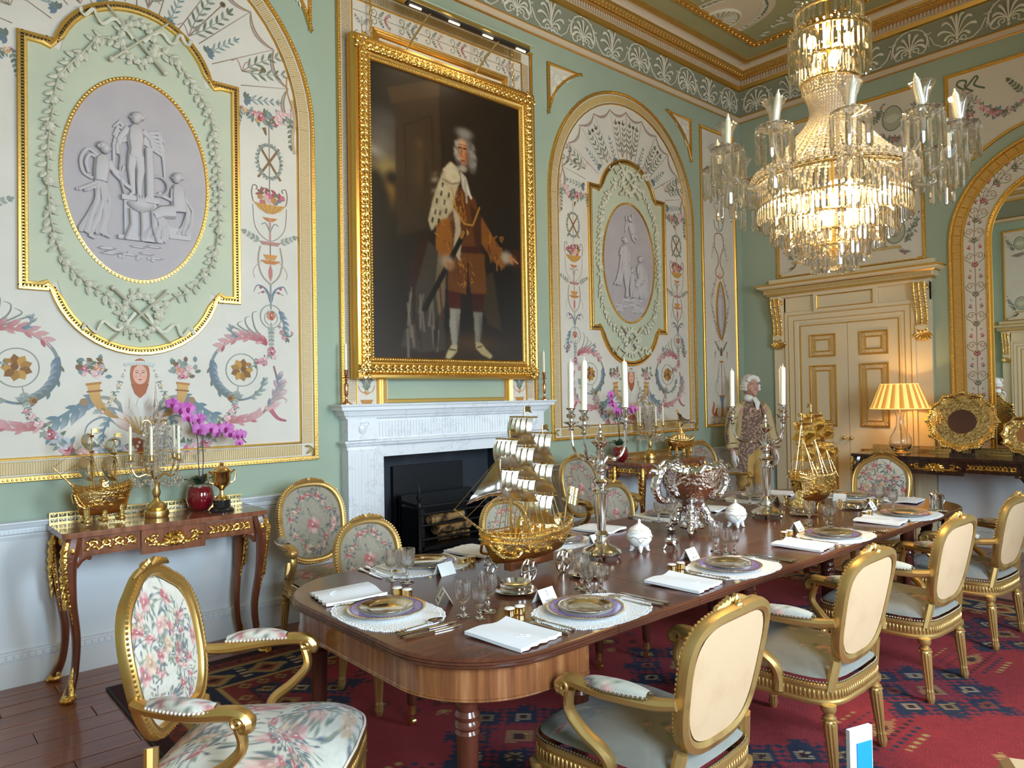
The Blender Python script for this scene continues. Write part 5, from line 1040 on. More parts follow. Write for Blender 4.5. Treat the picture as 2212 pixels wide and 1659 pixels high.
for q in range(13):      # candelabra ornament up both sides and round the arch
    for s in (-1, 1):
        if q < 7: ox, oy, an = s*.745, 1.08+.29*q, 0
        else: th = (q-7+.15)*.265; ox, oy, an = s*.745*cos(th), 2.97+.745*sin(th)+.06*cos(th), s*th
        ca, sa = cos(an), sin(an); R_ = lambda pts: [(ox+ca*x-sa*y, oy+sa*x+ca*y) for x, y in pts]
        p.stroke(R_([(0, -.1), (0, .19)]), .005, BRN)
        for r in (-1, 1):
            p.stroke(R_(spiral(r*.044, .02, .036, .008, PI/2+r*1.6, PI/2+r*1.6-r*8, 18)), .006, X(140, 112, 70)); p.stroke(R_(crom([(0, -.09), (r*.03, -.05), (r*.078, -.01), (r*.082, .03)], 4)), .006, X(120, 112, 70))
            for x, y, a in ((0, -.09, .8), (0, -.07, .5), (.03, .09, 1.1)): (lambda z: p.leaf(*z[0], an+PI/2-r*a, .045, .016, RED if q % 3 == 0 else DKG))(R_([(r*x, y)]))
            z = R_([(r*.045, .12)])[0]; p.rose(*z, .014, ROSE); z = R_([(r*.03, .16)])[0]; p.leaf(*z, an+PI/2-r*.7, .03, .014, GREY)
p.build('painted_ornament', 'paint', ma, smooth=0)
tr = thing('frieze_wall_panel', 'gilt framed painted panel with ribbon and rose swag above the mirror arch', 'wall panel', wf(1.54), rot=WF)
cv = [(x*1.0, y) for x, y in [(-.97, 3.79), (-.80, 3.775)]]+[(1.09*cos(a), 2.97+1.09*sin(a)) for a in [2.30-.1*k for k in range(15)]]+[(.80, 3.775), (.97, 3.79)]
path = cv+[(.97, 4.69), (-.97, 4.69)]
B().prism(path, 0, .006).build('ground', 'panel_cream', tr, smooth=0); frame_bits(tr, path, .03)
p = P()
for s in (-1, 1):
    p.sx = s
    for k in (0, 1): p.stroke(crom([(-.80, 4.50), (-.86+.12*k, 4.56), (-.84+.14*k, 4.60), (-.78+.10*k, 4.58), (-.79+.08*k, 4.52), (-.72+.10*k, 4.46)], 5), .018, X(92, 108, 84))
    p.swag(-.80, 4.50, -.72, 4.02, .0, .026, [DKG, RED, ROSE], 16, 3); p.swag(-.76, 4.46, -.30, 4.26, .16, .03, [RED, ROSE, PINK, DKG], 18, 4); p.sprig(-.28, 4.30, PI/2-.3, .32, DKG, 7, .03); p.sprig(-.26, 4.28, .6, .26, DKG, 6, .03); p.sprig(-.30, 4.30, 2.2, .2, DKG, 5, .028); p.swag(-.30, 4.26, 0, 4.22, .1, .03, [RED, ROSE], 12, 6)
p.build('painted_ornament', 'paint', tr, smooth=0)
# the matching door behind the camera, seen in the mirror
for o, y in ((dr, 3.535), (od, 3.535)):
    c = dup(o); c.location = (XN, y, 0); c.rotation_euler = (PI/2, 0, PI/2)
    if o is dr: c.name = 'door_2'
    else: c['label'] = 'overdoor panel over the opposite door, seen only in the mirror'
# ceiling ornament inside the gilt border
b = B(); R = random.Random(4)
def C_(x, y): return (x, -y)
b.prism([(6.72+.40*cos(a), -4.22+.62*sin(a)) for a in [PI*k/20 for k in range(21)]], 0, .004)
b.build('lunette_ground', 'pink_cream', cp, smooth=0)
b = B()
for k in range(9): a = PI*(k+.5)/9; b.tube([(6.72+.03*cos(a), -4.20+.03*sin(a), .01), (6.72+.16*cos(a), -4.20+.19*sin(a), .014)], [.006, .018], 6, flat=(.5, 1), up=(0, 0, 1))
b.tube([(6.72+.19*cos(a), -4.20+.22*sin(a), .012) for a in [PI*k/16 for k in range(17)]], .016, 6)
for k in range(26): a = PI*(k+.3)/26; relief_leaf(b, 6.72+.33*cos(a), -4.22+.48*sin(a), a+1.2+R.uniform(-.5, .5), .08, .04, .004)
for (x0, y0, x1, y1) in ((7.42, 4.05, 6.9, 3.2), (6.2, 4.05, 5.9, 3.2), (7.3, 3.9, 7.0, 2.6)):
    for k in range(12): t_ = k/12; relief_leaf(b, x0+(x1-x0)*t_, -(y0+(y1-y0)*t_), R.uniform(0, 6.3), .10, .045, .003)
b.build('plaster_relief', 'plaster', cp)
p = P(.004)
for k in range(26): a = PI*(k+.5)/26; p.leaf(6.72+.36*cos(a), -4.22+.54*sin(a), a+1.7, .07, .03, DKG)
p.stroke([(7.36, -3.40), (7.05, -3.22), (7.36, -3.05)], .012, OCH)
p.build('painted_ornament', 'paint', cp, smooth=0)
# ================================================================ console tables
def key_gallery(b, L, h, n):      # two rows of brass Greek key, local x along, z up
    b.bx((0, -.004, 0), (L, .004, .008)); b.bx((0, -.004, h-.008), (L, .004, h)); b.bx((0, -.004, h/2-.004), (L, .004, h/2+.004))
    w = L/n
    for k in range(n):
        for r in range(2):
            x, z = k*w, r*h/2+.004; q = w/6; v = h/2/5.2
            for a in ((0, 0, .9, 4.6), (0, 3.8, 4.4, 4.6), (3.6, 1.2, 4.4, 4.6), (1.8, 1.2, 4.4, 2.0), (1.8, 1.2, 2.6, 3.0)): b.bx((x+a[0]*q, -.003, z+a[1]*v), (x+a[2]*q, .003, z+a[3]*v))
    return b
def gilt_scroll(b, x0, x1, z, h, d, flip=1):      # running wave scroll on the front, facing -y
    n = max(2, round((x1-x0)/(h*1.25)))
    for k in range(n):
        c = x0+(k+.5)*(x1-x0)/n; w = (x1-x0)/n
        b.tube([(x, -d, zz) for x, zz in spiral(c+.1*w, z+.1*h, h*.42, .004, -2.6*flip, 4.5*flip, 18)], lambda t: .0075*(1.2-.6*t), 6)
        b.tube([(c-.62*w, -d, z-.40*h), (c-.35*w, -d, z-.30*h), (c-.12*w, -d, z-.02*h), (c-.25*w, -d, z+.3*h)], lambda t: .007*(.6+.6*sin(PI*t)), 6); b.ball((c+.35*w, -d, z-.28*h), .008, 6, 4); b.ball((c-.4*w, -d, z+.3*h), .007, 6, 4)
def gilt_cartouche(b, c, z, w, h, d):
    for s in (-1, 1):
        b.tube([(c+s*x, -d, zz) for x, zz in spiral(.34*w, z+.10*h, .26*h, .004, 2.4, -4.6, 18)], .007, 6); b.tube([(c+s*x, -d-.002, z+zz) for x, zz in crom([(.0, -.1*h), (.14*w, -.28*h), (.28*w, -.1*h), (.44*w, .22*h), (.49*w, .0)], 4)], lambda t: .010*(1.2-t), 6)
        for k in range(4): a = PI/2-s*(k*.42+.15); b.tube([(c, -d, z), (c+.14*w*cos(a), -d-.008, z+.34*h*sin(a)), (c+.20*w*cos(a), -d, z+.46*h*sin(a))], [.006, .012, .004], 6); b.tube([(c, -d, z-.05*h), (c+s*.08*w*(k+.4), -d-.006, z-.25*h+.03*h*k), (c+s*.13*w*(k+.4), -d, z-.40*h+.07*h*k)], [.006, .010, .004], 6)
        b.ball((c+s*.44*w, -d, z+.12*h), .012, 7, 4)
    b.ball((c, -d, z+.02*h), .018, 8, 5)
def cab_leg(h, s, f):   # cabriole leg; s = outward x, f = outward y
    pts = crom([(0, h, .042), (s*.012, h-.06, .044), (s*.022, h-.16, .036), (s*.010, h-.34, .026), (-s*.014, h-.54, .022), (-s*.004, .14, .020), (s*.022, .05, .024), (s*.03, .012, .026)], 5)
    b = B(); b.tube([(x, f*abs(x)*s*s*(1 if x*s > 0 else -1)*1.0, z) for x, z, r in pts], [r for x, z, r in pts], 10, up=(1, 0, 0)); return b
def console(name, label, loc, W, D, h, rz, wood, woodleg, gal_n, loc_front=True):
    t = thing(name, label, 'console table', loc, rz)
    tp = [(-W/2, 0), (W/2, 0), (W/2, -D+.03)]+[(W/2-.03+.03*cos(a), -D+.03+.03*sin(a)) for a in (-.5, -1.0, -PI/2)]+[(-W/2+.03+.03*cos(a), -D+.03+.03*sin(a)) for a in (-PI/2, -2.1, -2.6)]+[(-W/2, -D+.03)]
    b = B(); b.prism(tp[::-1], h-.028, h-.004); b.prism([(x*.997, y*.997) for x, y in tp[::-1]], h-.004, h); b.build('table_top', wood, t, smooth=25)
    b = B(); b.bx((-W/2+.05, -D+.035, h-.135), (W/2-.05, -.02, h-.028)); b.build('apron', wood, t, smooth=0)
    w3 = .36*W; b = B(); b.bx((-w3/2*.86, -D+.015, h-.165), (w3/2*.86, -D+.05, h-.030)); b.build('centre_drawer', wood, t, smooth=0)
    for s in (-1, 1):
        c = s*(w3*.43+W/2-.09)/2; hw = (W/2-.10-w3*.43)/2
        dr_ = B().bx((c-hw, -D+.027, h-.125), (c+hw, -D+.05, h-.036)).build('drawer', wood, t, smooth=0)
        g = B(); gilt_scroll(g, c-hw*.88, c+hw*.88, h-.08, .055, D-.022, s); g.build('gilt_mount', 'gilt_carved', dr_)
        g = B(); g.merge(B().merge((lambda q: (gilt_scroll(q, .04, D-.06, 0, .055, 0), q)[1])(B())), Matrix.Translation((s*(W/2-.044), -.02, h-.08)) @ Euler((0, 0, -s*PI/2)).to_matrix().to_4x4() @ Matrix.Diagonal((1 if s > 0 else -1, 1, 1, 1)).to_4x4()); g.build('side_mount', 'gilt_carved', t)
    g = B(); gilt_cartouche(g, 0, h-.098, w3*.80, .10, D-.008); g.build('cartouche_mount', 'gilt_carved', t)
    for s in (-1, 1):
        for f, y in ((-1, -D+.055), (1, -.06)):
            lg = cab_leg(h-.03, s, f); M_ = Matrix.Translation((s*(W/2-.06), y, 0)); o = B().merge(lg, M_)
            o.tube([(s*(W/2-.07), y, h-.19), (s*(W/2-.09), y, h-.15), (s*(W/2-.13), y, h-.135)], [.014, .022, .014], 8); o.ball((s*(W/2-.135), y, h-.147), .014, 8, 5)
            o = o.build('leg', woodleg, t)
            g = B()
            for k in range(7):
                z = h-.10-.045*k; r = .046-.0038*k; x = s*(W/2-.06+.022*sin(min(1, k/4)*PI/2)); 
                for q in (-1, 0, 1): an = math.atan2(-1 if f < 0 else .3, s)+q*.55; g.tube([(x+r*cos(an)*.9, y+r*sin(an)*.9, z+.03), (x+r*1.12*cos(an), y+r*1.12*sin(an), z), (x+r*1.0*cos(an), y+r*sin(an), z-.03)], [.010-.0008*k, .015-.0014*k, .004], 6)
            g.tube([(s*(W/2-.06+.036), y-.036, h-.05), (s*(W/2-.06+.05), y-.05, h-.10), (s*(W/2-.06+.045), y-.045, h-.2), (s*(W/2-.06+.026), y-.03, h-.36), (s*(W/2-.06+.008), y-.02, h-.48)], [.014, .018, .013, .008, .003], 7); g.build('knee_mount', 'gilt_carved', o)
            g = B(); xx = s*(W/2-.06+.03); yy = y+f*.03
            g.ball((xx, yy, .02), .036, 10, 6, sc=(1.1, 1.1, .6))
            for q in range(4): an = math.atan2(f, s)+(q-1.5)*.5; g.ball((xx+.030*cos(an), yy+.030*sin(an), .012), .014, 7, 5)
            for q in (-1, 0, 1): g.tube([(xx+.01*q, yy-.02*q, .03), (xx-s*.012, yy-f*.012-.01*q, .09), (xx-s*.026, yy-f*.026, .17)], [.016, .012, .002], 6)
            g.build('paw_foot', 'gilt_carved', o)
    if gal_n: g = B(); g.merge(key_gallery(B(), W-.02, .062, gal_n), Matrix.Translation((-W/2+.01, -.012, h))); g.build('key_gallery', 'brass', t)
    return t
console('console_table', 'kingwood console table with gilt mounts under the large arched panel', (1.265, YL-.045, 0), 1.10, .44, .872, 0, 'kingwood', 'kingwood_leg', 26)
console('console_table', 'kingwood console table with gilt mounts under the far arched panel', (5.955, YL-.045, 0), 1.06, .46, .882, 0, 'kingwood', 'kingwood_leg', 25)
console('console_table', 'dark rosewood console table carrying the lit lamp and silver-gilt trays', (XF-.05, 2.50, 0), 1.56, .56, .90, -PI/2, 'dark_rosewood', 'dark_rosewood', 36)
# ================================================================ tapestry and chairs
def tap(seed, w, h, bgc, dens=1., cen=True, sz=1., op=1.):
    c = Canvas(w, h, bgc); R = random.Random(seed)
    c.noise(6, .05, seed)
    fl = [X(170, 62, 76), X(186, 96, 104), X(204, 150, 140), X(156, 44, 60), X(196, 160, 124)]; lf = [X(60, 78, 92), X(84, 104, 104), X(96, 112, 92), X(48, 66, 90), X(120, 128, 100)]
    n = int(13*dens)
    for k in range(n):
        if cen and k < 1: x, y, r = .5, .55, .13
        else: a = 2*PI*k/max(1, n-1)*(1.0 if cen else 2.4)+R.uniform(-.2, .2); q = (.36 if cen else R.uniform(.05, .46)); x, y, r = (.5+q*cos(a), .5+q*1.05*sin(a), R.uniform(.05, .09)*sz) if cen else (R.uniform(.05, .95), R.uniform(.05, .95), R.uniform(.05, .10)*sz)
        for j in range(9):
            a = R.uniform(0, 6.3); L = r*R.uniform(1.3, 2.4); x1, y1 = x+L*cos(a), y+L*sin(a); col = R.choice(lf)
            c.line([(x, y), ((x+x1)/2+R.uniform(-.02, .02), (y+y1)/2+R.uniform(-.02, .02)), (x1, y1)], .006*sz, col, .9); c.blob(x1, y1, .030*sz, .014*sz, col, .95, a, 3)
        col = R.choice(fl)
        for j in range(7): a = j*.9; c.blob(x+r*.55*cos(a), y+r*.55*sin(a), r*.42, r*.34, lerp(col, (.9, .75, .66), .5*(j % 3)/2), 1, a, 3)
        c.blob(x, y, r*.4, r*.36, lerp(col, (.05, .0, .01), .35), 1, 0, 3); c.blob(x+r*.1, y-r*.1, r*.18, r*.14, X(236, 206, 180), .9, 0, 2)
    if op < 1: c.a = c.a*op+np.array(bgc, np.float32)*(1-op)
    c.noise(2, .07, seed+1); return c
CREAM, TAUPE = X(206, 200, 186), X(158, 150, 134)
TAPS = {'host': (tap(3, 130, 150, CREAM, 3.2, False, .8, .92), tap(4, 140, 140, CREAM, 4.2, False, .7, .92)), 'old': (tap(7, 90, 100, TAUPE, 1.9, True, .75, .85), tap(8, 60, 60, X(150, 138, 120), 1.6, True, .8, .8)), 'light': (tap(11, 60, 70, X(184, 180, 168), 1.2, False), tap(12, 64, 64, X(132, 130, 122), 2.0, False, .6, .6))}
def chair(kind, p):
    """front faces +y, seat centre at the origin; p: w, d, sh, bw, bh (back top), bb (back bottom), arms, tap, gilt, rear"""
    t = thing('armchair' if p['arms'] else 'side_chair', 'chair', 'armchair' if p['arms'] else 'chair'); G = p['gilt']; w, d, sh, bw = p['w'], p['d'], p['sh'], p['bw']
    tb, ts = TAPS[p['tap']]
    hw = lambda q: (w/2*.86+(w/2-w/2*.86)*(q+1)/2)      # half width, q=-1 rear .. 1 front
    # seat outline, ccw
    out = []
    for k in range(40):
        a = 2*PI*k/40; cx_, sy_ = cos(a), sin(a); e = .36; qx = math.copysign(abs(cx_)**e, cx_); qy = math.copysign(abs(sy_)**e, sy_); out.append((hw(qy)*qx, d/2*qy+(.02*(1-qx*qx) if qy > 0 else -.012*(1-qx*qx))))
    B().sweep(out, [(.03, sh-.085), (0, sh-.085), (-.004, sh-.078), (-.004, sh-.070), (.002, sh-.064), (.002, sh-.022), (-.004, sh-.016), (-.004, sh-.004), (.004, sh)], True).build('seat_rail', G, t)
    b = B()
    for q, tt in along(out, .017, True): n_ = Vector((-tt.y, tt.x)); b.ball((0, 0, 0), .0085, 6, 4, T(q.x-n_.x*.001, q.y-n_.y*.001, sh-.043, rz=math.atan2(tt.y, tt.x)), sc=(.72, .5, 2.0))
    b.build('rail_carving', G, t, kind='stuff')
    O = np.array(out+[out[0]])
    def seatf(X_, Y_):    # square -> outline by polar scaling
        x, y = 2*X_-1, 1-2*Y_; m = np.maximum(np.maximum(abs(x), abs(y)), 1e-6); r = np.hypot(x, y)+1e-9; a = np.arctan2(y, x) % (2*PI)
        k = a/(2*PI)*40; ox = np.interp(k, np.arange(41), O[:, 0]); oy = np.interp(k, np.arange(41), O[:, 1]); s_ = m
        z = sh+.012+p.get('dome', .07)*(1-s_**3.2)**.8; z = np.where(s_ > .985, sh-.002, z); return ox*s_*.985, oy*s_*.985, z
    ts.mesh('seat', 'tapestry', seatf, t)
    b = B()
    for q, tt in along(out, .0125, True): n_ = Vector((-tt.y, tt.x)); b.ball((q.x+n_.x*.002, q.y+n_.y*.002, sh+.006), .0052, 6, 4)
    b.build('nail_heads', 'nail' if not p.get('braid') else 'braid', t, kind='stuff')
    # legs
    lz = sh-.08; fl = lambda a, k, z: 1+(.22*abs(sin(5*a))-.14 if .06 < z/lz < .78 else 0)
    prof = [(.0, 0), (.015, .0), (.019, .012), (.021, .03), (.017, .05), (.0185, .055), (.0165, .06), (.0165, .07), (.021, lz*.45), (.0255, lz*.74), (.0265, lz*.79), (.024, lz*.815), (.027, lz*.83), (.027, lz*.845), (.019, lz*.865), (.019, lz*.89), (.026, lz*.91), (.028, lz*.93), (.030, lz*.95), (.030, lz), (0, lz)]
    for s in (-1, 1):
        for f in (-1, 1):
            x, y = s*(hw(f)-.035), f*(d/2-.035); b = B(); sp = (.10 if f < 0 else .0)
            M_ = Matrix(((1, 0, -s*sp*.35, x+s*sp*.35*lz), (0, 1, -f*sp*.9, y+f*sp*.9*lz), (0, 0, 1, 0), (0, 0, 0, 1)))
            b.lathe(prof, 40, M_, fl=fl); 
            for k in range(6): a = k*PI/3; b.ball((.0265*cos(a), .0265*sin(a), lz*.80), .006, 6, 3, M_)
            b.build('leg', G, t)
    # back: local frame (u, v, d) with d pointing to the sitter
    bb, bt = p['bb'], p['bt']; L = bt-bb; rake = p.get('rake', .22); MB = Matrix.Translation((0, -d/2+.012, bb)) @ Euler((PI/2+rake, 0, 0)).to_matrix().to_4x4() @ Matrix.Diagonal((1, 1, -1, 1)).to_4x4()
    bo = []; N_ = 56; ee = p.get('sq', 2.9)
    for k in range(N_):
        a = 2*PI*k/N_; c_, s_ = cos(a), sin(a); u = bw/2*math.copysign(abs(c_)**(2/ee), c_); v = L/2+L/2*math.copysign(abs(s_)**(2/(ee if s_ < 0 else p.get('sqt', 2.3))), s_)
        u *= 1-p.get('tp', .09)*(1-v/L)+p.get('waist', 0)*sin(PI*v/L)*0
        if p.get('hump') and v > L*.62: u *= 1-.0; v += p['hump']*(max(0, 1-(u/(bw*.28))**2))**1.5
        if p.get('hump') and v < L*.15: v += .035*max(0, 1-(u/(bw*.3))**2)
        bo.append((u, v))
    kb = p.get('curve', .22)
    def bend(bm):
        bm.v = [(x, y, z+kb*x*x) for x, y, z in bm.v]; return bm
    fw = p.get('fw', .036)
    b = B().sweep(bo, [(0, -.016), (-.003, 0), (0, .014), (.006, .021), (.012, .018), (.018, .023), (fw-.008, .021), (fw, .010), (fw, -.012), (fw*.6, -.020)], True, ringed=True); bend(b)
    bt_ = B().merge(b, MB)
    for s in (-1, 1): bt_.tube([tuple(MB @ Vector((s*bw*.36, .03, kb*.03))), (s*(hw(-1)-.04), -d/2+.03, sh-.03)], [.026, .024], 8, flat=(1, .8))
    bt_.build('back_frame', G, t)
    b = B()
    for q, tt in along(bo, .016, True): n_ = Vector((-tt.y, tt.x)); b.ball((q.x+n_.x*.004, q.y+n_.y*.004, .019), .006, 6, 3, sc=(1, 1, .8))
    B().merge(bend(b), MB).build('frame_carving', G, t, kind='stuff')
    b = B(); R = random.Random(1); vt = max(v for u, v in bo)
    for s in (-1, 1):
        for k in range(4): b.tube([(0, vt-.004, .02), (s*(.022+.02*k), vt+.012-.006*k, .024), (s*(.035+.026*k), vt-.002-.006*k, .016)], [.006, .012, .004], 6)
    relief_rose(b, 0, vt+.006, .013, .018); b.ball((0, vt+.002, -.002), .014, 8, 5, sc=(1.4, 1, 1)); B().merge(bend(b), MB).build('crest', G, t)
    OB = np.array(bo+[bo[0]]); Mm = np.array(MB)
    def backf(side):
        def fn(X_, Y_):
            x, y = 2*X_-1, 1-2*Y_; m = np.maximum(np.maximum(abs(x), abs(y)), 1e-6); a = np.arctan2(y, x) % (2*PI); k = a/(2*PI)*N_
            ox = np.interp(k, np.arange(N_+1), OB[:, 0]); oy = np.interp(k, np.arange(N_+1), OB[:, 1])-L/2; sc_ = m*(1-1.85*fw/bw); u = ox*sc_; v = L/2+oy*sc_
            dd = kb*u*u+(side*.020*(1-m**3)**.8 if side > 0 else -.010+0*m)+(.002 if side > 0 else 0); P_ = np.stack([u, v, dd, np.ones_like(u)], 0).reshape(4, -1); Q = (Mm @ P_)[:3].reshape(3, *u.shape); return Q[0], Q[1], Q[2]
        return fn
    tb.mesh('backrest', 'tapestry', backf(1), t)
    if p.get('rear'):
        cc = Canvas(24, 28, (1, 1, 1)); o = cc.mesh('back_cover', 'cream_cloth', backf(-1), t)
    if p.get('braid'): 
        b = B(); ib = [(u*(1-1.85*fw/bw), L/2+(v-L/2)*(1-1.85*fw/bw)) for u, v in bo]; beads(ib, .009, .0035, .004, 0, b=b, n=5, m=3); B().merge(bend(b), MB).build('gimp', 'nail', t, kind='stuff')
    if p['arms']:
        az = p['az']; vb = (az-bb)/cos(rake)
        for s in (-1, 1):
            P0 = MB @ Vector((s*bw*.47, vb, kb*.05)); yf = P0.y+p.get('al', .34); xf = s*(w/2+.015)
            arm = crom([(P0.x, P0.y+.005, P0.z), (P0.x+(xf-P0.x)*.35, P0.y+.08, az-.006), (xf, P0.y+.22, az+.002), (xf+s*.006, yf-.03, az+.008), (xf+s*.008, yf+.012, az-.004), (xf+s*.008, yf+.018, az-.026), (xf+s*.008, yf, az-.034)], 5)
            b = B(); b.tube(arm, lambda q: .021+.006*sin(PI*q)+(.004 if .7 < q < .9 else 0), 9, flat=(.85, 1), up=(0, 0, 1)); 
            for q in (-1, 1): b.tube([(xf+s*.008+q*.022, y, z) for y, z in spiral(yf-.004, az-.012, .022, .005, 0, 8, 16)], .006, 5)
            sup = crom([(xf+s*.004, yf-.015, az-.02), (xf-s*.002, yf-.0, az-.09), (xf-s*.012, yf-.05, az-.15), (xf-s*.03, yf-.115, sh+.05), (s*(hw(.0)-.012), yf-.13, sh-.01), (s*(hw(.0)-.012), yf-.13, sh-.06)], 5)
            b.tube(sup, lambda q: .018+.010*q, 9, flat=(1, .82), up=(1, 0, 0)); b.tube([(p_[0]+s*.017, p_[1], p_[2]) for p_ in sup[4:-4]], .005, 6)
            o = b.build('arm', G, t)
            b = B(); pa, pb = P0.y+.075, yf-.075; 
            b.grid(12, 8, lambda u, v: (xf*(.90+.1*min(1, u*1.6))+.030*cos(PI*v)*sin(PI*(.12+.76*u))**.5, pa+(pb-pa)*u, az+.014+.036*sin(PI*v)**.8*sin(PI*(.08+.84*u))**.45), None)
            c_ = tb; n_ = len(b.v); b.c = [tuple(c_.a[int((c_.h-1)*(.15+.5*((k//13)/9)))][int((c_.w-1)*(k % 13)/13)]) for k in range(n_)]; b.build('arm_pad', 'tapestry', t)
            b = B(); [b.ball((xf*(.90+.1*min(1, u*1.6))+q*.031*sin(PI*(.12+.76*u))**.5, pa+(pb-pa)*u, az+.017), .0052, 6, 4) for q in (-1, 1) for u in [k/16 for k in range(17)]]; b.build('pad_nails', 'braid' if p.get('braid') else 'nail', t, kind='stuff')
    return t
PA = dict(w=.60, d=.56, sh=.385, bw=.53, bb=.44, bt=.895, az=.635, arms=True, tap='light', gilt='gilt_wood', rear=True, rake=.20, al=.36, sq=3.4, sqt=3.3, tp=.17)
A = chair('arm', PA)
rows = [(1.96, 1.575, .06, 'nearest'), (3.02, 1.585, .02, 'second nearest'), (4.11, 1.60, -.02, 'third'), (5.17, 1.60, -.04, 'fourth and farthest')]
for i, (x, y, a, nm) in enumerate(rows):
    o = A if i == 0 else dup(A); o.location = (x, y, .012); o.rotation_euler = (0, 0, a); o['group'] = 'cream backed armchairs along the window side'
    o['label'] = ['gilt armchair with stained cream cloth back, nearest the viewer on the window side', 'gilt armchair with cream cloth back, second from the viewer on the window side', 'gilt armchair with cream cloth back, third from the viewer on the window side', 'gilt armchair with cream cloth back, at the right picture edge'][i]
HP = dict(PA, w=.60, d=.58, sh=.385, bw=.50, bb=.45, bt=.97, az=.635, tap='host', gilt='gilt_host', sq=2.6, sqt=2.5, hump=.035, braid=True, rear=True, fw=.038, dome=.08, al=.36, tp=.09)
H = chair('host', HP); H.location = (.955, 2.355, .012); H.rotation_euler = (0, 0, -PI/2-.735); H['label'] = 'large gilt armchair in pale floral tapestry, pulled out at the near table end'
E_ = dup(H, loc=(6.02, 2.52, .012), rz=PI/2, label='gilt armchair in pale floral tapestry at the far table end by the lamp')
SA = chair('old', dict(PA, w=.58, d=.54, bw=.50, bb=.46, bt=1.0, sh=.40, tap='old', az=.64, tp=.09, sq=2.6, sqt=2.2, al=.36, braid=True)); SA['group'] = 'tapestry armchairs against the fireplace wall'
for i, (x, y, a, nm) in enumerate([(2.16, 4.17, PI, 'between the trophy console and fireplace'), (4.66, 4.10, PI, 'between fireplace and second console'), (6.80, 4.30, PI-.1, 'beside the footman figure')]):
    o = SA if i == 0 else dup(SA); o.location = (x, y, .012); o.rotation_euler = (0, 0, a); o['label'] = 'gilt tapestry armchair against the wall '+nm
SC = chair('side', dict(PA, w=.48, d=.46, bw=.43, bb=.46, bt=.88, sh=.40, tap='old', arms=False, tp=.08, sq=2.4, sqt=2.1, braid=True, rake=.16)); SC['group'] = 'tapestry side chairs along the fireplace side'
for i, (x, y, a, nm) in enumerate([(2.03, 3.28, PI, 'nearest the left table corner'), (3.03, 3.28, PI, 'behind the large gold ship'), (4.12, 3.30, PI, 'behind the near silver candelabrum'), ]):
    o = SC if i == 0 else dup(SC); o.location = (x, y, .012); o.rotation_euler = (0, 0, a); o['label'] = 'oval backed tapestry side chair '+nm
# ================================================================ dining table
dt = thing('dining_table', 'long mahogany dining table with reeded edge and fluted legs, laid for a banquet', 'table', (0, 0, .012))
TX0, TX1, TY0, TY1, TZ = 1.24, 5.74, 1.65, 3.03, .738
def edge_prof(b, path, closed=False): b.sweep(path, [(.02, TZ-.034), (.0, TZ-.032), (-.003, TZ-.027), (.001, TZ-.023), (-.004, TZ-.018), (0, TZ-.013), (-.004, TZ-.008), (.001, TZ-.003), (.006, TZ)], closed)
jn = [1.925, 2.41, 2.9, 3.405, 3.9, 4.41, 4.92]
R_ = .36
pe = [(jn[0]-.001, TY1)]+arc(TX0+R_, TY1-R_, R_, PI/2, PI, 14)+arc(TX0+R_, TY0+R_, R_, PI, 1.5*PI, 14)+[(jn[0]-.001, TY0)]
def leafpart(path, name): b = B(); b.prism([(x+(0 if False else 0), y) for x, y in path], TZ-.03, TZ); edge_prof(b, path); return b
def ins(path, o): 
    c = Vector((sum(p_[0] for p_ in path)/len(path), sum(p_[1] for p_ in path)/len(path))); return path
for nm, pth in (('end_leaf', pe), ('end_leaf', [(jn[-1]+.001, TY0)]+arc(TX1-R_, TY0+R_, R_, -PI/2, 0, 14)+arc(TX1-R_, TY1-R_, R_, 0, PI/2, 14)+[(jn[-1]+.001, TY1)])):
    b = B(); n = len(pth); inner = []
    cx_ = sum(x for x, y in pth)/n; 
    for k, (x, y) in enumerate(pth):
        a_ = Vector(pth[min(k+1, n-1)])-Vector(pth[max(k-1, 0)]); a_.normalize(); nn = Vector((-a_.y, a_.x))*.006; inner.append((x+nn.x, y+nn.y))
    b.add([(x, y, TZ) for x, y in inner], [tuple(range(n))]); b.add([(x, y, TZ-.032) for x, y in pth], [tuple(range(n-1, -1, -1))]); edge_prof(b, pth)
    b.build(nm, 'mahogany', dt, smooth=30)
for a_, c_ in zip(jn, jn[1:]):
    b = B(); b.add([(a_+.001, TY0+.006, TZ), (c_-.001, TY0+.006, TZ), (c_-.001, TY1-.006, TZ), (a_+.001, TY1-.006, TZ)], [(0, 1, 2, 3)]); b.bx((a_+.001, TY0+.01, TZ-.032), (c_-.001, TY1-.01, TZ-.001))
    for y, q in ((TY0, 1), (TY1, -1)): edge_prof(b, [(a_+.001, y), (c_-.001, y)] if q > 0 else [(c_-.001, y), (a_+.001, y)])
    b.build('table_leaf', 'mahogany', dt, smooth=30)
ra = R_-.025
for (x0, pth) in ((0, [(1.80, TY1-.025)]+arc(TX0+R_, TY1-R_, ra, PI/2, PI, 12)+arc(TX0+R_, TY0+R_, ra, PI, 1.5*PI, 12)+[(1.80, TY0+.025)]), (1, [(5.18, TY0+.025)]+arc(TX1-R_, TY0+R_, ra, -PI/2, 0, 12)+arc(TX1-R_, TY1-R_, ra, 0, PI/2, 12)+[(5.18, TY1-.025)])):
    ap_ = B().sweep(pth, [(.02, TZ-.032), (0, TZ-.032), (0, TZ-.128), (-.004, TZ-.131), (-.001, TZ-.135), (-.004, TZ-.139), (0, TZ-.143), (.02, TZ-.143), (.02, TZ-.032)]).build('apron', 'satin_apron', dt, smooth=30)
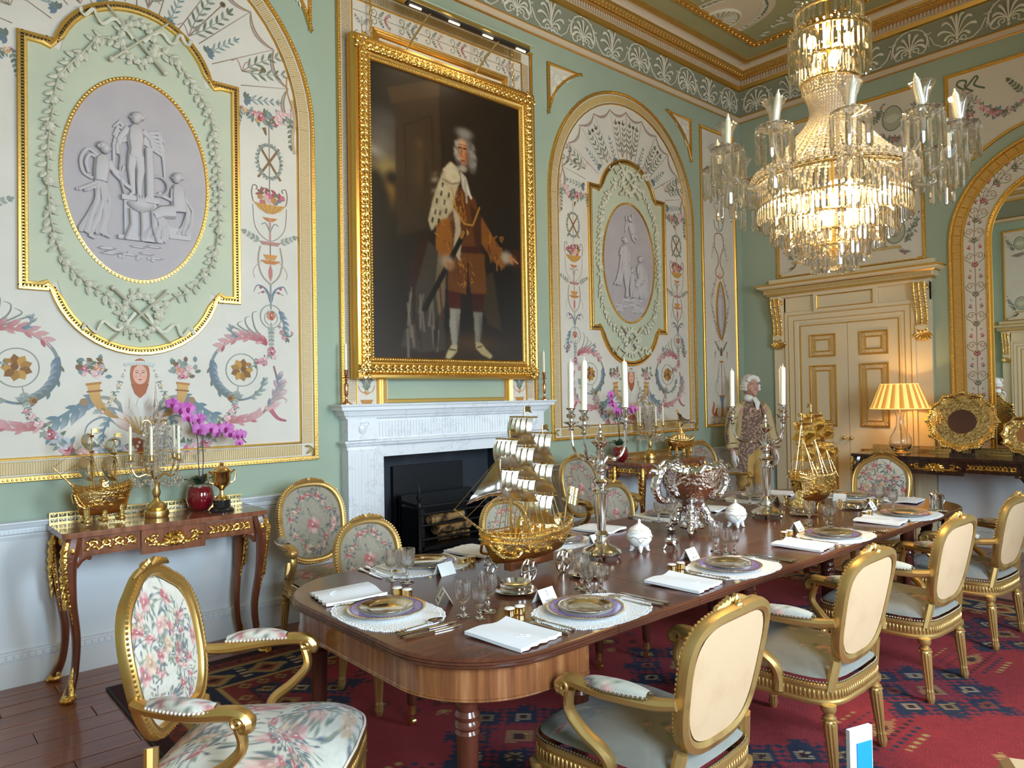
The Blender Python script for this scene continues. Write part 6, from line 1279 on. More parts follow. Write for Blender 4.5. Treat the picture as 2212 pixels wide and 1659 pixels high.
B().bx((1.80, TY0+.22, TZ-.12), (1.83, TY1-.22, TZ-.03)).bx((1.82, 2.0, TZ-.11), (5.2, 2.04, TZ-.04)).bx((1.82, 2.62, TZ-.11), (5.2, 2.66, TZ-.04)).build('underframe', 'mahogany', dt, smooth=0)
def tleg(x, y, big=1.):
    fl = lambda a, k, z: 1+(.08*abs(sin(8*a))-.04 if .13 < z < .47 else 0); top = TZ-.03
    b = B(); b.lathe([(.016, .085), (.020, .10), (.024, .115), (.023, .13), (.030*big, .30), (.036*big, .47), (.040*big, .48), (.034*big, .49), (.042*big, .50), (.042*big, .51), (.036*big, .52), (.040*big, .535), (.033*big, .55), (.040*big, .575), (.042*big, top), (0, top)], 32, T(x, y, 0), fl=fl)
    o = b.build('leg', 'mahogany_leg', dt)
    B().lathe([(.0, .045), (.010, .045), (.012, .055), (.022, .06), (.020, .10), (.021, .108), (0, .108)], 14, T(x, y, 0)).tube([(x-.010, y, .022), (x+.010, y, .022)], .021, 12).build('castor', 'brass', o)
for x, y in ((1.40, 1.83), (1.40, 2.85), (1.88, 1.80), (1.88, 2.88), (3.02, 1.95), (3.02, 2.73), (3.35, 2.66), (4.12, 1.95), (4.12, 2.73), (3.5, 2.1), (4.9, 1.80), (4.9, 2.88), (5.52, 1.90), (5.52, 2.78)): tleg(x, y)
for x in jn: B().bevbox((x, TY0+.075, TZ-.045), (.12, .05, .022), .004).build('leaf_clip', 'brass', dt)
# ================================================================ carpet
def carpet():
    x0, x1, y0, y1 = .93, 6.15, .25, 4.40; W_, H_ = 418, 332; c = Canvas(W_, H_, X(150, 36, 44)); ar = (y1-y0)/(x1-x0); R = random.Random(6)
    U = (c.X*(x1-x0)); V = (c.Y*(y1-y0)); e = np.minimum(np.minimum(U, x1-x0-U), np.minimum(V, y1-y0-V))   # distance from the edge
    q = lambda z: np.floor(z/.0125)*.0125; U, V, e = q(U), q(V), q(e)
    def pat(px, py, m, s): return (((np.floor((U+V)/px)+np.floor((U-V)/py)) % m) < s)
    NAVY, DK, GD, OR_, CR, RD = X(26, 34, 62), X(52, 18, 26), X(170, 138, 82), X(158, 70, 44), X(196, 168, 130), X(140, 34, 42)
    c.a[:] = np.array(RD)
    def diamond(cx, cy, rx, ry, col, step=.03, jag=.0):
        d = np.abs(U-cx)/rx+np.abs(V-cy)/ry+jag*((np.floor(U/step)+np.floor(V/step)) % 2); c.a[(d < 1)] = col
    # big blue medallions in staggered rows, small ones between
    for gy in range(-1, 4):
        for gx in range(-1, 5):
            cx, cy = .62+1.24*gx+.62*(gy % 2), .85+1.08*gy
            for k in range(8):
                a = k*PI/4; rr = .20 if k % 2 else .27; x_, y_ = cx+rr*cos(a)*1.05, cy+rr*sin(a)*.9; diamond(x_, y_, .15, .13, NAVY, .03, .35); diamond(x_+.10*cos(a), y_+.09*sin(a), .075, .07, NAVY, .025, .5)
            for k in range(8): a = k*PI/4; rr = .20 if k % 2 else .27; diamond(cx+rr*cos(a), cy+rr*sin(a)*.9, .055, .05, (GD, CR, OR_)[k % 3], .0125, .5); diamond(cx+rr*cos(a), cy+rr*sin(a)*.9, .025, .022, DK)
            diamond(cx, cy, .17, .15, X(120, 36, 52), .03, .4); diamond(cx, cy, .09, .08, GD, .0125, .5); diamond(cx, cy, .04, .04, DK)
            sx_, sy_ = cx+.62, cy
            for k in range(3):
                for s in (-1, 1): c.a[(np.abs(V-(sy_+s*(.06+.05*k))) < .012) & (np.abs(U-sx_) < .22-.05*k) & ((np.floor(U/.025) % 2) == 0)] = (DK, NAVY, GD)[k]
            diamond(sx_, sy_, .14, .055, GD, .0125, .5); diamond(sx_, sy_, .05, .03, DK)
            for k in range(6): a = k*PI/3; diamond(cx+.62+.20*cos(a), cy+.54+.12*sin(a), .05, .035, (NAVY, DK, GD)[k % 3], .0125, .6)
            diamond(cx+.62, cy+.54, .11, .08, DK, .0125, .5); diamond(cx+.62, cy+.54, .055, .045, GD, .0125, .5)
            diamond(cx+.34, cy+.36, .07, .05, DK, .0125, .6); diamond(cx+.34, cy+.36, .03, .025, GD)
    def band(a, b_, col): c.a[(e >= a) & (e < b_)] = col
    band(0, .05, X(60, 14, 22)); band(.05, .07, DK); band(.07, .16, X(130, 52, 40)); band(.16, .19, GD); band(.19, .42, NAVY); band(.42, .45, GD); band(.45, .54, X(120, 34, 34)); band(.54, .56, DK)
    s_ = np.where((V < .6) | (V > y1-y0-.6), U, V)
    def mot(lo, hi, per, col, w):
        m = (lo+hi)/2; d = np.abs((s_ % per)-per/2)/(w*per)+np.abs(e-m)/((hi-lo)/2); mk = (e >= lo) & (e < hi); c.a[mk & (d < 1)] = col[0]; c.a[mk & (d < .55)] = col[1]; c.a[mk & (d < .28)] = col[2]
    mot(.20, .41, .30, (GD, OR_, DK), .42); mot(.08, .15, .08, (DK, OR_, DK), .4); mot(.46, .53, .10, (GD, DK, OR_), .4)
    c.a[(e >= .21) & (e < .40) & ((s_ % .30) < .04) & ((np.floor(e/.025) % 2) == 0)] = CR
    c.noise(2, .10, 2); c.noise(40, .10, 3)
    o = c.mesh('oriental_rug', 'rug', lambda X_, Y_: (x0+(x1-x0)*X_, y1-(y1-y0)*Y_, .012+0*X_), None, 0)
    tag(o, 'large red oriental carpet with blue medallions and dark patterned border under the dining table', 'carpet')
    B().bx((x0-.004, y0-.004, 0.0), (x1+.004, y1+.004, .0118)).build('rug_edge', 'flame_dark', o, smooth=0)
carpet()
# ================================================================ things laid on the dining table
TT = .7505
def lathe_obj(name, prof, m, par=None, n=20, fl=None, M=None, sm=35): return B().lathe(prof, n, M, fl=fl).build(name, m, par, sm)
def proto(fn): return fn
PROTO = {}
def put(key, make, loc, rz, label, group):
    if key not in PROTO: o = make(); PROTO[key] = o
    else: o = dup(PROTO[key])
    o.location = loc; o.rotation_euler = (0, 0, rz); o['label'] = label; o['group'] = group; return o
def mk_mat():
    pts = []; n = 22
    for k in range(n*6):
        a = 2*PI*k/(n*6); c_, s_ = cos(a), sin(a); e = .62; x = .225*math.copysign(abs(c_)**e, c_); y = .165*math.copysign(abs(s_)**e, s_); q = 1+.030*abs(sin(n*a/2))+.05*cos(4*a)*(0.6); pts.append((x*q, y*q))
    b = B().prism(pts, 0, .0022); beads(pts, .0085, .0032, .0016, 0, b=b, n=5, m=3); beads([(x*.93, y*.93) for x, y in pts], .02, .0035, .002, 0, b=b, n=5, m=3)
    return tag(b.build('lace_mat', 'lace'), '', 'place mat')
def mk_charger():
    t = thing('charger_plate', '', 'plate')
    lathe_obj('body', [(0, .003), (.075, .003), (.078, 0), (.085, .001), (.09, .006), (.14, .013), (.145, .016), (.144, .018), (.139, .0165), (.095, .010), (.088, .008), (0, .007)], 'porcelain', t, 40)
    lathe_obj('purple_band', [(.137, .0168), (.120, .0147), (.098, .0118)], 'enamel_purple', t, 40); lathe_obj('gilt_rim', [(.1455, .0155), (.1455, .0185), (.1395, .0175), (.137, .0168)], 'silver_gilt', t, 40); b = B()
    for k in range(60): a = 2*PI*k/60; b.ball((.132*cos(a), .132*sin(a), .0168), .0026, 5, 3, sc=(1, 1, .3))
    b.build('rim_dots', 'ink', t, kind='stuff'); return t
def mk_splate():
    fl = lambda a, k, z: 1+(.020*abs(cos(5*a))**2.0-.01)*(1 if 3 <= k <= 9 else 0)
    t = thing('silver_plate', '', 'plate'); t.scale = (.91, .91, .91); lathe_obj('body', [(0, 0), (.068, 0), (.072, .002), (.078, .009), (.108, .014), (.112, .016), (.112, .018), (.107, .0165), (.080, .012), (.073, .007), (.066, .004), (0, .004)], 'plate_gilt', t, 60, fl)
    b = B(); 
    for k in range(90): a = 2*PI*k/90; r = .110*fl(a, 5, 0); b.ball((r*cos(a), r*sin(a), .0172), .0026, 5, 3)
    b.build('gadroon_rim', 'plate_gilt', t, kind='stuff'); return t
def mk_napkin():
    b = B(); N_, M_ = 18, 14
    h = lambda u, v: .006+.010*sin(PI*(u*1.15+.05))**2*(.4+.6*v)+.006*sin(5*u+2*v)*v
    f = lambda u, v, o: ((u-.5)*.205+.012*(v-.5)*sin(3*u), (v-.5)*.25+.004*sin(9*u*PI)*(1 if v < .02 else 0), h(u, v)+o)
    for o, s in ((.006, 1), (.001, .985)): b.grid(N_, M_, lambda u, v: tuple(c*(s if i < 2 else 1) for i, c in enumerate(f(u, v, o))))
    ring = [f(u/N_, 0, 0) for u in range(N_+1)]+[f(1, v/M_, 0) for v in range(1, M_+1)]+[f(1-u/N_, 1, 0) for u in range(1, N_+1)]+[f(0, 1-v/M_, 0) for v in range(1, M_)]
    m = len(ring); b.add([(x, y, z+.006) for x, y, z in ring]+[(x, y, 0*z+max(0, z-.005)) for x, y, z in ring], [(k, k+m, (k+1) % m+m, (k+1) % m) for k in range(m)])
    t = tag(b.build('napkin', 'linen', smooth=60), '', 'napkin'); t['label'] = ''
    e = B()
    for k in range(3): e.tube([(x-.01*k, -.07+.012*k+y, h((x+.1)/.2, .25)+.0068) for x, y in spiral(-.005, 0, .014, .003, k, k+8, 16)], .0009, 4)
    e.build('embroidery', 'linen', t); return t
def handle(b, y0, y1, w=.0065):
    b.tube([(0, y0+(y1-y0)*k/8, .005) for k in range(9)], [w*q for q in (1.0, 1.15, 1.05, .9, .75, .62, .55, .5, .5)], 8, flat=(.45, 1), up=(0, 0, 1))
    for k in range(3): b.ball((0, y0+.012+.014*k, .0075), .004-.0006*k, 6, 4)
def mk_fork():
    b = B(); handle(b, -.10, .03); b.tube([(0, .028, .005), (0, .045, .006), (0, .06, .005)], [.004, .011, .011], 8, flat=(.25, 1), up=(0, 0, 1))
    for k in range(4): x = (k-1.5)*.006; b.tube([(x, .058, .005), (x, .08, .004), (x*.95, .10, .010)], [.0021, .0019, .001], 5)
    return tag(b.build('fork', 'silver'), '', 'fork')
def mk_knife():
    b = B(); handle(b, -.115, .0, .0085); b.prism([(-.007, .0), (.008, .0), (.010, .05), (.009, .09), (.003, .115), (-.004, .105), (-.006, .06)], .002, .0045); return tag(b.build('knife', 'silver'), '', 'knife')
def mk_spoon():
    b = B(); handle(b, -.10, .03); b.lathe([(0, 0), (.012, .001), (.019, .004), (.021, .008), (.0195, .008), (.012, .004), (0, .003)], 16, T(0, .065, .002), sc=(1, 1.6)); return tag(b.build('spoon', 'silver'), '', 'spoon')
def mk_card():
    t = thing('place_card', '', 'place card'); w, h, s = .088, .052, .030
    b = B(); b.add([(-w/2, -s, 0), (w/2, -s, 0), (w/2, 0, h), (-w/2, 0, h), (-w/2, s, 0), (w/2, s, 0), (-w/2, -s+.0015, 0), (w/2, -s+.0015, 0), (w/2, 0, h-.002), (-w/2, 0, h-.002), (w/2, s-.0015, 0), (-w/2, s-.0015, 0)], [(0, 1, 2, 3), (3, 2, 5, 4), (6, 9, 8, 7), (9, 11, 10, 8), (0, 6, 7, 1), (4, 5, 10, 11)]); b.build('folded_card', 'card', t, smooth=0)
    e = B(); q = lambda x, v: (x, -s+s*v-.0008, h*v+.0004)      # small crest: coronet over a tied knot
    for pts in ([(-.006, .86), (-.004, .80), (.004, .80), (.006, .86), (.003, .83), (0, .88), (-.003, .83), (-.006, .86)], [(0, .78), (-.005, .68), (0, .62), (.005, .68), (0, .78)], [(0, .62), (-.008, .52), (-.003, .48), (0, .54), (.003, .48), (.008, .52), (0, .62)]): e.tube([q(*p_) for p_ in pts], .0007, 4)
    e.tube([q(-.026+.052*k/22, .22+.045*sin(k*2.1)+.03*sin(k*3.7)) for k in range(23)], .0006, 4); e.build('crest_and_script', 'ink', t); return t
def mk_pot():
    t = thing('salt_pot', '', 'salt pot'); lathe_obj('body', [(0, 0), (.0185, 0), (.020, .002), (.0195, .006), (.020, .014), (.0195, .022), (.021, .026), (.019, .027)], 'silver_gilt', t, 24); lathe_obj('enamel_lid', [(.0195, .0262), (.018, .030), (.012, .0315), (0, .032)], 'porcelain', t, 24); return t
def mk_glass(s, h, r):
    def f():
        t = thing(('goblet', 'wine_glass', 'sherry_glass')[s], '', 'glass')
        fl = lambda a, k, z: 1+(.035*cos(12*a) if 1 <= k <= 5 else 0)
        st = h*.40
        B().lathe([(.004, st), (r*.52, st+.006), (r*.82, st+.016), (r*.93, st+.034), (r*.95, st+(h-st)*.55), (r*.98, st+(h-st)*.78), (r, h), (r*.965, h), (r*.93, st+(h-st)*.55), (r*.80, st+.024), (r*.4, st+.014), (0, st+.011)], 24, fl=fl).build('bowl', 'cut_glass', t, 50)
        B().lathe([(0, 0), (r*.82, 0), (r*.84, .002), (r*.5, .005), (.008, .010), (.0055, .016), (.005, st*.45), (.009, st*.55), (.0095, st*.62), (.006, st*.70), (.0055, st*.9), (.011, st), (0, st)], 20).build('stem_and_foot', 'glass', t, 50); return t
    return f
GL = [mk_glass(0, .145, .036), mk_glass(1, .125, .031), mk_glass(2, .105, .026)]
GN = ('tallest', 'middle-sized', 'smallest')
SET = {   # place: (plate x, y, facing angle), words, dict of item positions
 'near': ((1.425, 2.345, -PI/2), 'at the near table end', dict(nap=(1.43, 2.645), fk=[(1.40, 2.545), (1.42, 2.51)], kn=[(1.425, 2.075), (1.42, 2.035)], sp=(1.42, 2.115), card=(1.655, 2.30, -.5), pot=[(1.585, 2.525), (1.60, 2.475)], gl=[(1.70, 2.085), (1.60, 2.105), (1.627, 2.044)])),
 'r1': ((1.955, 1.83, 0), 'at the nearest place on the window side', dict(nap=(1.585, 1.815), fk=[(1.725, 1.80), (1.765, 1.81)], kn=[(2.205, 1.79), (2.24, 1.79)], sp=(2.165, 1.80), card=(1.94, 2.03, .1), pot=[(1.723, 1.99), (1.768, 1.985)], gl=[(2.176, 2.057), (2.145, 1.99), (2.203, 1.975)])),
 'r2': ((2.90, 1.825, 0), 'at the second place on the window side', dict(nap=(2.53, 1.81), fk=[(2.68, 1.81), (2.72, 1.81)], kn=[(3.19, 1.79), (3.22, 1.79)], sp=(3.15, 1.81), card=(2.93, 2.055, .1), pot=[(2.684, 1.98), (2.739, 1.972)], gl=[(3.164, 2.062), (3.134, 1.988), (3.2, 1.98)])),
 'r3': ((3.92, 1.82, 0), 'at the third place on the window side', dict(nap=(3.57, 1.815), fk=[(3.70, 1.81), (3.735, 1.81)], kn=[(4.21, 1.77), (4.245, 1.77)], sp=(4.17, 1.79), card=(3.94, 2.035, .1), pot=[(3.73, 2.0), (3.785, 2.0)], gl=[(4.14, 2.06), (4.162, 1.967), (4.207, 1.963)])),
 'r4': ((4.88, 1.80, 0), 'at the fourth place on the window side', dict(nap=(4.55, 1.82), fk=[(4.68, 1.80)], kn=[(5.16, 1.77), (5.19, 1.77)], sp=(5.12, 1.79), card=(4.97, 2.05, .1), pot=[(4.69, 1.97), (4.75, 1.97)], gl=[(5.062, 2.028), (5.042, 1.935)])),
 'end': ((5.45, 2.37, PI/2), 'at the far table end', dict(nap=(5.50, 2.03), fk=[(5.47, 2.16)], kn=[], card=(5.217, 2.362, .1), pot=[(5.29, 2.19), (5.317, 2.15)], gl=[])),
 'l1': ((1.96, 2.865, PI), 'at the nearest place on the fireplace side', dict(nap=(2.30, 2.92), fk=[(2.16, 2.90), (2.20, 2.90)], kn=[(1.68, 2.90), (1.72, 2.91)], sp=(1.77, 2.89), card=(1.92, 2.66, .1), pot=[(2.10, 2.76), (2.152, 2.76)], gl=[(1.72, 2.66), (1.693, 2.741), (1.767, 2.762)])),
 'l2': ((2.78, 2.80, PI), 'at the second place on the fireplace side', dict(nap=(3.19, 2.87), fk=[(3.02, 2.87)], kn=[(2.55, 2.85)], card=(2.88, 2.62, .1), pot=[(3.04, 2.72)], gl=[])),
 'l3': ((3.88, 2.88, PI), 'at the third place on the fireplace side', dict(nap=(4.25, 2.85), fk=[(4.09, 2.86)], kn=[(3.63, 2.90), (3.66, 2.89)], card=None, pot=[(4.02, 2.70)], gl=[(3.66, 2.70), (3.637, 2.775)])),
 'l4': ((4.92, 2.86, PI), 'at the fourth place on the fireplace side', dict(nap=(5.27, 2.86), fk=[(5.12, 2.86)], kn=[(4.68, 2.88)], card=(4.87, 2.64, .1), pot=[(5.06, 2.70)], gl=[(4.728, 2.702), (4.64, 2.74)])),
}
for k, ((x, y, a), wd, d) in SET.items():
    put('mat', mk_mat, (x+.05*cos(a)*(-.2 if k == 'near' else .6), y-.005, TT), a, 'white lace mat under the plates '+wd, 'lace mats')
    put('charger', mk_charger, (x, y, TT+.004), a, 'purple banded charger plate '+wd, 'charger plates')
    put('splate', mk_splate, (x, y, TT+.0125), a, 'lobed silver plate on the purple plate '+wd, 'silver plates')
    put('napkin', mk_napkin, (*d['nap'], TT), a+(.12 if k != 'near' else -.15), 'folded white napkin '+wd, 'napkins')
    for i, q in enumerate(d['fk']): put('fork', mk_fork, (*q, TT), a+.02*i+(.06 if k[0] == 'r' else -.25 if k == 'near' else 0), ('outer' if i == 0 else 'inner')+' silver fork '+wd, 'forks')
    for i, q in enumerate(d['kn']): put('knife', mk_knife, (*q, TT), a+(.06 if k[0] == 'r' else -.06), ('inner' if i == 0 else 'outer')+' silver knife '+wd, 'knives')
    if d.get('sp'): put('spoon', mk_spoon, (*d['sp'], TT), a+.05, 'silver spoon '+wd, 'spoons')
    if d.get('card'): put('card', mk_card, (d['card'][0], d['card'][1], TT), a+d['card'][2], 'folded white place card with small crest '+wd, 'place cards')
    for i, q in enumerate(d['pot']): put('pot', mk_pot, (*q, TT), 0, ('outer' if i == 0 else 'inner')+' gold salt pot with white enamel lid '+wd, 'salt pots')
    for i, q in enumerate(d['gl']): put('gl%d' % i, GL[i], (*q, TT), .3*i, GN[i]+' cut crystal glass '+wd, 'cut crystal glasses')
# ---------------------------------------------------------------- candelabra
def candelabrum(loc, label, angs, lean, cw):
    RA = .175 if lean == 'near' else .20; t = thing('silver_candelabrum', label, 'candelabrum', (*loc, TT), 0, 'silver candelabra on the dining table')
    gad = lambda n, am: (lambda a, k, z: 1+am*abs(sin(n*a)))
    B().lathe([(0, .018), (.085, .018), (.092, .022), (.094, .030), (.088, .042), (.068, .054), (.044, .064), (.034, .075), (.038, .082), (.028, .09), (.026, .105), (0, .105)], 40, fl=lambda a, k, z: 1+(.05*abs(sin(8*a)) if 1 <= k <= 4 else 0)).build('base', 'silver', t)
    b = B()
    for k in range(40): a = 2*PI*k/40; b.ball((.090*cos(a), .090*sin(a), .034), .006, 6, 4)
    b.build('gadroon_border', 'silver', t, kind='stuff')
    for k in range(4): a = k*PI/2+.6; B().tube([(.07*cos(a), .07*sin(a), .022), (.080*cos(a), .080*sin(a), .010), (.088*cos(a), .088*sin(a), .004)], [.010, .006, .009], 7).build('foot', 'silver', t)
    B().lathe([(.024, .10), (.034, .115), (.028, .125), (.020, .135), (.023, .17), (.033, .30), (.034, .315), (.046, .32), (.046, .327), (.026, .335), (.022, .345), (.036, .365), (.043, .375), (.036, .385), (.022, .395), (.020, .41), (.026, .425), (.040, .435), (.042, .445), (.030, .45), (.020, .46), (.018, .50), (.024, .515), (.016, .52), (.018, .535), (.036, .555), (.046, .565), (.047, .57), (.030, .575), (.022, .59), (.008, .595), (.013, .605), (.012, .62), (.006, .63), (.008, .64), (.002, .655), (0, .655)], 24, fl=lambda a, k, z: 1+(.05*abs(sin(6*a)) if k in (11, 12, 24, 25) else 0)).build('stem', 'silver', t)
    for i, (a, hh) in enumerate(angs):
        c_, s_ = cos(a), sin(a); q = lambda r, z: (r*c_, r*s_, z)
        o = B().tube([q(r, z) for r, z in crom([(.012, .45), (.05, .49), (.085, .475), (RA-.04, .49), (RA-.007, .545), (RA, .61+hh)], 6)], lambda u: .0085-.002*u, 8); o.ball(q(.09, .476), .013, 8, 5, sc=(1, 1, 1)); o = o.build('arm', 'silver', t)
        M_ = T(RA*c_, RA*s_, .60+hh); B().lathe([(.008, 0), (.016, .008), (.008, .016), (.014, .03), (.038, .040), (.040, .046), (.012, .05), (.010, .06), (.022, .07), (.025, .08), (.014, .088), (.016, .105), (.024, .112), (.026, .116), (.014, .118), (.0, .10)], 20, M_, fl=lambda a_, k, z: 1+(.05*abs(sin(10*a_)) if k in (4, 5) else 0)).build('nozzle', 'silver', o)
        candle((loc[0]+RA*c_, loc[1]+RA*s_, TT+.60+hh+.108), .245, .0150, 'tall ivory candle, %s on the %s silver candelabrum' % (cw[i], lean), .03*(1 if i == 1 else -.5 if i == 2 else .6), 'candelabrum candles')
    return t
candelabrum((2.66, 2.375), 'silver three armed candelabrum with tall candles, nearer of the pair', ((1.69, .015), (-2.84, .01), (-.11, .015)), 'near', ('first from the left', 'second from the left', 'right-hand one'))
candelabrum((4.24, 2.385), 'silver three armed candelabrum with tall candles, farther of the pair', ((2.02, -.01), (-2.08, .0), (-.03, .0)), 'far', ('left-hand one', 'middle one', 'right-hand one'))
# ---------------------------------------------------------------- punch bowl
pb = thing('punch_bowl', 'large chased silver punch bowl with scroll handles and dolphin feet at the table centre', 'bowl', (3.48, 2.42, TT+.009), -.25); pb.scale = (1.14, 1.14, 1.1)
b = B(); b.lathe([(.0, .155), (.03, .15), (.06, .155), (.10, .18), (.135, .225), (.15, .27), (.153, .30), (.160, .312), (.156, .318), (.148, .305), (.14, .27), (.12, .22), (.06, .18), (0, .175)], 48)
for k, (x, y, z) in enumerate(b.v):
    if z > .295: a = math.atan2(y, x); b.v[k] = (x*(1+.07*abs(cos(2*a+.0))), y*(1+.03*abs(cos(2*a))), z+.025*abs(cos(2*a))**2)
b.build('bowl', 'silver_chased', pb)
b = B(); b.lathe([(.142, .30), (.135, .27), (.118, .222), (.06, .183), (0, .179)], 40); b.build('gilt_lining', 'plate_gilt', pb)
B().lathe([(.0, .02), (.055, .02), (.06, .03), (.040, .05), (.034, .09), (.045, .13), (.055, .155), (0, .16)], 24, fl=lambda a, k, z: 1+.12*abs(sin(4*a))).build('pedestal', 'silver_chased', pb)
for k in range(4):
    a = PI/4+k*PI/2; q = lambda r, z: (r*cos(a), r*sin(a), z)
    b = B(); b.tube([q(r, z) for r, z in crom([(.045, .14), (.07, .10), (.075, .06), (.10, .035), (.115, .015), (.10, .006), (.09, .016)], 5)], lambda u: .022-.009*u, 9); b.ball(q(.085, .06), .022, 8, 5); b.build('scroll_foot', 'silver_chased', pb)
for s in (-1, 1):
    b = B(); b.tube(crom([(s*.11, 0, .17), (s*.19, 0, .18), (s*.225, 0, .24), (s*.205, 0, .30), (s*.17, 0, .335), (s*.15, 0, .325)], 6), lambda u: .013+.012*sin(PI*u), 9)
    b.ball((s*.20, 0, .315), .028, 9, 6, sc=(1.2, .9, .9)); b.tube([(s*.21, 0, .32), (s*.245, .0, .33), (s*.26, 0, .318)], [.016, .010, .004], 7); [b.tube([(s*.19, .0, .33), (s*(.19+.012*j), .02*(j-1), .355), (s*(.18+.02*j), .03*(j-1), .362)], [.008, .006, .001], 6) for j in range(3)]
    b.build('handle', 'silver_chased', pb)
b = B()
for k in range(26): a = 2*PI*k/26; b.ball((.157*cos(a)*(1+.06*abs(cos(2*a))), .157*sin(a), .316+.025*abs(cos(2*a))**2), .0085, 6, 4, sc=(1.2, 1, 1))
b.build('rim_ornament', 'silver', pb, kind='stuff')
for s in (-1, 1): B().tube(crom([(-.08, s*.15, .32), (-.04, s*.152, .355), (0, s*.152, .345), (.04, s*.152, .355), (.08, s*.15, .32)], 5), .010, 8).build('rim_crest', 'silver', pb)
# ---------------------------------------------------------------- small pieces
def tureen(x, y, lab):
    t = thing('porcelain_tureen', lab, 'tureen', (x, y, TT), .4, 'small porcelain tureens')
    B().lathe([(0, .022), (.026, .022), (.044, .034), (.058, .056), (.063, .078), (.058, .094), (.052, .10), (0, .10)], 28, fl=lambda a, k, z: 1+.03*abs(sin(4*a))).build('body', 'porcelain', t)
    B().lathe([(.058, .098), (.057, .106), (.044, .120), (.022, .134), (.010, .142), (0, .144)], 28).build('lid', 'porcelain', t); B().tube([(-.012, 0, .138), (-.010, 0, .154), (0, 0, .160), (.010, 0, .154), (.012, 0, .138)], .004, 7).build('loop_handle', 'porcelain', t)
    for k in range(4): a = k*PI/2+.4; B().tube([(.030*cos(a), .030*sin(a), .040), (.037*cos(a), .037*sin(a), .020), (.041*cos(a), .041*sin(a), .008), (.050*cos(a), .050*sin(a), .005)], [.016, .012, .008, .005], 8).build('foot', 'porcelain', t)
    b = B(); b.tube([(.0655*cos(a), .0655*sin(a), .078+.004*sin(9*a)) for a in [2*PI*k/48 for k in range(48)]], .0013, 4, True); b.tube([(.0535*cos(a), .0535*sin(a), .1115+.003*sin(7*a)) for a in [2*PI*k/40 for k in range(40)]], .0012, 4, True)
    for k in range(4): a = k*PI/2+.4; b.tube([(.062*cos(a+q), .062*sin(a+q), .062+z) for q, z in ((-.25, .008), (-.1, -.004), (0, -.012), (.12, -.002), (.28, .010))], .0012, 4)
    b.build('gilt_lines', 'silver_gilt', t)
tureen(2.90, 2.335, 'small white and gold porcelain tureen near the near candelabrum'); tureen(3.81, 2.345, 'small white and gold porcelain tureen beside the punch bowl, farther one')
def salt(x, y, lab):
    t = thing('silver_salt', lab, 'salt cellar', (x, y, TT), .3, 'silver salt cellars'); B().lathe([(0, .02), (.02, .021), (.032, .032), (.034, .042), (.031, .048), (.034, .052), (.030, .052), (.028, .04), (.018, .028), (0, .026)], 24).build('bowl', 'silver_chased', t)
    for k in range(3): a = k*2.1; B().tube([(.024*cos(a), .024*sin(a), .028), (.034*cos(a), .034*sin(a), .012), (.040*cos(a), .040*sin(a), .003)], [.007, .004, .005], 6).build('foot', 'silver', t)
salt(3.05, 2.25, 'small round silver salt cellar on ball feet beside the nearer tureen'); 
def rdish(x, y, lab, lid):
    t = thing('silver_dish', lab, 'dish', (x, y, TT), 0, 'round silver dishes'); B().lathe([(0, .004), (.06, .004), (.085, .010), (.088, .012), (.086, .014), (.06, .008), (0, .008)], 32).build('stand', 'silver', t)
    B().lathe([(.0, .008), (.055, .008), (.064, .018), (.065, .03), (.060, .038), (.063, .045), (.050, .052) if lid else (.058, .046), (.02, .056) if lid else (.05, .03), (0, .058) if lid else (0, .02)], 32, fl=lambda a, k, z: 1+(.02*abs(sin(12*a)) if 1 < k < 5 else 0)).build('bowl', 'silver', t)
rdish(4.93, 2.14, 'round silver dish with lid near the far table end', True); rdish(4.47, 2.26, 'round silver dish beside the stern of the far gold ship', True)
rdish(1.95, 2.21, 'small glass and silver dish behind the glasses at the near end', False); rdish(2.36, 2.19, 'small silver dish behind the crystal glasses by the near candelabrum', False)
t = thing('mustard_jug', 'cylindrical silver jug with lid thumbpiece at the far right table corner', 'jug', (5.225, 1.735, TT), -.4)
B().lathe([(0, 0), (.042, 0), (.043, .008), (.039, .012), (.037, .06), (.036, .10), (.039, .105), (.036, .11), (0, .12)], 24, fl=lambda a, k, z: 1+(.02*abs(sin(8*a)) if 2 < k < 6 else 0)).build('body', 'silver', t); B().tube(crom([(.036, 0, .095), (.065, 0, .09), (.068, 0, .05), (.038, 0, .02)], 5), .005, 7).build('handle', 'silver', t); B().tube([(0, 0, .115), (-.005, 0, .135), (.012, 0, .15)], [.008, .006, .004], 7).build('thumbpiece', 'silver', t); B().tube([(-.034, 0, .10), (-.055, 0, .112), (-.06, 0, .108)], [.012, .008, .003], 7).build('spout', 'silver', t)
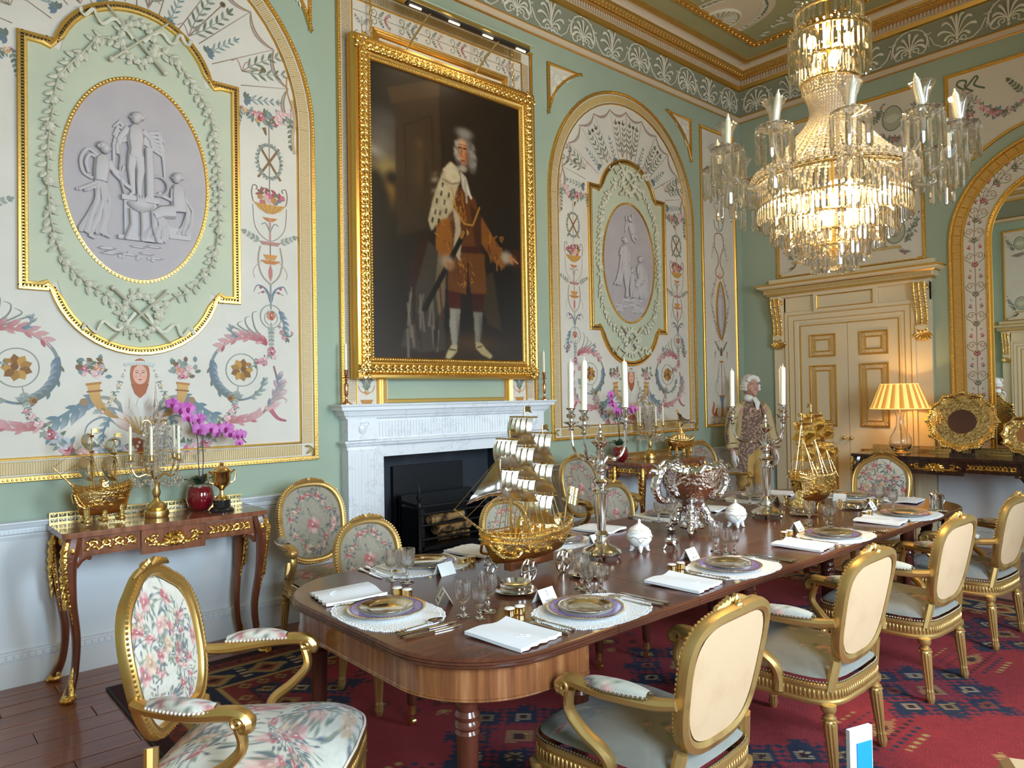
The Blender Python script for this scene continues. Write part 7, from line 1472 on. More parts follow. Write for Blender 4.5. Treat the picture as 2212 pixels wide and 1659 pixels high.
# ---------------------------------------------------------------- ships
def ship(name, label, loc, rz, s, L, W, Hh, z0, masts, hullm, sailm, wheels=None, feet=None, jib=True, flagpole=None, castle=False, oct_=None, flip=1):
    """bow towards -x; s = overall scale"""
    t = thing(name, label, 'model ship', loc, rz); S_ = lambda p_: tuple(c*s for c in p_)
    def hull(u, v):
        q = 2*v-1; f = max(.0, sin(PI*(.03+.94*u)))**.42; a = q*PI/2; y = W/2*f*math.copysign(abs(sin(a))**.75, q); z = z0+.012*(2*u-1)**2+Hh*(1-cos(a)**1.1 if abs(q) < 1 else 1)*(.92+.08*f)+.022*abs(2*u-1)**3*(1-cos(a)); x = L*(u-.5)*(.78+.22*(1-cos(a)))
        return S_((x, y, z))
    B().grid(28, 16, hull).build('hull', hullm, t)
    rail = [hull(k/28, 0) for k in range(29)]+[hull(1-k/28, 1) for k in range(29)]
    b = B(); b.tube(rail, .005*s, 6, True); b.tube([(x*1.004, y*1.01, z-.022*s) for x, y, z in rail], .004*s, 6, True); b.tube([(x, y, z+.016*s) for x, y, z in rail], .0028*s, 5, True)
    for k in range(0, 58, 1): x, y, z = rail[k]; b.tube([(x, y, z), (x, y, z+.016*s)], .002*s, 4)
    R = random.Random(3)
    for k in range(40): u = R.uniform(.15, .85); v = R.choice([R.uniform(.06, .24), R.uniform(.76, .94)]); x, y, z = hull(u, v); b.ball((x, y, z), R.uniform(.006, .013)*s, 6, 4, sc=(1.5, 1, .7))
    for q in (-1, 1): b.tube([S_(p_) for p_ in crom([(-L*.5, q*.02, z0+Hh*.9), (-L*.44, q*W*.3, z0+Hh*.5), (-L*.30, q*W*.36, z0+Hh*.35), (-L*.24, q*W*.40, z0+Hh*.55)], 5)], .006*s, 6)
    b.build('rail_and_chasing', hullm, t)
    dz = z0+Hh*.86
    B().add([S_((L*(k/20-.5)*.96, q*W*.46*max(0, sin(PI*(.03+.94*k/20)))**.42, dz)) for k in range(21) for q in (-1, 1)], [(2*k, 2*k+2, 2*k+3, 2*k+1) for k in range(20)]).build('deck', hullm, t, smooth=0)
    rg = B()
    for i, (mx, mh, sails, fl) in enumerate(masts):
        b = B(); b.tube([S_((mx, 0, dz)), S_((mx, 0, dz+mh*.6)), S_((mx, 0, dz+mh))], [.007*s, .0055*s, .003*s], 8)
        for fz in (.62, .86): b.lathe([(.004*s, 0), (.014*s, .010*s), (.015*s, .016*s), (.012*s, .016*s), (.004*s, .006*s)], 10, T(mx*s, 0, (dz+mh*fz)*s))
        if fl: b.add([S_((mx, 0, dz+mh-.002)), S_((mx, 0, dz+mh-.026)), S_((mx+.02, .004, dz+mh-.020)), S_((mx+.042, -.004, dz+mh-.028)), S_((mx+.036, 0, dz+mh-.014)), S_((mx+.044, .004, dz+mh-.002)), S_((mx+.02, -.004, dz+mh+.003))], [(0, 1, 2, 6), (2, 3, 4, 5, 6)])
        mo = b.build('mast', hullm if sailm == 'sail_gold' else 'silver_gilt', t)
        for (zc, w, h) in sails:
            z1, zb = dz+zc+h/2, dz+zc-h/2
            B().grid(10, 10, lambda u, v: S_((mx-flip*(.012+.30*h*sin(PI*(.12+.80*v))+.018*abs(sin(5*PI*u))*(1-v)-.10*h*(2*u-1)**2), (u-.5)*w*(.88+.14*v), z1-(z1-zb)*v+.02*h*(2*u-1)**2*v*2))).build('sail', sailm, mo, 60)
            yb = B().tube([S_((mx-.008*flip, -w*.54, z1+.003)), S_((mx-.008*flip, w*.54, z1+.003))], .003*s, 6); [yb.ball(S_((mx-.010*flip, (k/8-.5)*w*.96, z1+.003)), .0042*s, 6, 4) for k in range(9)]; yb.build('yard', 'silver_gilt', mo)
        for q in (-1, 1):
            for e in (-1, 1): rg.tube([S_((mx+e*.05, q*W*.40, dz+.01)), S_((mx, 0, dz+mh*.62))], .0011*s, 4)
            for e in (-.018, .018): rg.tube([S_((mx+e+.02, q*W*.42, dz+.01)), S_((mx+e*.2, q*.01, dz+mh*.60))], .0016*s, 4)
            for k in range(9): f = k/10; rg.tube([S_((mx+(-.018*(1-f)+.02*(1-f)), q*(W*.42*(1-f)+.01*f), dz+.01+(mh*.59)*f)), S_((mx+(.018*(1-f)+.02*(1-f)), q*(W*.42*(1-f)+.01*f), dz+.01+(mh*.59)*f))], .0013*s, 4)
        if i+1 < len(masts): rg.tube([S_((mx, 0, dz+mh*.9)), S_((masts[i+1][0], 0, dz+masts[i+1][1]*.62))], .001*s, 4)
    bs = ((-L*.42, 0, dz+.02), (-L*.82, 0, dz+.16)); bw_ = B().tube([S_(p_) for p_ in (bs[0], bs[1])], [.006*s, .003*s], 7); bw_.build('bowsprit', hullm, t)
    m0 = masts[0]; rg.tube([S_(bs[1]), S_((m0[0], 0, dz+m0[1]*.86))], .0011*s, 4); rg.tube([S_((-L*.7, 0, dz+.12)), S_((m0[0], 0, dz+m0[1]*.6))], .0011*s, 4); rg.tube([S_((masts[-1][0], 0, dz+masts[-1][1]*.85)), S_((L*.48, 0, dz+.04))], .0011*s, 4)
    rg.build('rigging', 'silver_gilt', t, kind='stuff')
    if jib: B().grid(8, 10, lambda u, v: S_(tuple(Vector((m0[0]-.045, 0, dz+m0[1]*.80)).lerp(Vector((-L*.70, 0, dz+.17)), v).lerp(Vector((m0[0]-.05, 0, dz+.10+m0[1]*.0+.10*v)), u*(.25+.75*min(1, v*1.6)) if v < .6 else u)+Vector((0, -.045*sin(PI*u)*sin(PI*v), 0))))).build('jib_sail', 'silver' if sailm != 'sail_gold' else sailm, t, 60)
    if flagpole:
        b = B(); b.tube([S_((L*.46, 0, dz+.02)), S_((L*.53, 0, dz+.17))], .003*s, 6); b.build('ensign_staff', 'silver_gilt', t)
        f0 = Vector((L*.535, 0, dz+.185)); ff = lambda u, v: S_((f0.x+.075*u+.0-.020*v, .010*sin(6*u), f0.z-.035*u-.072*v))
        o = B().grid(10, 8, ff).build('ensign', 'silver_gilt', t, 60); b = B(); b.tube([tuple(Vector(ff(.45, v/6))+Vector((0, -.002, 0))) for v in range(7)], .004*s, 5, flat=(.4, 1)); b.tube([tuple(Vector(ff(u/6, .5))+Vector((0, -.002, 0))) for u in range(7)], .004*s, 5); b.build('ensign_cross', 'silver', o)
    b = B()     # deck house, guns and small figures
    b.lathe([(.028, dz), (.030, dz+.045), (.020, dz+.055), (.018, dz+.075), (.006, dz+.09), (.003, dz+.10)], 12, T(masts[0][0]*s+.055*s, 0, 0, s=s)); b.box(S_((masts[0][0]+.06, -.024, dz+.045)), S_((.032, .012, .05)))
    for k in range(16): q = (k % 2)*2-1; x = -L*.36+L*.72*(k//2)/8; b.tube([S_((x, q*W*.26, dz)), S_((x, q*W*.26, dz+.022))], [.005*s, .003*s], 6); b.ball(S_((x, q*W*.26, dz+.028)), .0045*s, 6, 4)
    if castle:
        for x, r, h in ((-.06, .020, .10), (-.02, .016, .13), (.03, .018, .09), (-.10, .016, .07), (.12, .016, .08), (.15, .018, .06)): b.lathe([(r, dz), (r, dz+h*.7), (r*1.25, dz+h*.72), (r*1.25, dz+h*.8), (r*.8, dz+h*.8), (.002, dz+h*1.2)], 10, T(x*s, 0, 0, s=s))
    b.build('deck_fittings', hullm, t, kind='stuff')
    if wheels:
        for (x, q) in [(wheels[0], -1), (wheels[1], -1), (wheels[0], 1), (wheels[1], 1)]:
            r = wheels[2]; M_ = Matrix.Translation(S_((x, q*wheels[3], r))) @ Euler((PI/2, 0, 0)).to_matrix().to_4x4() @ Matrix.Scale(s, 4); b = B()
            b.tube([(r*.94*cos(a), r*.94*sin(a), 0) for a in [2*PI*k/24 for k in range(24)]], r*.07, 6, True, M=M_); b.ball((0, 0, 0), r*.16, 8, 5, M_); b.tube([(0, 0, 0), (0, 0, q*.03)], r*.08, 6, M=M_)
            for k in range(8): a = k*PI/4; b.tube([(0, 0, 0), (r*.9*cos(a), r*.9*sin(a), 0)], r*.05, 5, M=M_); b.tube([(r*.9*cos(a), r*.9*sin(a), 0), (r*.55*cos(a+.39), r*.55*sin(a+.39), 0), (r*.9*cos(a+.78), r*.9*sin(a+.78), 0)], r*.04, 5, M=M_)
            b.build('wheel', 'silver' if sailm != 'sail_gold' else hullm, t)
        B().bx(S_((-L*.26, -.02, wheels[2]*.7)), S_((L*.26, .02, z0+.03))).build('chassis', 'copper', t, smooth=0)
    if feet:
        for x in (-L*.30, 0, L*.30):
            for q in (-1, 1): B().tube([S_((x, q*W*.2, z0+.05)), S_((x, q*W*.30, z0*.5)), S_((x, q*W*.32, .008))], [.018*s, .012*s, .014*s], 8).ball(S_((x, q*W*.3, z0*.55)), .018*s, 8, 5).build('foot', hullm, t)
    return t
ship('ship_centrepiece', 'large silver-gilt model sailing ship on wheels in front of the fireplace', (2.205, 2.405, TT), .10, 1.10, .50, .18, .105, .06,
     [(-.105, .44, [(.345, .13, .11), (.225, .14, .11)], 1), (-.015, .53, [(.43, .14, .11), (.305, .15, .12), (.19, .15, .09)], 1), (.095, .45, [(.355, .15, .12), (.23, .16, .12), (.10, .15, .12)], 1)], 'silver_gilt_chased', 'sail_silver', (-.115, .095, .047, .10), None, True, True)
ship('ship_centrepiece', 'all gold model ship with globed sails, farther along the dining table', (4.74, 2.33, TT), PI-.15, 1.05, .36, .21, .17, .05,
     [(-.10, .42, [(.30, .15, .11), (.17, .16, .11)], 1), (.0, .48, [(.35, .16, .12), (.20, .17, .13)], 1), (.10, .42, [(.30, .16, .12), (.17, .15, .11)], 1)], 'silver_gilt_chased', 'sail_gold', (-.10, .10, .034, .12), None, False)
ship('ship_ornament', 'silver-gilt two masted model ship on scroll feet on the left console table', (.945, 4.53, .874), .06, 1., .29, .13, .14, .05,
     [(-.055, .36, [(.285, .09, .085), (.14, .15, .13)], 1), (.06, .33, [(.25, .08, .075), (.13, .14, .13)], 1)], 'silver_gilt_chased', 'sail_silver', None, True, False)
ship('ship_ornament', 'gold galley with turrets and one furled sail on the second console table', (6.36, 4.55, .884), PI, 1., .40, .15, .10, .06,
     [(.03, .34, [(.22, .05, .14)], 1)], 'silver_gilt_chased', 'sail_silver', None, True, True, None, True)
B().prism([(.0, -.05), (.045, -.05), (.05, .0), (.02, .03), (.03, .06), (.0, .085), (-.03, .06), (-.02, .03), (-.05, .0), (-.045, -.05)], -.004, .004, M=Matrix.Translation((4.53, 2.32, .82)) @ Euler((PI/2, 0, -1.1)).to_matrix().to_4x4()).build('rudder', 'silver_gilt_chased', None)
_rd = COL.objects['rudder']; _sh = COL.objects['ship_centrepiece.001']; bpy.context.view_layer.update(); _rd.parent = _sh; _rd.matrix_parent_inverse = _sh.matrix_world.inverted()
# ================================================================ chandelier
CX, CY = 3.55, 1.61
ch = thing('chandelier', 'great cut crystal chandelier with tiers of prisms and glass candle arms over the table', 'chandelier', (CX, CY, 0))
def prism(L, r=.0075): return [(.0, 0), (r*.55, .006), (r, .016), (r, L-.010), (r*.5, L-.002), (0, L)]
_pm2 = {}
def hang(x, y, ztop, L, rz, b=None, r=.0098):
    if b is not None: b.lathe(prism(L, r), 4, T(x, y, ztop-L, rz=rz)); b.ball((x, y, ztop+.008), .007, 5, 3); return
    k = (round(L, 3), r)
    if k not in _pm2: o = B().lathe(prism(L, r), 4).ball((0, 0, L+.008), .007, 5, 3).build('prism', 'crystal', ch, 20); _pm2[k] = o
    else: o = _pm2[k].copy(); COL.objects.link(o); o.parent = ch
    o.location = (x, y, ztop-L); o.rotation_euler = (0, 0, rz)
st = B(); rings = B(); R = random.Random(12)
tiers = [(.35, 2.575, .20, 84), (.29, 2.47, .17, 70), (.225, 2.385, .14, 56), (.16, 2.31, .12, 42), (.105, 2.245, .105, 30)]
for r, z, L, n in tiers:
    rings.tube([(r*cos(a), r*sin(a), z+.012) for a in [2*PI*k/48 for k in range(48)]], .007, 6, True)
    for k in range(n): a = 2*PI*(k+.3)/n; hang(r*cos(a), r*sin(a), z-R.uniform(0, .012), L, a+PI/4)
rings.tube([(.36*cos(a), .36*sin(a), 2.600) for a in [2*PI*k/48 for k in range(48)]], .008, 6, True); rings.tube([(0, 0, 2.2), (0, 0, 3.75)], .014, 8)
for r, z in ((.135, 3.185), (.185, 3.30), (.15, 3.42), (.13, 3.07)): rings.tube([(r*cos(a), r*sin(a), z) for a in [2*PI*k/36 for k in range(36)]], .008, 6, True)
rings.build('metal_rings', 'silver_gilt', ch)
for r, z, L, n in ((.135, 3.19, .13, 30), (.185, 3.31, .20, 38), (.155, 3.44, .10, 30), (.125, 3.08, .075, 26)):
    for k in range(n): a = 2*PI*k/n; hang(r*cos(a), r*sin(a), z, L*R.uniform(.93, 1.05), a+PI/4, st)
bd = B()
for k in range(46):          # bead chains falling from the crown to the great ring
    a = 2*PI*k/46
    for j in range(30):
        t_ = j/29; z = 3.06-.44*t_; r = .125-.035*sin(PI*min(1, t_*1.6))+.225*max(0, (t_-.30)/.70)**1.7
        bd.ball((r*cos(a), r*sin(a), z), .0102, 5, 3, sc=(1, 1, .95))
for k in range(60): a = 2*PI*k/60; bd.ball((.375*cos(a), .375*sin(a), 2.605), .015, 6, 4); bd.ball((.365*cos(a+.05), .365*sin(a+.05), 2.63), .010, 5, 3)
bd.build('bead_chains', 'crystal_bead', ch, kind='stuff')
B().ball((0, 0, 2.145+.03), .036, 16, 10).build('ball_drop', 'crystal', ch, 60)
arms = [(2*PI*k/11+.28, .545, 2.70) for k in range(11)]
fn_ = lambda a, k, z: 1+(.07*cos(6*a) if k >= 3 and k <= 6 else 0)
for i, (a, r, z) in enumerate(arms):
    q = lambda r_, z_: (r_*cos(a), r_*sin(a), z_); x, y, _ = q(r, z)
    am = B().tube([q(r_, z_) for r_, z_ in crom([(.30, 2.60), (.40, 2.54), (.48, 2.56), (.54, 2.64), (r, z)], 6)], lambda u: .013-.004*u, 8).build('arm', 'crystal', ch, 60)
    B().lathe([(.010, 0), (.06, .012), (.078, .022), (.074, .026), (.02, .012), (.012, .02), (.013, .03), (.0, .03)], 24, T(x, y, z), fl=lambda a_, k, z_: 1+.05*abs(sin(8*a_))).build('drip_pan', 'crystal', am)
    B().lathe([(.014, .028), (.022, .05), (.027, .085), (.034, .115), (.052, .145), (.048, .144), (.030, .113), (.023, .085), (.016, .05)], 24, T(x, y, z), fl=fn_).build('tulip_shade', 'tulip_glass', am, 60)
    tl = T(x, y, z+.03, rx=R.uniform(-.16, .16), ry=R.uniform(-.16, .16)); B().lathe([(.0115, 0), (.0135, .06), (.0135, .11), (.010, .135), (.004, .148), (.003, .158), (0, .16)], 10, tl).build('candle', 'wax', am)
    for k in range(11): b_ = 2*PI*k/11; hang(x+.076*cos(b_), y+.076*sin(b_), z+.014, .155*R.uniform(.92, 1.06), b_, st); bd2 = st.ball((x+.055*cos(b_+.3), y+.055*sin(b_+.3), z+.03), .010, 5, 3)
    for k in range(6): b_ = 2*PI*k/6; hang(x*.93+.045*cos(b_), y*.93+.045*sin(b_), z-.14, .12, b_, st)
st.build('prism_drops', 'crystal', ch, 20, kind='stuff')
for k in range(9): a = k*2*PI/9+.5; B().ball(((.20 if k % 2 else .11)*cos(a), (.20 if k % 2 else .11)*sin(a), 2.50-.10*(k % 2 == 0)), .028, 10, 7, sc=(1, 1, 1.3)).build('bulb', 'bulb', ch)
for k in range(5): a = k*2*PI/5; B().ball((.09*cos(a), .09*sin(a), 3.27-.12*(k % 2)), .024, 10, 7, sc=(1, 1, 1.4)).build('bulb', 'bulb', ch)
B().tube([(0, 0, 3.7), (0, 0, ZC)], .009, 6).lathe([(.0, ZC-.12), (.05, ZC-.10), (.11, ZC-.03), (.13, ZC), (0, ZC)], 20).build('suspension_rod', 'brass', ch)
# ================================================================ lamp and trays on the far console
lp = thing('table_lamp', 'lit table lamp with pleated cream shade on a clear glass baluster base', 'lamp', (XF-.376, 2.875, .90))
n = 72; b = B(); b2 = B()
for k in range(n):
    a0, a1 = 2*PI*k/n, 2*PI*(k+1)/n; rr = lambda r, k_: r*(1.0 if k_ % 2 else .955)
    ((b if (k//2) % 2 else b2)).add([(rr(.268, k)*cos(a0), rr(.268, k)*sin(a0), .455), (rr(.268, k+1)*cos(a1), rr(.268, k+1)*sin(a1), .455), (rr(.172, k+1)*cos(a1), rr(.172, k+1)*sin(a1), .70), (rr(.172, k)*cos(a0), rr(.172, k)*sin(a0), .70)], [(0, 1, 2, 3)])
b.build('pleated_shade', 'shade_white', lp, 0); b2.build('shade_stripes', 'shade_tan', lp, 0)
B().tube([(.268*cos(a), .268*sin(a), .455) for a in [2*PI*k/48 for k in range(48)]], .005, 5, True).tube([(.17*cos(a), .17*sin(a), .70) for a in [2*PI*k/48 for k in range(48)]], .004, 5, True).build('shade_piping', 'shade_white', lp)
B().lathe([(.06, .025), (.085, .05), (.105, .10), (.10, .16), (.065, .22), (.038, .28), (.034, .36), (.046, .42), (.043, .42), (.031, .36), (.035, .28), (.061, .22), (.096, .16), (.10, .10), (.08, .054), (.0, .03)], 28).build('glass_base', 'glass', lp, 60)
B().lathe([(0, 0), (.085, 0), (.088, .012), (.07, .02), (.06, .026), (0, .026)], 28).tube([(0, 0, .026), (.01, 0, .12), (-.006, 0, .25), (0, 0, .42), (0, 0, .50)], .004, 6).build('foot_and_flex', 'brass', lp); B().ball((0, 0, .56), .032, 12, 8, sc=(1, 1, 1.2)).build('bulb', 'bulb_small', lp)
def tray(y, rx, rz_, lab, zt):
    t = thing('salver', lab, 'tray', (XF-.30, y, .90), 0); M_ = Matrix.Translation((0, 0, rz_+.012)) @ Euler((PI/2, 0, -PI/2)).to_matrix().to_4x4() @ Euler((-.20, 0, 0)).to_matrix().to_4x4()
    n = 120; lob = lambda a: 1+.035*abs(cos(6*a))+.02*cos(12*a)
    b = B().lathe([(0, .004), (.70, .004), (.74, .010), (.80, .014), (.84, .022), (.86, .022), (.84, .010), (.7, -.004), (0, -.004)], n, M_ @ Matrix.Diagonal((rx, rz_, 1, 1)), fl=lambda a, k, z: lob(a) if 2 <= k <= 6 else 1); b.build('rim', 'silver_gilt_chased', t)
    B().lathe([(.70, .0045), (.36, .0045)], 48, M_ @ Matrix.Diagonal((rx, rz_, 1, 1))).build('chased_well', 'tray_gilt', t); B().lathe([(.37, .005), (0, .005)], 40, M_ @ Matrix.Diagonal((rx, rz_, 1, 1))).build('plain_centre', 'tray_centre' if zt else 'copper', t)
    b = B()
    for k in range(72): a = 2*PI*k/72; b.ball((.85*rx*lob(a)*cos(a), .85*rz_*lob(a)*sin(a), .024), .016*rx/.28*(1.4 if k % 6 == 0 else .8), 7, 4, M_)
    for k in range(12): a = 2*PI*k/12; b.tube([(rx*.80*cos(a-.1), rz_*.80*sin(a-.1), .02), (rx*.93*cos(a), rz_*.93*sin(a), .03), (rx*.80*cos(a+.1), rz_*.80*sin(a+.1), .02)], [.008, .014, .008], 6, M=M_)
    b.build('scroll_border', 'silver_gilt', t, kind='stuff'); B().bx((-.0, -.10, 0), (.10, -.07, .10)).bx((-.0, .07, 0), (.10, .10, .10)).bx((-.06, -.10, 0), (-.03, .10, .03)).build('stand', 'dark_rosewood', t, smooth=0)
tray(2.345, .335, .315, 'large shaped silver-gilt tray with dark oval centre propped on the far console', 1); tray(1.83, .21, .20, 'smaller silver-gilt tray propped at the right picture edge', 0)
# ================================================================ things on the wall consoles
def crystal_cand(x, y, z, lab):
    t = thing('crystal_candelabrum', lab, 'candelabrum', (x, y, z), .2, 'crystal candelabra on the wall consoles')
    B().lathe([(0, 0), (.062, 0), (.066, .02), (.064, .035), (.05, .045), (.058, .055), (.045, .075), (.022, .09), (.014, .11), (.024, .14), (.016, .17), (.02, .2), (.012, .21), (0, .21)], 24, fl=lambda a, k, z_: 1+.03*abs(sin(8*a))).build('base', 'brass', t)
    B().lathe([(.010, .2), (.02, .25), (.012, .3), (.022, .36), (.010, .42), (.018, .47), (.008, .52), (.012, .55), (.006, .56), (.018, .58), (.016, .6), (.006, .62), (.014, .64), (.010, .67), (.006, .7), (.001, .80), (0, .80)], 10).build('crystal_stem', 'crystal', t, 20)
    bd = B(); R = random.Random(5)
    for k in range(5):
        a = 2*PI*k/5+.3; q = lambda r, z_: (r*cos(a), r*sin(a), z_)
        am = B().tube([q(r, z_) for r, z_ in crom([(.01, .22), (.05, .25), (.10, .24), (.13, .29), (.135, .33)], 5)], .0055, 7).lathe([(.006, .325), (.022, .333), (.012, .34), (.011, .36), (.012, .37), (0, .37)], 12, T(*q(.135, 0))).build('arm', 'brass', t)
        B().tube([q(r, z_) for r, z_ in spiral(.055, .545, .028, .012, 3.2, -.8, 12)], .003, 5).build('top_scroll', 'brass', t)
        cx_, cy_ = q(.135, 0)[:2]; M2 = Euler((0, 0, .2)).to_matrix(); w_ = M2 @ Vector((cx_, cy_, 0)); candle((x+w_.x, y+w_.y, z+.362), .175, .0085, 'thin white candle %s on the %s' % (('at the back', 'at the rear left', 'at the left', 'at the front', 'at the right')[k], lab.split(',')[0]), 0, 'crystal candelabrum candles')
        for j in range(14): t_ = j/13; r = .055+.085*t_+.02*sin(PI*t_); z_ = .52-.20*t_-.05*sin(PI*t_); bd.ball(q(r, z_), .0095, 6, 4)
        for j in range(10): t_ = j/9; a2 = a+2*PI/5*t_; r = .13; bd.ball((r*cos(a2), r*sin(a2), .29-.10*sin(PI*t_)), .010, 6, 4)
        for j in range(4): bd.lathe([(0, 0), (.010, .012), (.006, .035), (.002, .045)], 6, T(*q(.09+.022*j, .17+.02*(j % 2))))
        for j in range(5): bd.lathe([(0, 0), (.011, .014), (.006, .045), (.002, .055)], 6, T(*q(.045+.008*j, .30+.05*j)))
        for j in range(6): b_ = j*PI/3; bd.ball((cx_+.024*cos(b_), cy_+.024*sin(b_), .322), .008, 5, 3)
    for k in range(9): a = 2*PI*k/9; [bd.ball((.04*cos(a)*(1+.3*sin(PI*j/9)), .04*sin(a)*(1+.3*sin(PI*j/9)), .5-.025*j), .0085, 6, 4) for j in range(10)]
    bd.build('crystal_drops', 'crystal_bead', t, kind='stuff')
crystal_cand(1.235, 4.58, .874, 'crystal drop candelabrum on the left console, five candles'); crystal_cand(5.90, 4.59, .884, 'crystal drop candelabrum on the second console, five candles')
def orchid(x, y, z, lab, pts, sd, stem):
    t = thing('potted_orchid', lab, 'potted plant', (x, y, z), 0, 'potted orchids'); R = random.Random(sd)
    B().lathe([(0, 0), (.045, 0), (.07, .03), (.082, .07), (.08, .11), (.068, .145), (.062, .15), (.058, .145), (.06, .13), (0, .13)], 32).build('pot', 'red_pot', t, 60)
    b = B(); [b.ball((.05*R.uniform(-1, 1), .05*R.uniform(-1, 1), .145), .02, 6, 4) for _ in range(26)]; b.build('moss', 'moss', t, kind='stuff')
    for k in range(5):
        a = (2.9, -.3, 1.6, 3.9, .6)[k]; L = (.13, .10, .09, .11, .08)[k]; B().grid(8, 4, lambda u, v: (L*u*cos(a)-(v-.5)*.05*sin(PI*(.1+.9*u))*sin(a), L*u*sin(a)+(v-.5)*.05*sin(PI*(.1+.9*u))*cos(a), .15+.10*sin(u*2.2)*(.5+.2*k/4)-.25*(v-.5)**2*.1)).build('leaf', 'leaf_green', t, 60)
    for s_ in stem: B().tube(crom(s_, 6), .0032, 6).build('stem', 'stem', t)
    for (px_, pz_, q) in pts:
        M_ = Matrix.Translation((px_, -.03+R.uniform(-.02, .02), pz_)) @ Euler((PI/2+R.uniform(-.3, .3), R.uniform(-.3, .3), R.uniform(-.4, .4))).to_matrix().to_4x4() @ Matrix.Scale(q, 4); b = B()
        for a, L, w in ((PI/2, .040, .030), (PI/2+2.2, .040, .028), (PI/2-2.2, .040, .028), (.25, .043, .050), (PI-.25, .043, .050)): b.grid(5, 4, lambda u, v: (L*u*cos(a)-(v-.5)*w*sin(PI*(.08+.84*u))*sin(a), L*u*sin(a)+(v-.5)*w*sin(PI*(.08+.84*u))*cos(a), .006*sin(u*2.5)-.02*(v-.5)**2+(.003 if w > .04 else 0)), M=M_)
        f = b.build('flower', 'orchid', t, 60); B().ball((0, -.008, .010), .010, 7, 5, M_, sc=(1, 1.2, .8)).tube([(0, -.01, .010), (0, -.024, .016), (0, -.03, .010)], [.007, .006, .001], 6, M=M_).build('lip', 'orchid_lip', f)
orchid(1.50, 4.63, .874, 'purple moth orchid in a glossy red pot on the left console beside the trophy', [(-.16, .66, 1), (-.115, .625, 1.1), (-.075, .63, 1.1), (-.085, .575, 1.1), (-.02, .565, 1), (-.01, .50, 1.2), (.06, .50, 1.1), (.10, .475, 1.0), (.15, .50, 1.1), (.17, .465, .9), (.21, .455, 1.0), (.25, .455, .9), (.235, .405, .7)], 3, [[(0, 0, .14), (-.01, 0, .3), (-.02, -.01, .46), (-.07, -.02, .58), (-.17, -.02, .66)], [(.01, 0, .14), (.02, 0, .3), (.02, -.01, .46), (.10, -.02, .49), (.22, -.02, .46), (.28, -.02, .40)]])
orchid(5.46, 4.62, .884, 'purple orchid in a red pot on the second console', [(-.17, .66, 1), (-.15, .60, 1), (-.12, .56, 1.1), (-.08, .50, 1.1), (-.02, .48, 1.3), (.03, .50, 1.2), (.08, .47, 1.2), (.13, .52, 1.2), (.16, .49, 1.1), (.20, .51, 1)], 6, [[(0, 0, .14), (-.01, 0, .3), (-.05, -.01, .46), (-.10, -.02, .55), (-.18, -.02, .66)], [(.01, 0, .14), (.0, 0, .3), (.0, -.01, .44), (.08, -.02, .48), (.2, -.02, .5)]])
t = thing('trophy_cup', 'small gold two handled covered trophy cup on a black round base', 'trophy', (1.585, 4.50, .874))
B().lathe([(0, 0), (.07, 0), (.072, .01), (.06, .022), (.062, .022), (.05, .025), (.05, .07), (.0, .07)], 28).build('plinth', 'black_base', t); B().lathe([(0, .07), (.042, .07), (.036, .085), (.016, .10), (.012, .125), (.02, .14), (.044, .16), (.052, .19), (.054, .23), (.057, .235), (.058, .245), (.045, .262), (.02, .275), (.012, .278), (.014, .29), (0, .30)], 28).build('cup', 'silver_gilt', t)
for s in (-1, 1): B().tube(crom([(s*.05, 0, .17), (s*.075, 0, .18), (s*.082, 0, .22), (s*.075, 0, .245), (s*.056, 0, .225)], 5), .005, 7).build('handle', 'silver_gilt', t)
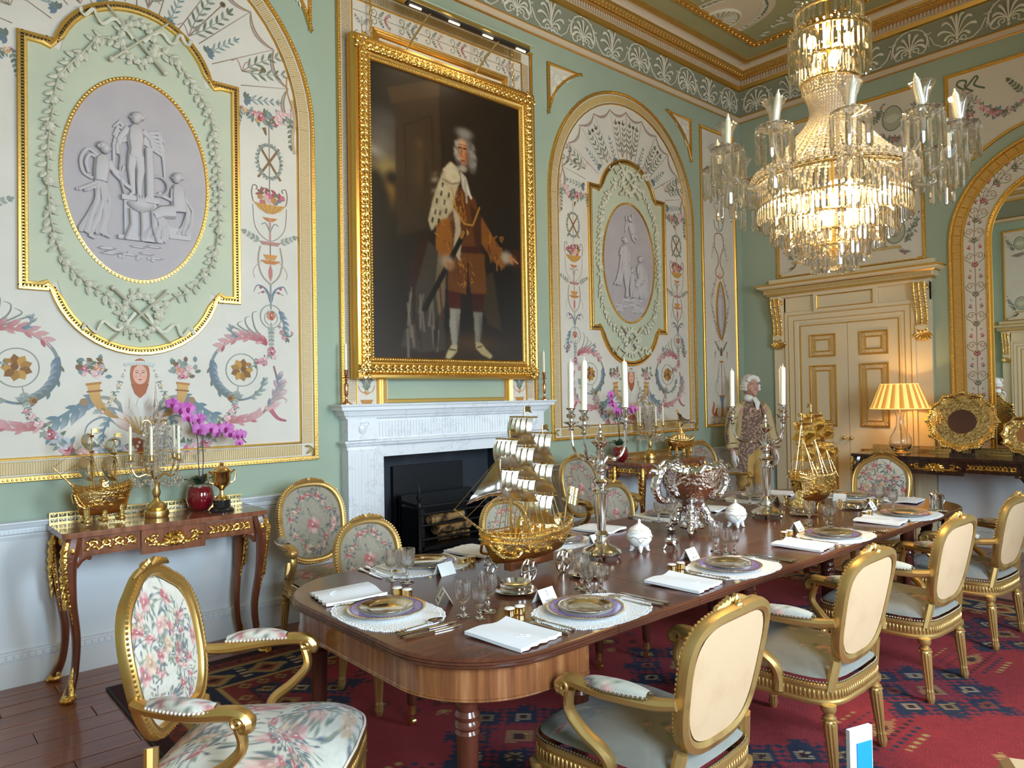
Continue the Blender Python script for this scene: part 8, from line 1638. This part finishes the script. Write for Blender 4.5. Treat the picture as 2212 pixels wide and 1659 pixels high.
# ================================================================ standing footman figure
def person(loc, rz, lab):
    t = thing('person', lab, 'person', loc, rz)          # front faces -y
    b = B()   # body: one voxel-fused surface
    b.tube([(0, 0, .92), (0, .01, 1.05), (0, .01, 1.22), (0, .02, 1.36), (0, .02, 1.42), (0, .01, 1.50)], [.15, .155, .17, .155, .08, .058], 14, flat=(.72, 1), up=(0, 1, 0))
    for s in (-1, 1):
        b.tube([(s*.09, 0, .95), (s*.10, -.01, .70), (s*.105, .0, .50), (s*.105, .02, .30), (s*.11, .02, .08)], [.105, .085, .062, .055, .04], 12); b.tube([(s*.11, .03, .05), (s*.125, -.06, .045), (s*.14, -.17, .03)], [.04, .042, .03], 10)
        b.tube([(s*.15, .015, 1.37), (s*.21, .02, 1.30), (s*.255, .02, 1.12), (s*.27, -.02, .95), (s*.275, -.05, .84)], [.07, .06, .05, .042, .032], 12)
    b.ball((0, -.01, 1.60), .088, 16, 12, sc=(.88, 1.02, 1.28)); b.tube([(0, -.07, 1.54), (0, -.085, 1.515), (0, -.075, 1.49)], [.035, .028, .015], 8)
    b.tube([(0, -.09, 1.63), (0, -.113, 1.585), (0, -.095, 1.575)], [.010, .017, .012], 8)
    for s in (-1, 1): b.ball((s*.078, .0, 1.59), .02, 8, 6, sc=(.4, .8, 1.3)); b.ball((s*.035, -.075, 1.565), .025, 8, 6); b.ball((s*.03, -.083, 1.635), .018, 8, 5, sc=(1.4, .6, .5))
    o = b.build('body', 'skin', t, 180); m = o.modifiers.new('fuse', 'REMESH'); m.mode = 'VOXEL'; m.voxel_size = .009; m.use_smooth_shade = True
    for s in (-1, 1): B().ball((s*.032, -.088, 1.612), .011, 9, 6, sc=(1.2, .5, .6)).build('eye', 'white_cloth', t); B().ball((s*.032, -.0935, 1.612), .0055, 7, 5, sc=(1, .4, 1)).build('pupil', 'ink', t); B().tube([(s*.015, -.092, 1.632), (s*.035, -.094, 1.638), (s*.052, -.084, 1.632)], .0035, 5).build('eyebrow', 'bark', t)
    B().tube([(-.024, -.092, 1.542), (0, -.099, 1.546), (.024, -.092, 1.542)], .0055, 6, flat=(1, .6)).build('mouth', 'orchid_lip', t)
    b = B(); b.ball((0, .02, 1.635), .098, 16, 12, sc=(.93, 1.0, 1.15)); b.tube([(x, .02-.085*sin(a)*0-.075, z) for a, x, z in [(0, -.07, 1.66), (0, -.05, 1.70), (0, 0, 1.715), (0, .05, 1.70), (0, .07, 1.66)]], .026, 8)
    for s in (-1, 1): [b.tube([(s*.085, -.045, 1.575+.035*k), (s*.105, .0, 1.575+.035*k), (s*.09, .05, 1.575+.035*k)], .019, 8) for k in range(2)]
    b.tube([(0, .10, 1.58), (0, .12, 1.50), (0, .11, 1.40)], [.03, .025, .012], 8); b.build('powdered_wig', 'wig', t, 60)
    b = B(); b.lathe([(.06, 1.44), (.072, 1.46), (.066, 1.50), (.055, 1.52)], 16, T(0, .01, 0)); b.tube([(0, -.075, 1.47), (.01, -.115, 1.42), (0, -.12, 1.34)], [.03, .035, .012], 8, flat=(.6, 1), up=(0, 1, 0)); b.build('cravat', 'white_cloth', t)
    def body(u, v, off): 
        z = 1.44-.62*v; a = -PI/2+2*PI*u; w = .09+.105*min(1, v*3.2)**.6-.045*sin(PI*min(1, v*1.3))+.05*v; return ((w+off)*cos(a), .015+(w*.74+off)*sin(a), z)
    g = .09
    B().grid(30, 16, lambda u, v: body(g+.02*v+(1-2*g-.04*v)*u+.0, v*1.25, .012)).build('coat', 'coat_cloth', t, 60)
    for s in (0, 1): B().grid(3, 20, lambda u, v: body((g-.012+.02*v*1.25+.075*u) if s == 0 else 1-(g-.012+.02*v*1.25+.075*u), v*1.25, .019)).build('coat_braid', 'brocade', t, 60)
    B().grid(14, 12, lambda u, v: body(-.105+.21*u, v*(.80-.20*abs(2*u-1)*-1), .004)).build('waistcoat', 'brocade', t, 60)
    b = B(); [b.ball(tuple(body(q, .1+.06*k, .012)), .008, 7, 4) for k in range(9) for q in (.012, g+.03)]; b.build('buttons', 'brass', t, kind='stuff')
    for s in (-1, 1):
        P_ = [(s*.135, .015, 1.385), (s*.215, .02, 1.30), (s*.262, .02, 1.12), (s*.278, -.02, .97), (s*.28, -.04, .90)]
        B().tube(crom(P_, 4), lambda q: .068-.014*q+.010*(q > .78), 12).build('sleeve', 'coat_cloth', t, 60); B().tube(P_[3:], [.062, .066], 12).build('cuff', 'brocade', t); B().tube([(x+s*.055, y-.02, z) for x, y, z in P_[1:4]], .022, 8, flat=(.5, 1)).build('sleeve_braid', 'brocade', t)
        hb = B().tube([(s*.277, -.05, .88), (s*.28, -.065, .82), (s*.278, -.075, .775)], [.032, .042, .034], 10, flat=(.55, 1), up=(1, 0, 0))
        for k in range(4): x0 = -.095+.021*k; L = (.062, .075, .078, .064)[k]; hb.tube([(s*.278, x0+.01, .785), (s*.272, x0, .785-L*.5), (s*.262, x0+.004, .785-L)], [.011, .010, .006], 7)
        hb.tube([(s*.27, -.10, .835), (s*.262, -.125, .80), (s*.262, -.125, .77)], [.013, .011, .007], 7); hb.build('gloved_hand', 'white_cloth', t, 60)
        B().tube(crom([(s*.085, -.005, .98), (s*.105, -.01, .76), (s*.108, -.005, .56), (s*.106, .0, .46)], 5), lambda q: .125-.05*q+.006*sin(q*26), 14).build('breeches_leg', 'breeches', t, 60)
        B().tube([(s*.106, .01, .47), (s*.107, .02, .32), (s*.11, .02, .07)], [.062, .062, .044], 12).build('stocking', 'white_cloth', t, 60); B().tube([(s*.11, .05, .035), (s*.125, -.06, .04), (s*.143, -.19, .025)], [.044, .048, .03], 10, flat=(.75, 1), up=(0, 0, 1)).build('shoe', 'black_base', t, 60)
    B().lathe([(.155, .93), (.165, 1.0), (.16, 1.06)], 20, sc=(1, .78)).build('breeches_waist', 'breeches', t, 60)
    return t
person((7.44, 4.36, 0), -.42, 'standing figure in powdered wig and embroidered cream livery coat in the room corner')
fm2 = dup(COL.objects['person'], loc=(-.45, 4.36, 0), rz=-.6, label='second livery figure by the opposite door, seen only in the mirror')
# ================================================================ cropped things at the lower picture edge
t = thing('leaflet_stand', 'white and blue leaflet card at the bottom picture edge by the front chair', 'leaflet', (1.30, .565, 0), -.3)
B().lathe([(0, 0), (.14, 0), (.14, .012), (.02, .02), (.012, .03), (.012, .78), (0, .78)], 20).build('stand', 'iron', t); B().box((0, 0, .86), (.055, .008, .19)).build('card', 'leaflet_white', t, smooth=0); B().box((.006, -.0052, .855), (.036, .002, .15)).build('blue_panel', 'leaflet_blue', t, smooth=0)
t = thing('side_chair', 'corner of a carved wooden chair at the bottom right picture edge', 'chair', (2.30, .36, 0), .5)
B().box((0, 0, .44), (.46, .44, .05)).build('seat_rail', 'wood_edge', t, smooth=0); B().bevbox((0, 0, .485), (.44, .42, .05), .02).build('seat', 'cream_cloth', t, smooth=0)
for x in (-.2, .2):
    for y in (-.19, .19): B().lathe([(.018, 0), (.022, .2), (.026, .42), (0, .42)], 12, T(x, y, 0)).build('leg', 'wood_edge', t)
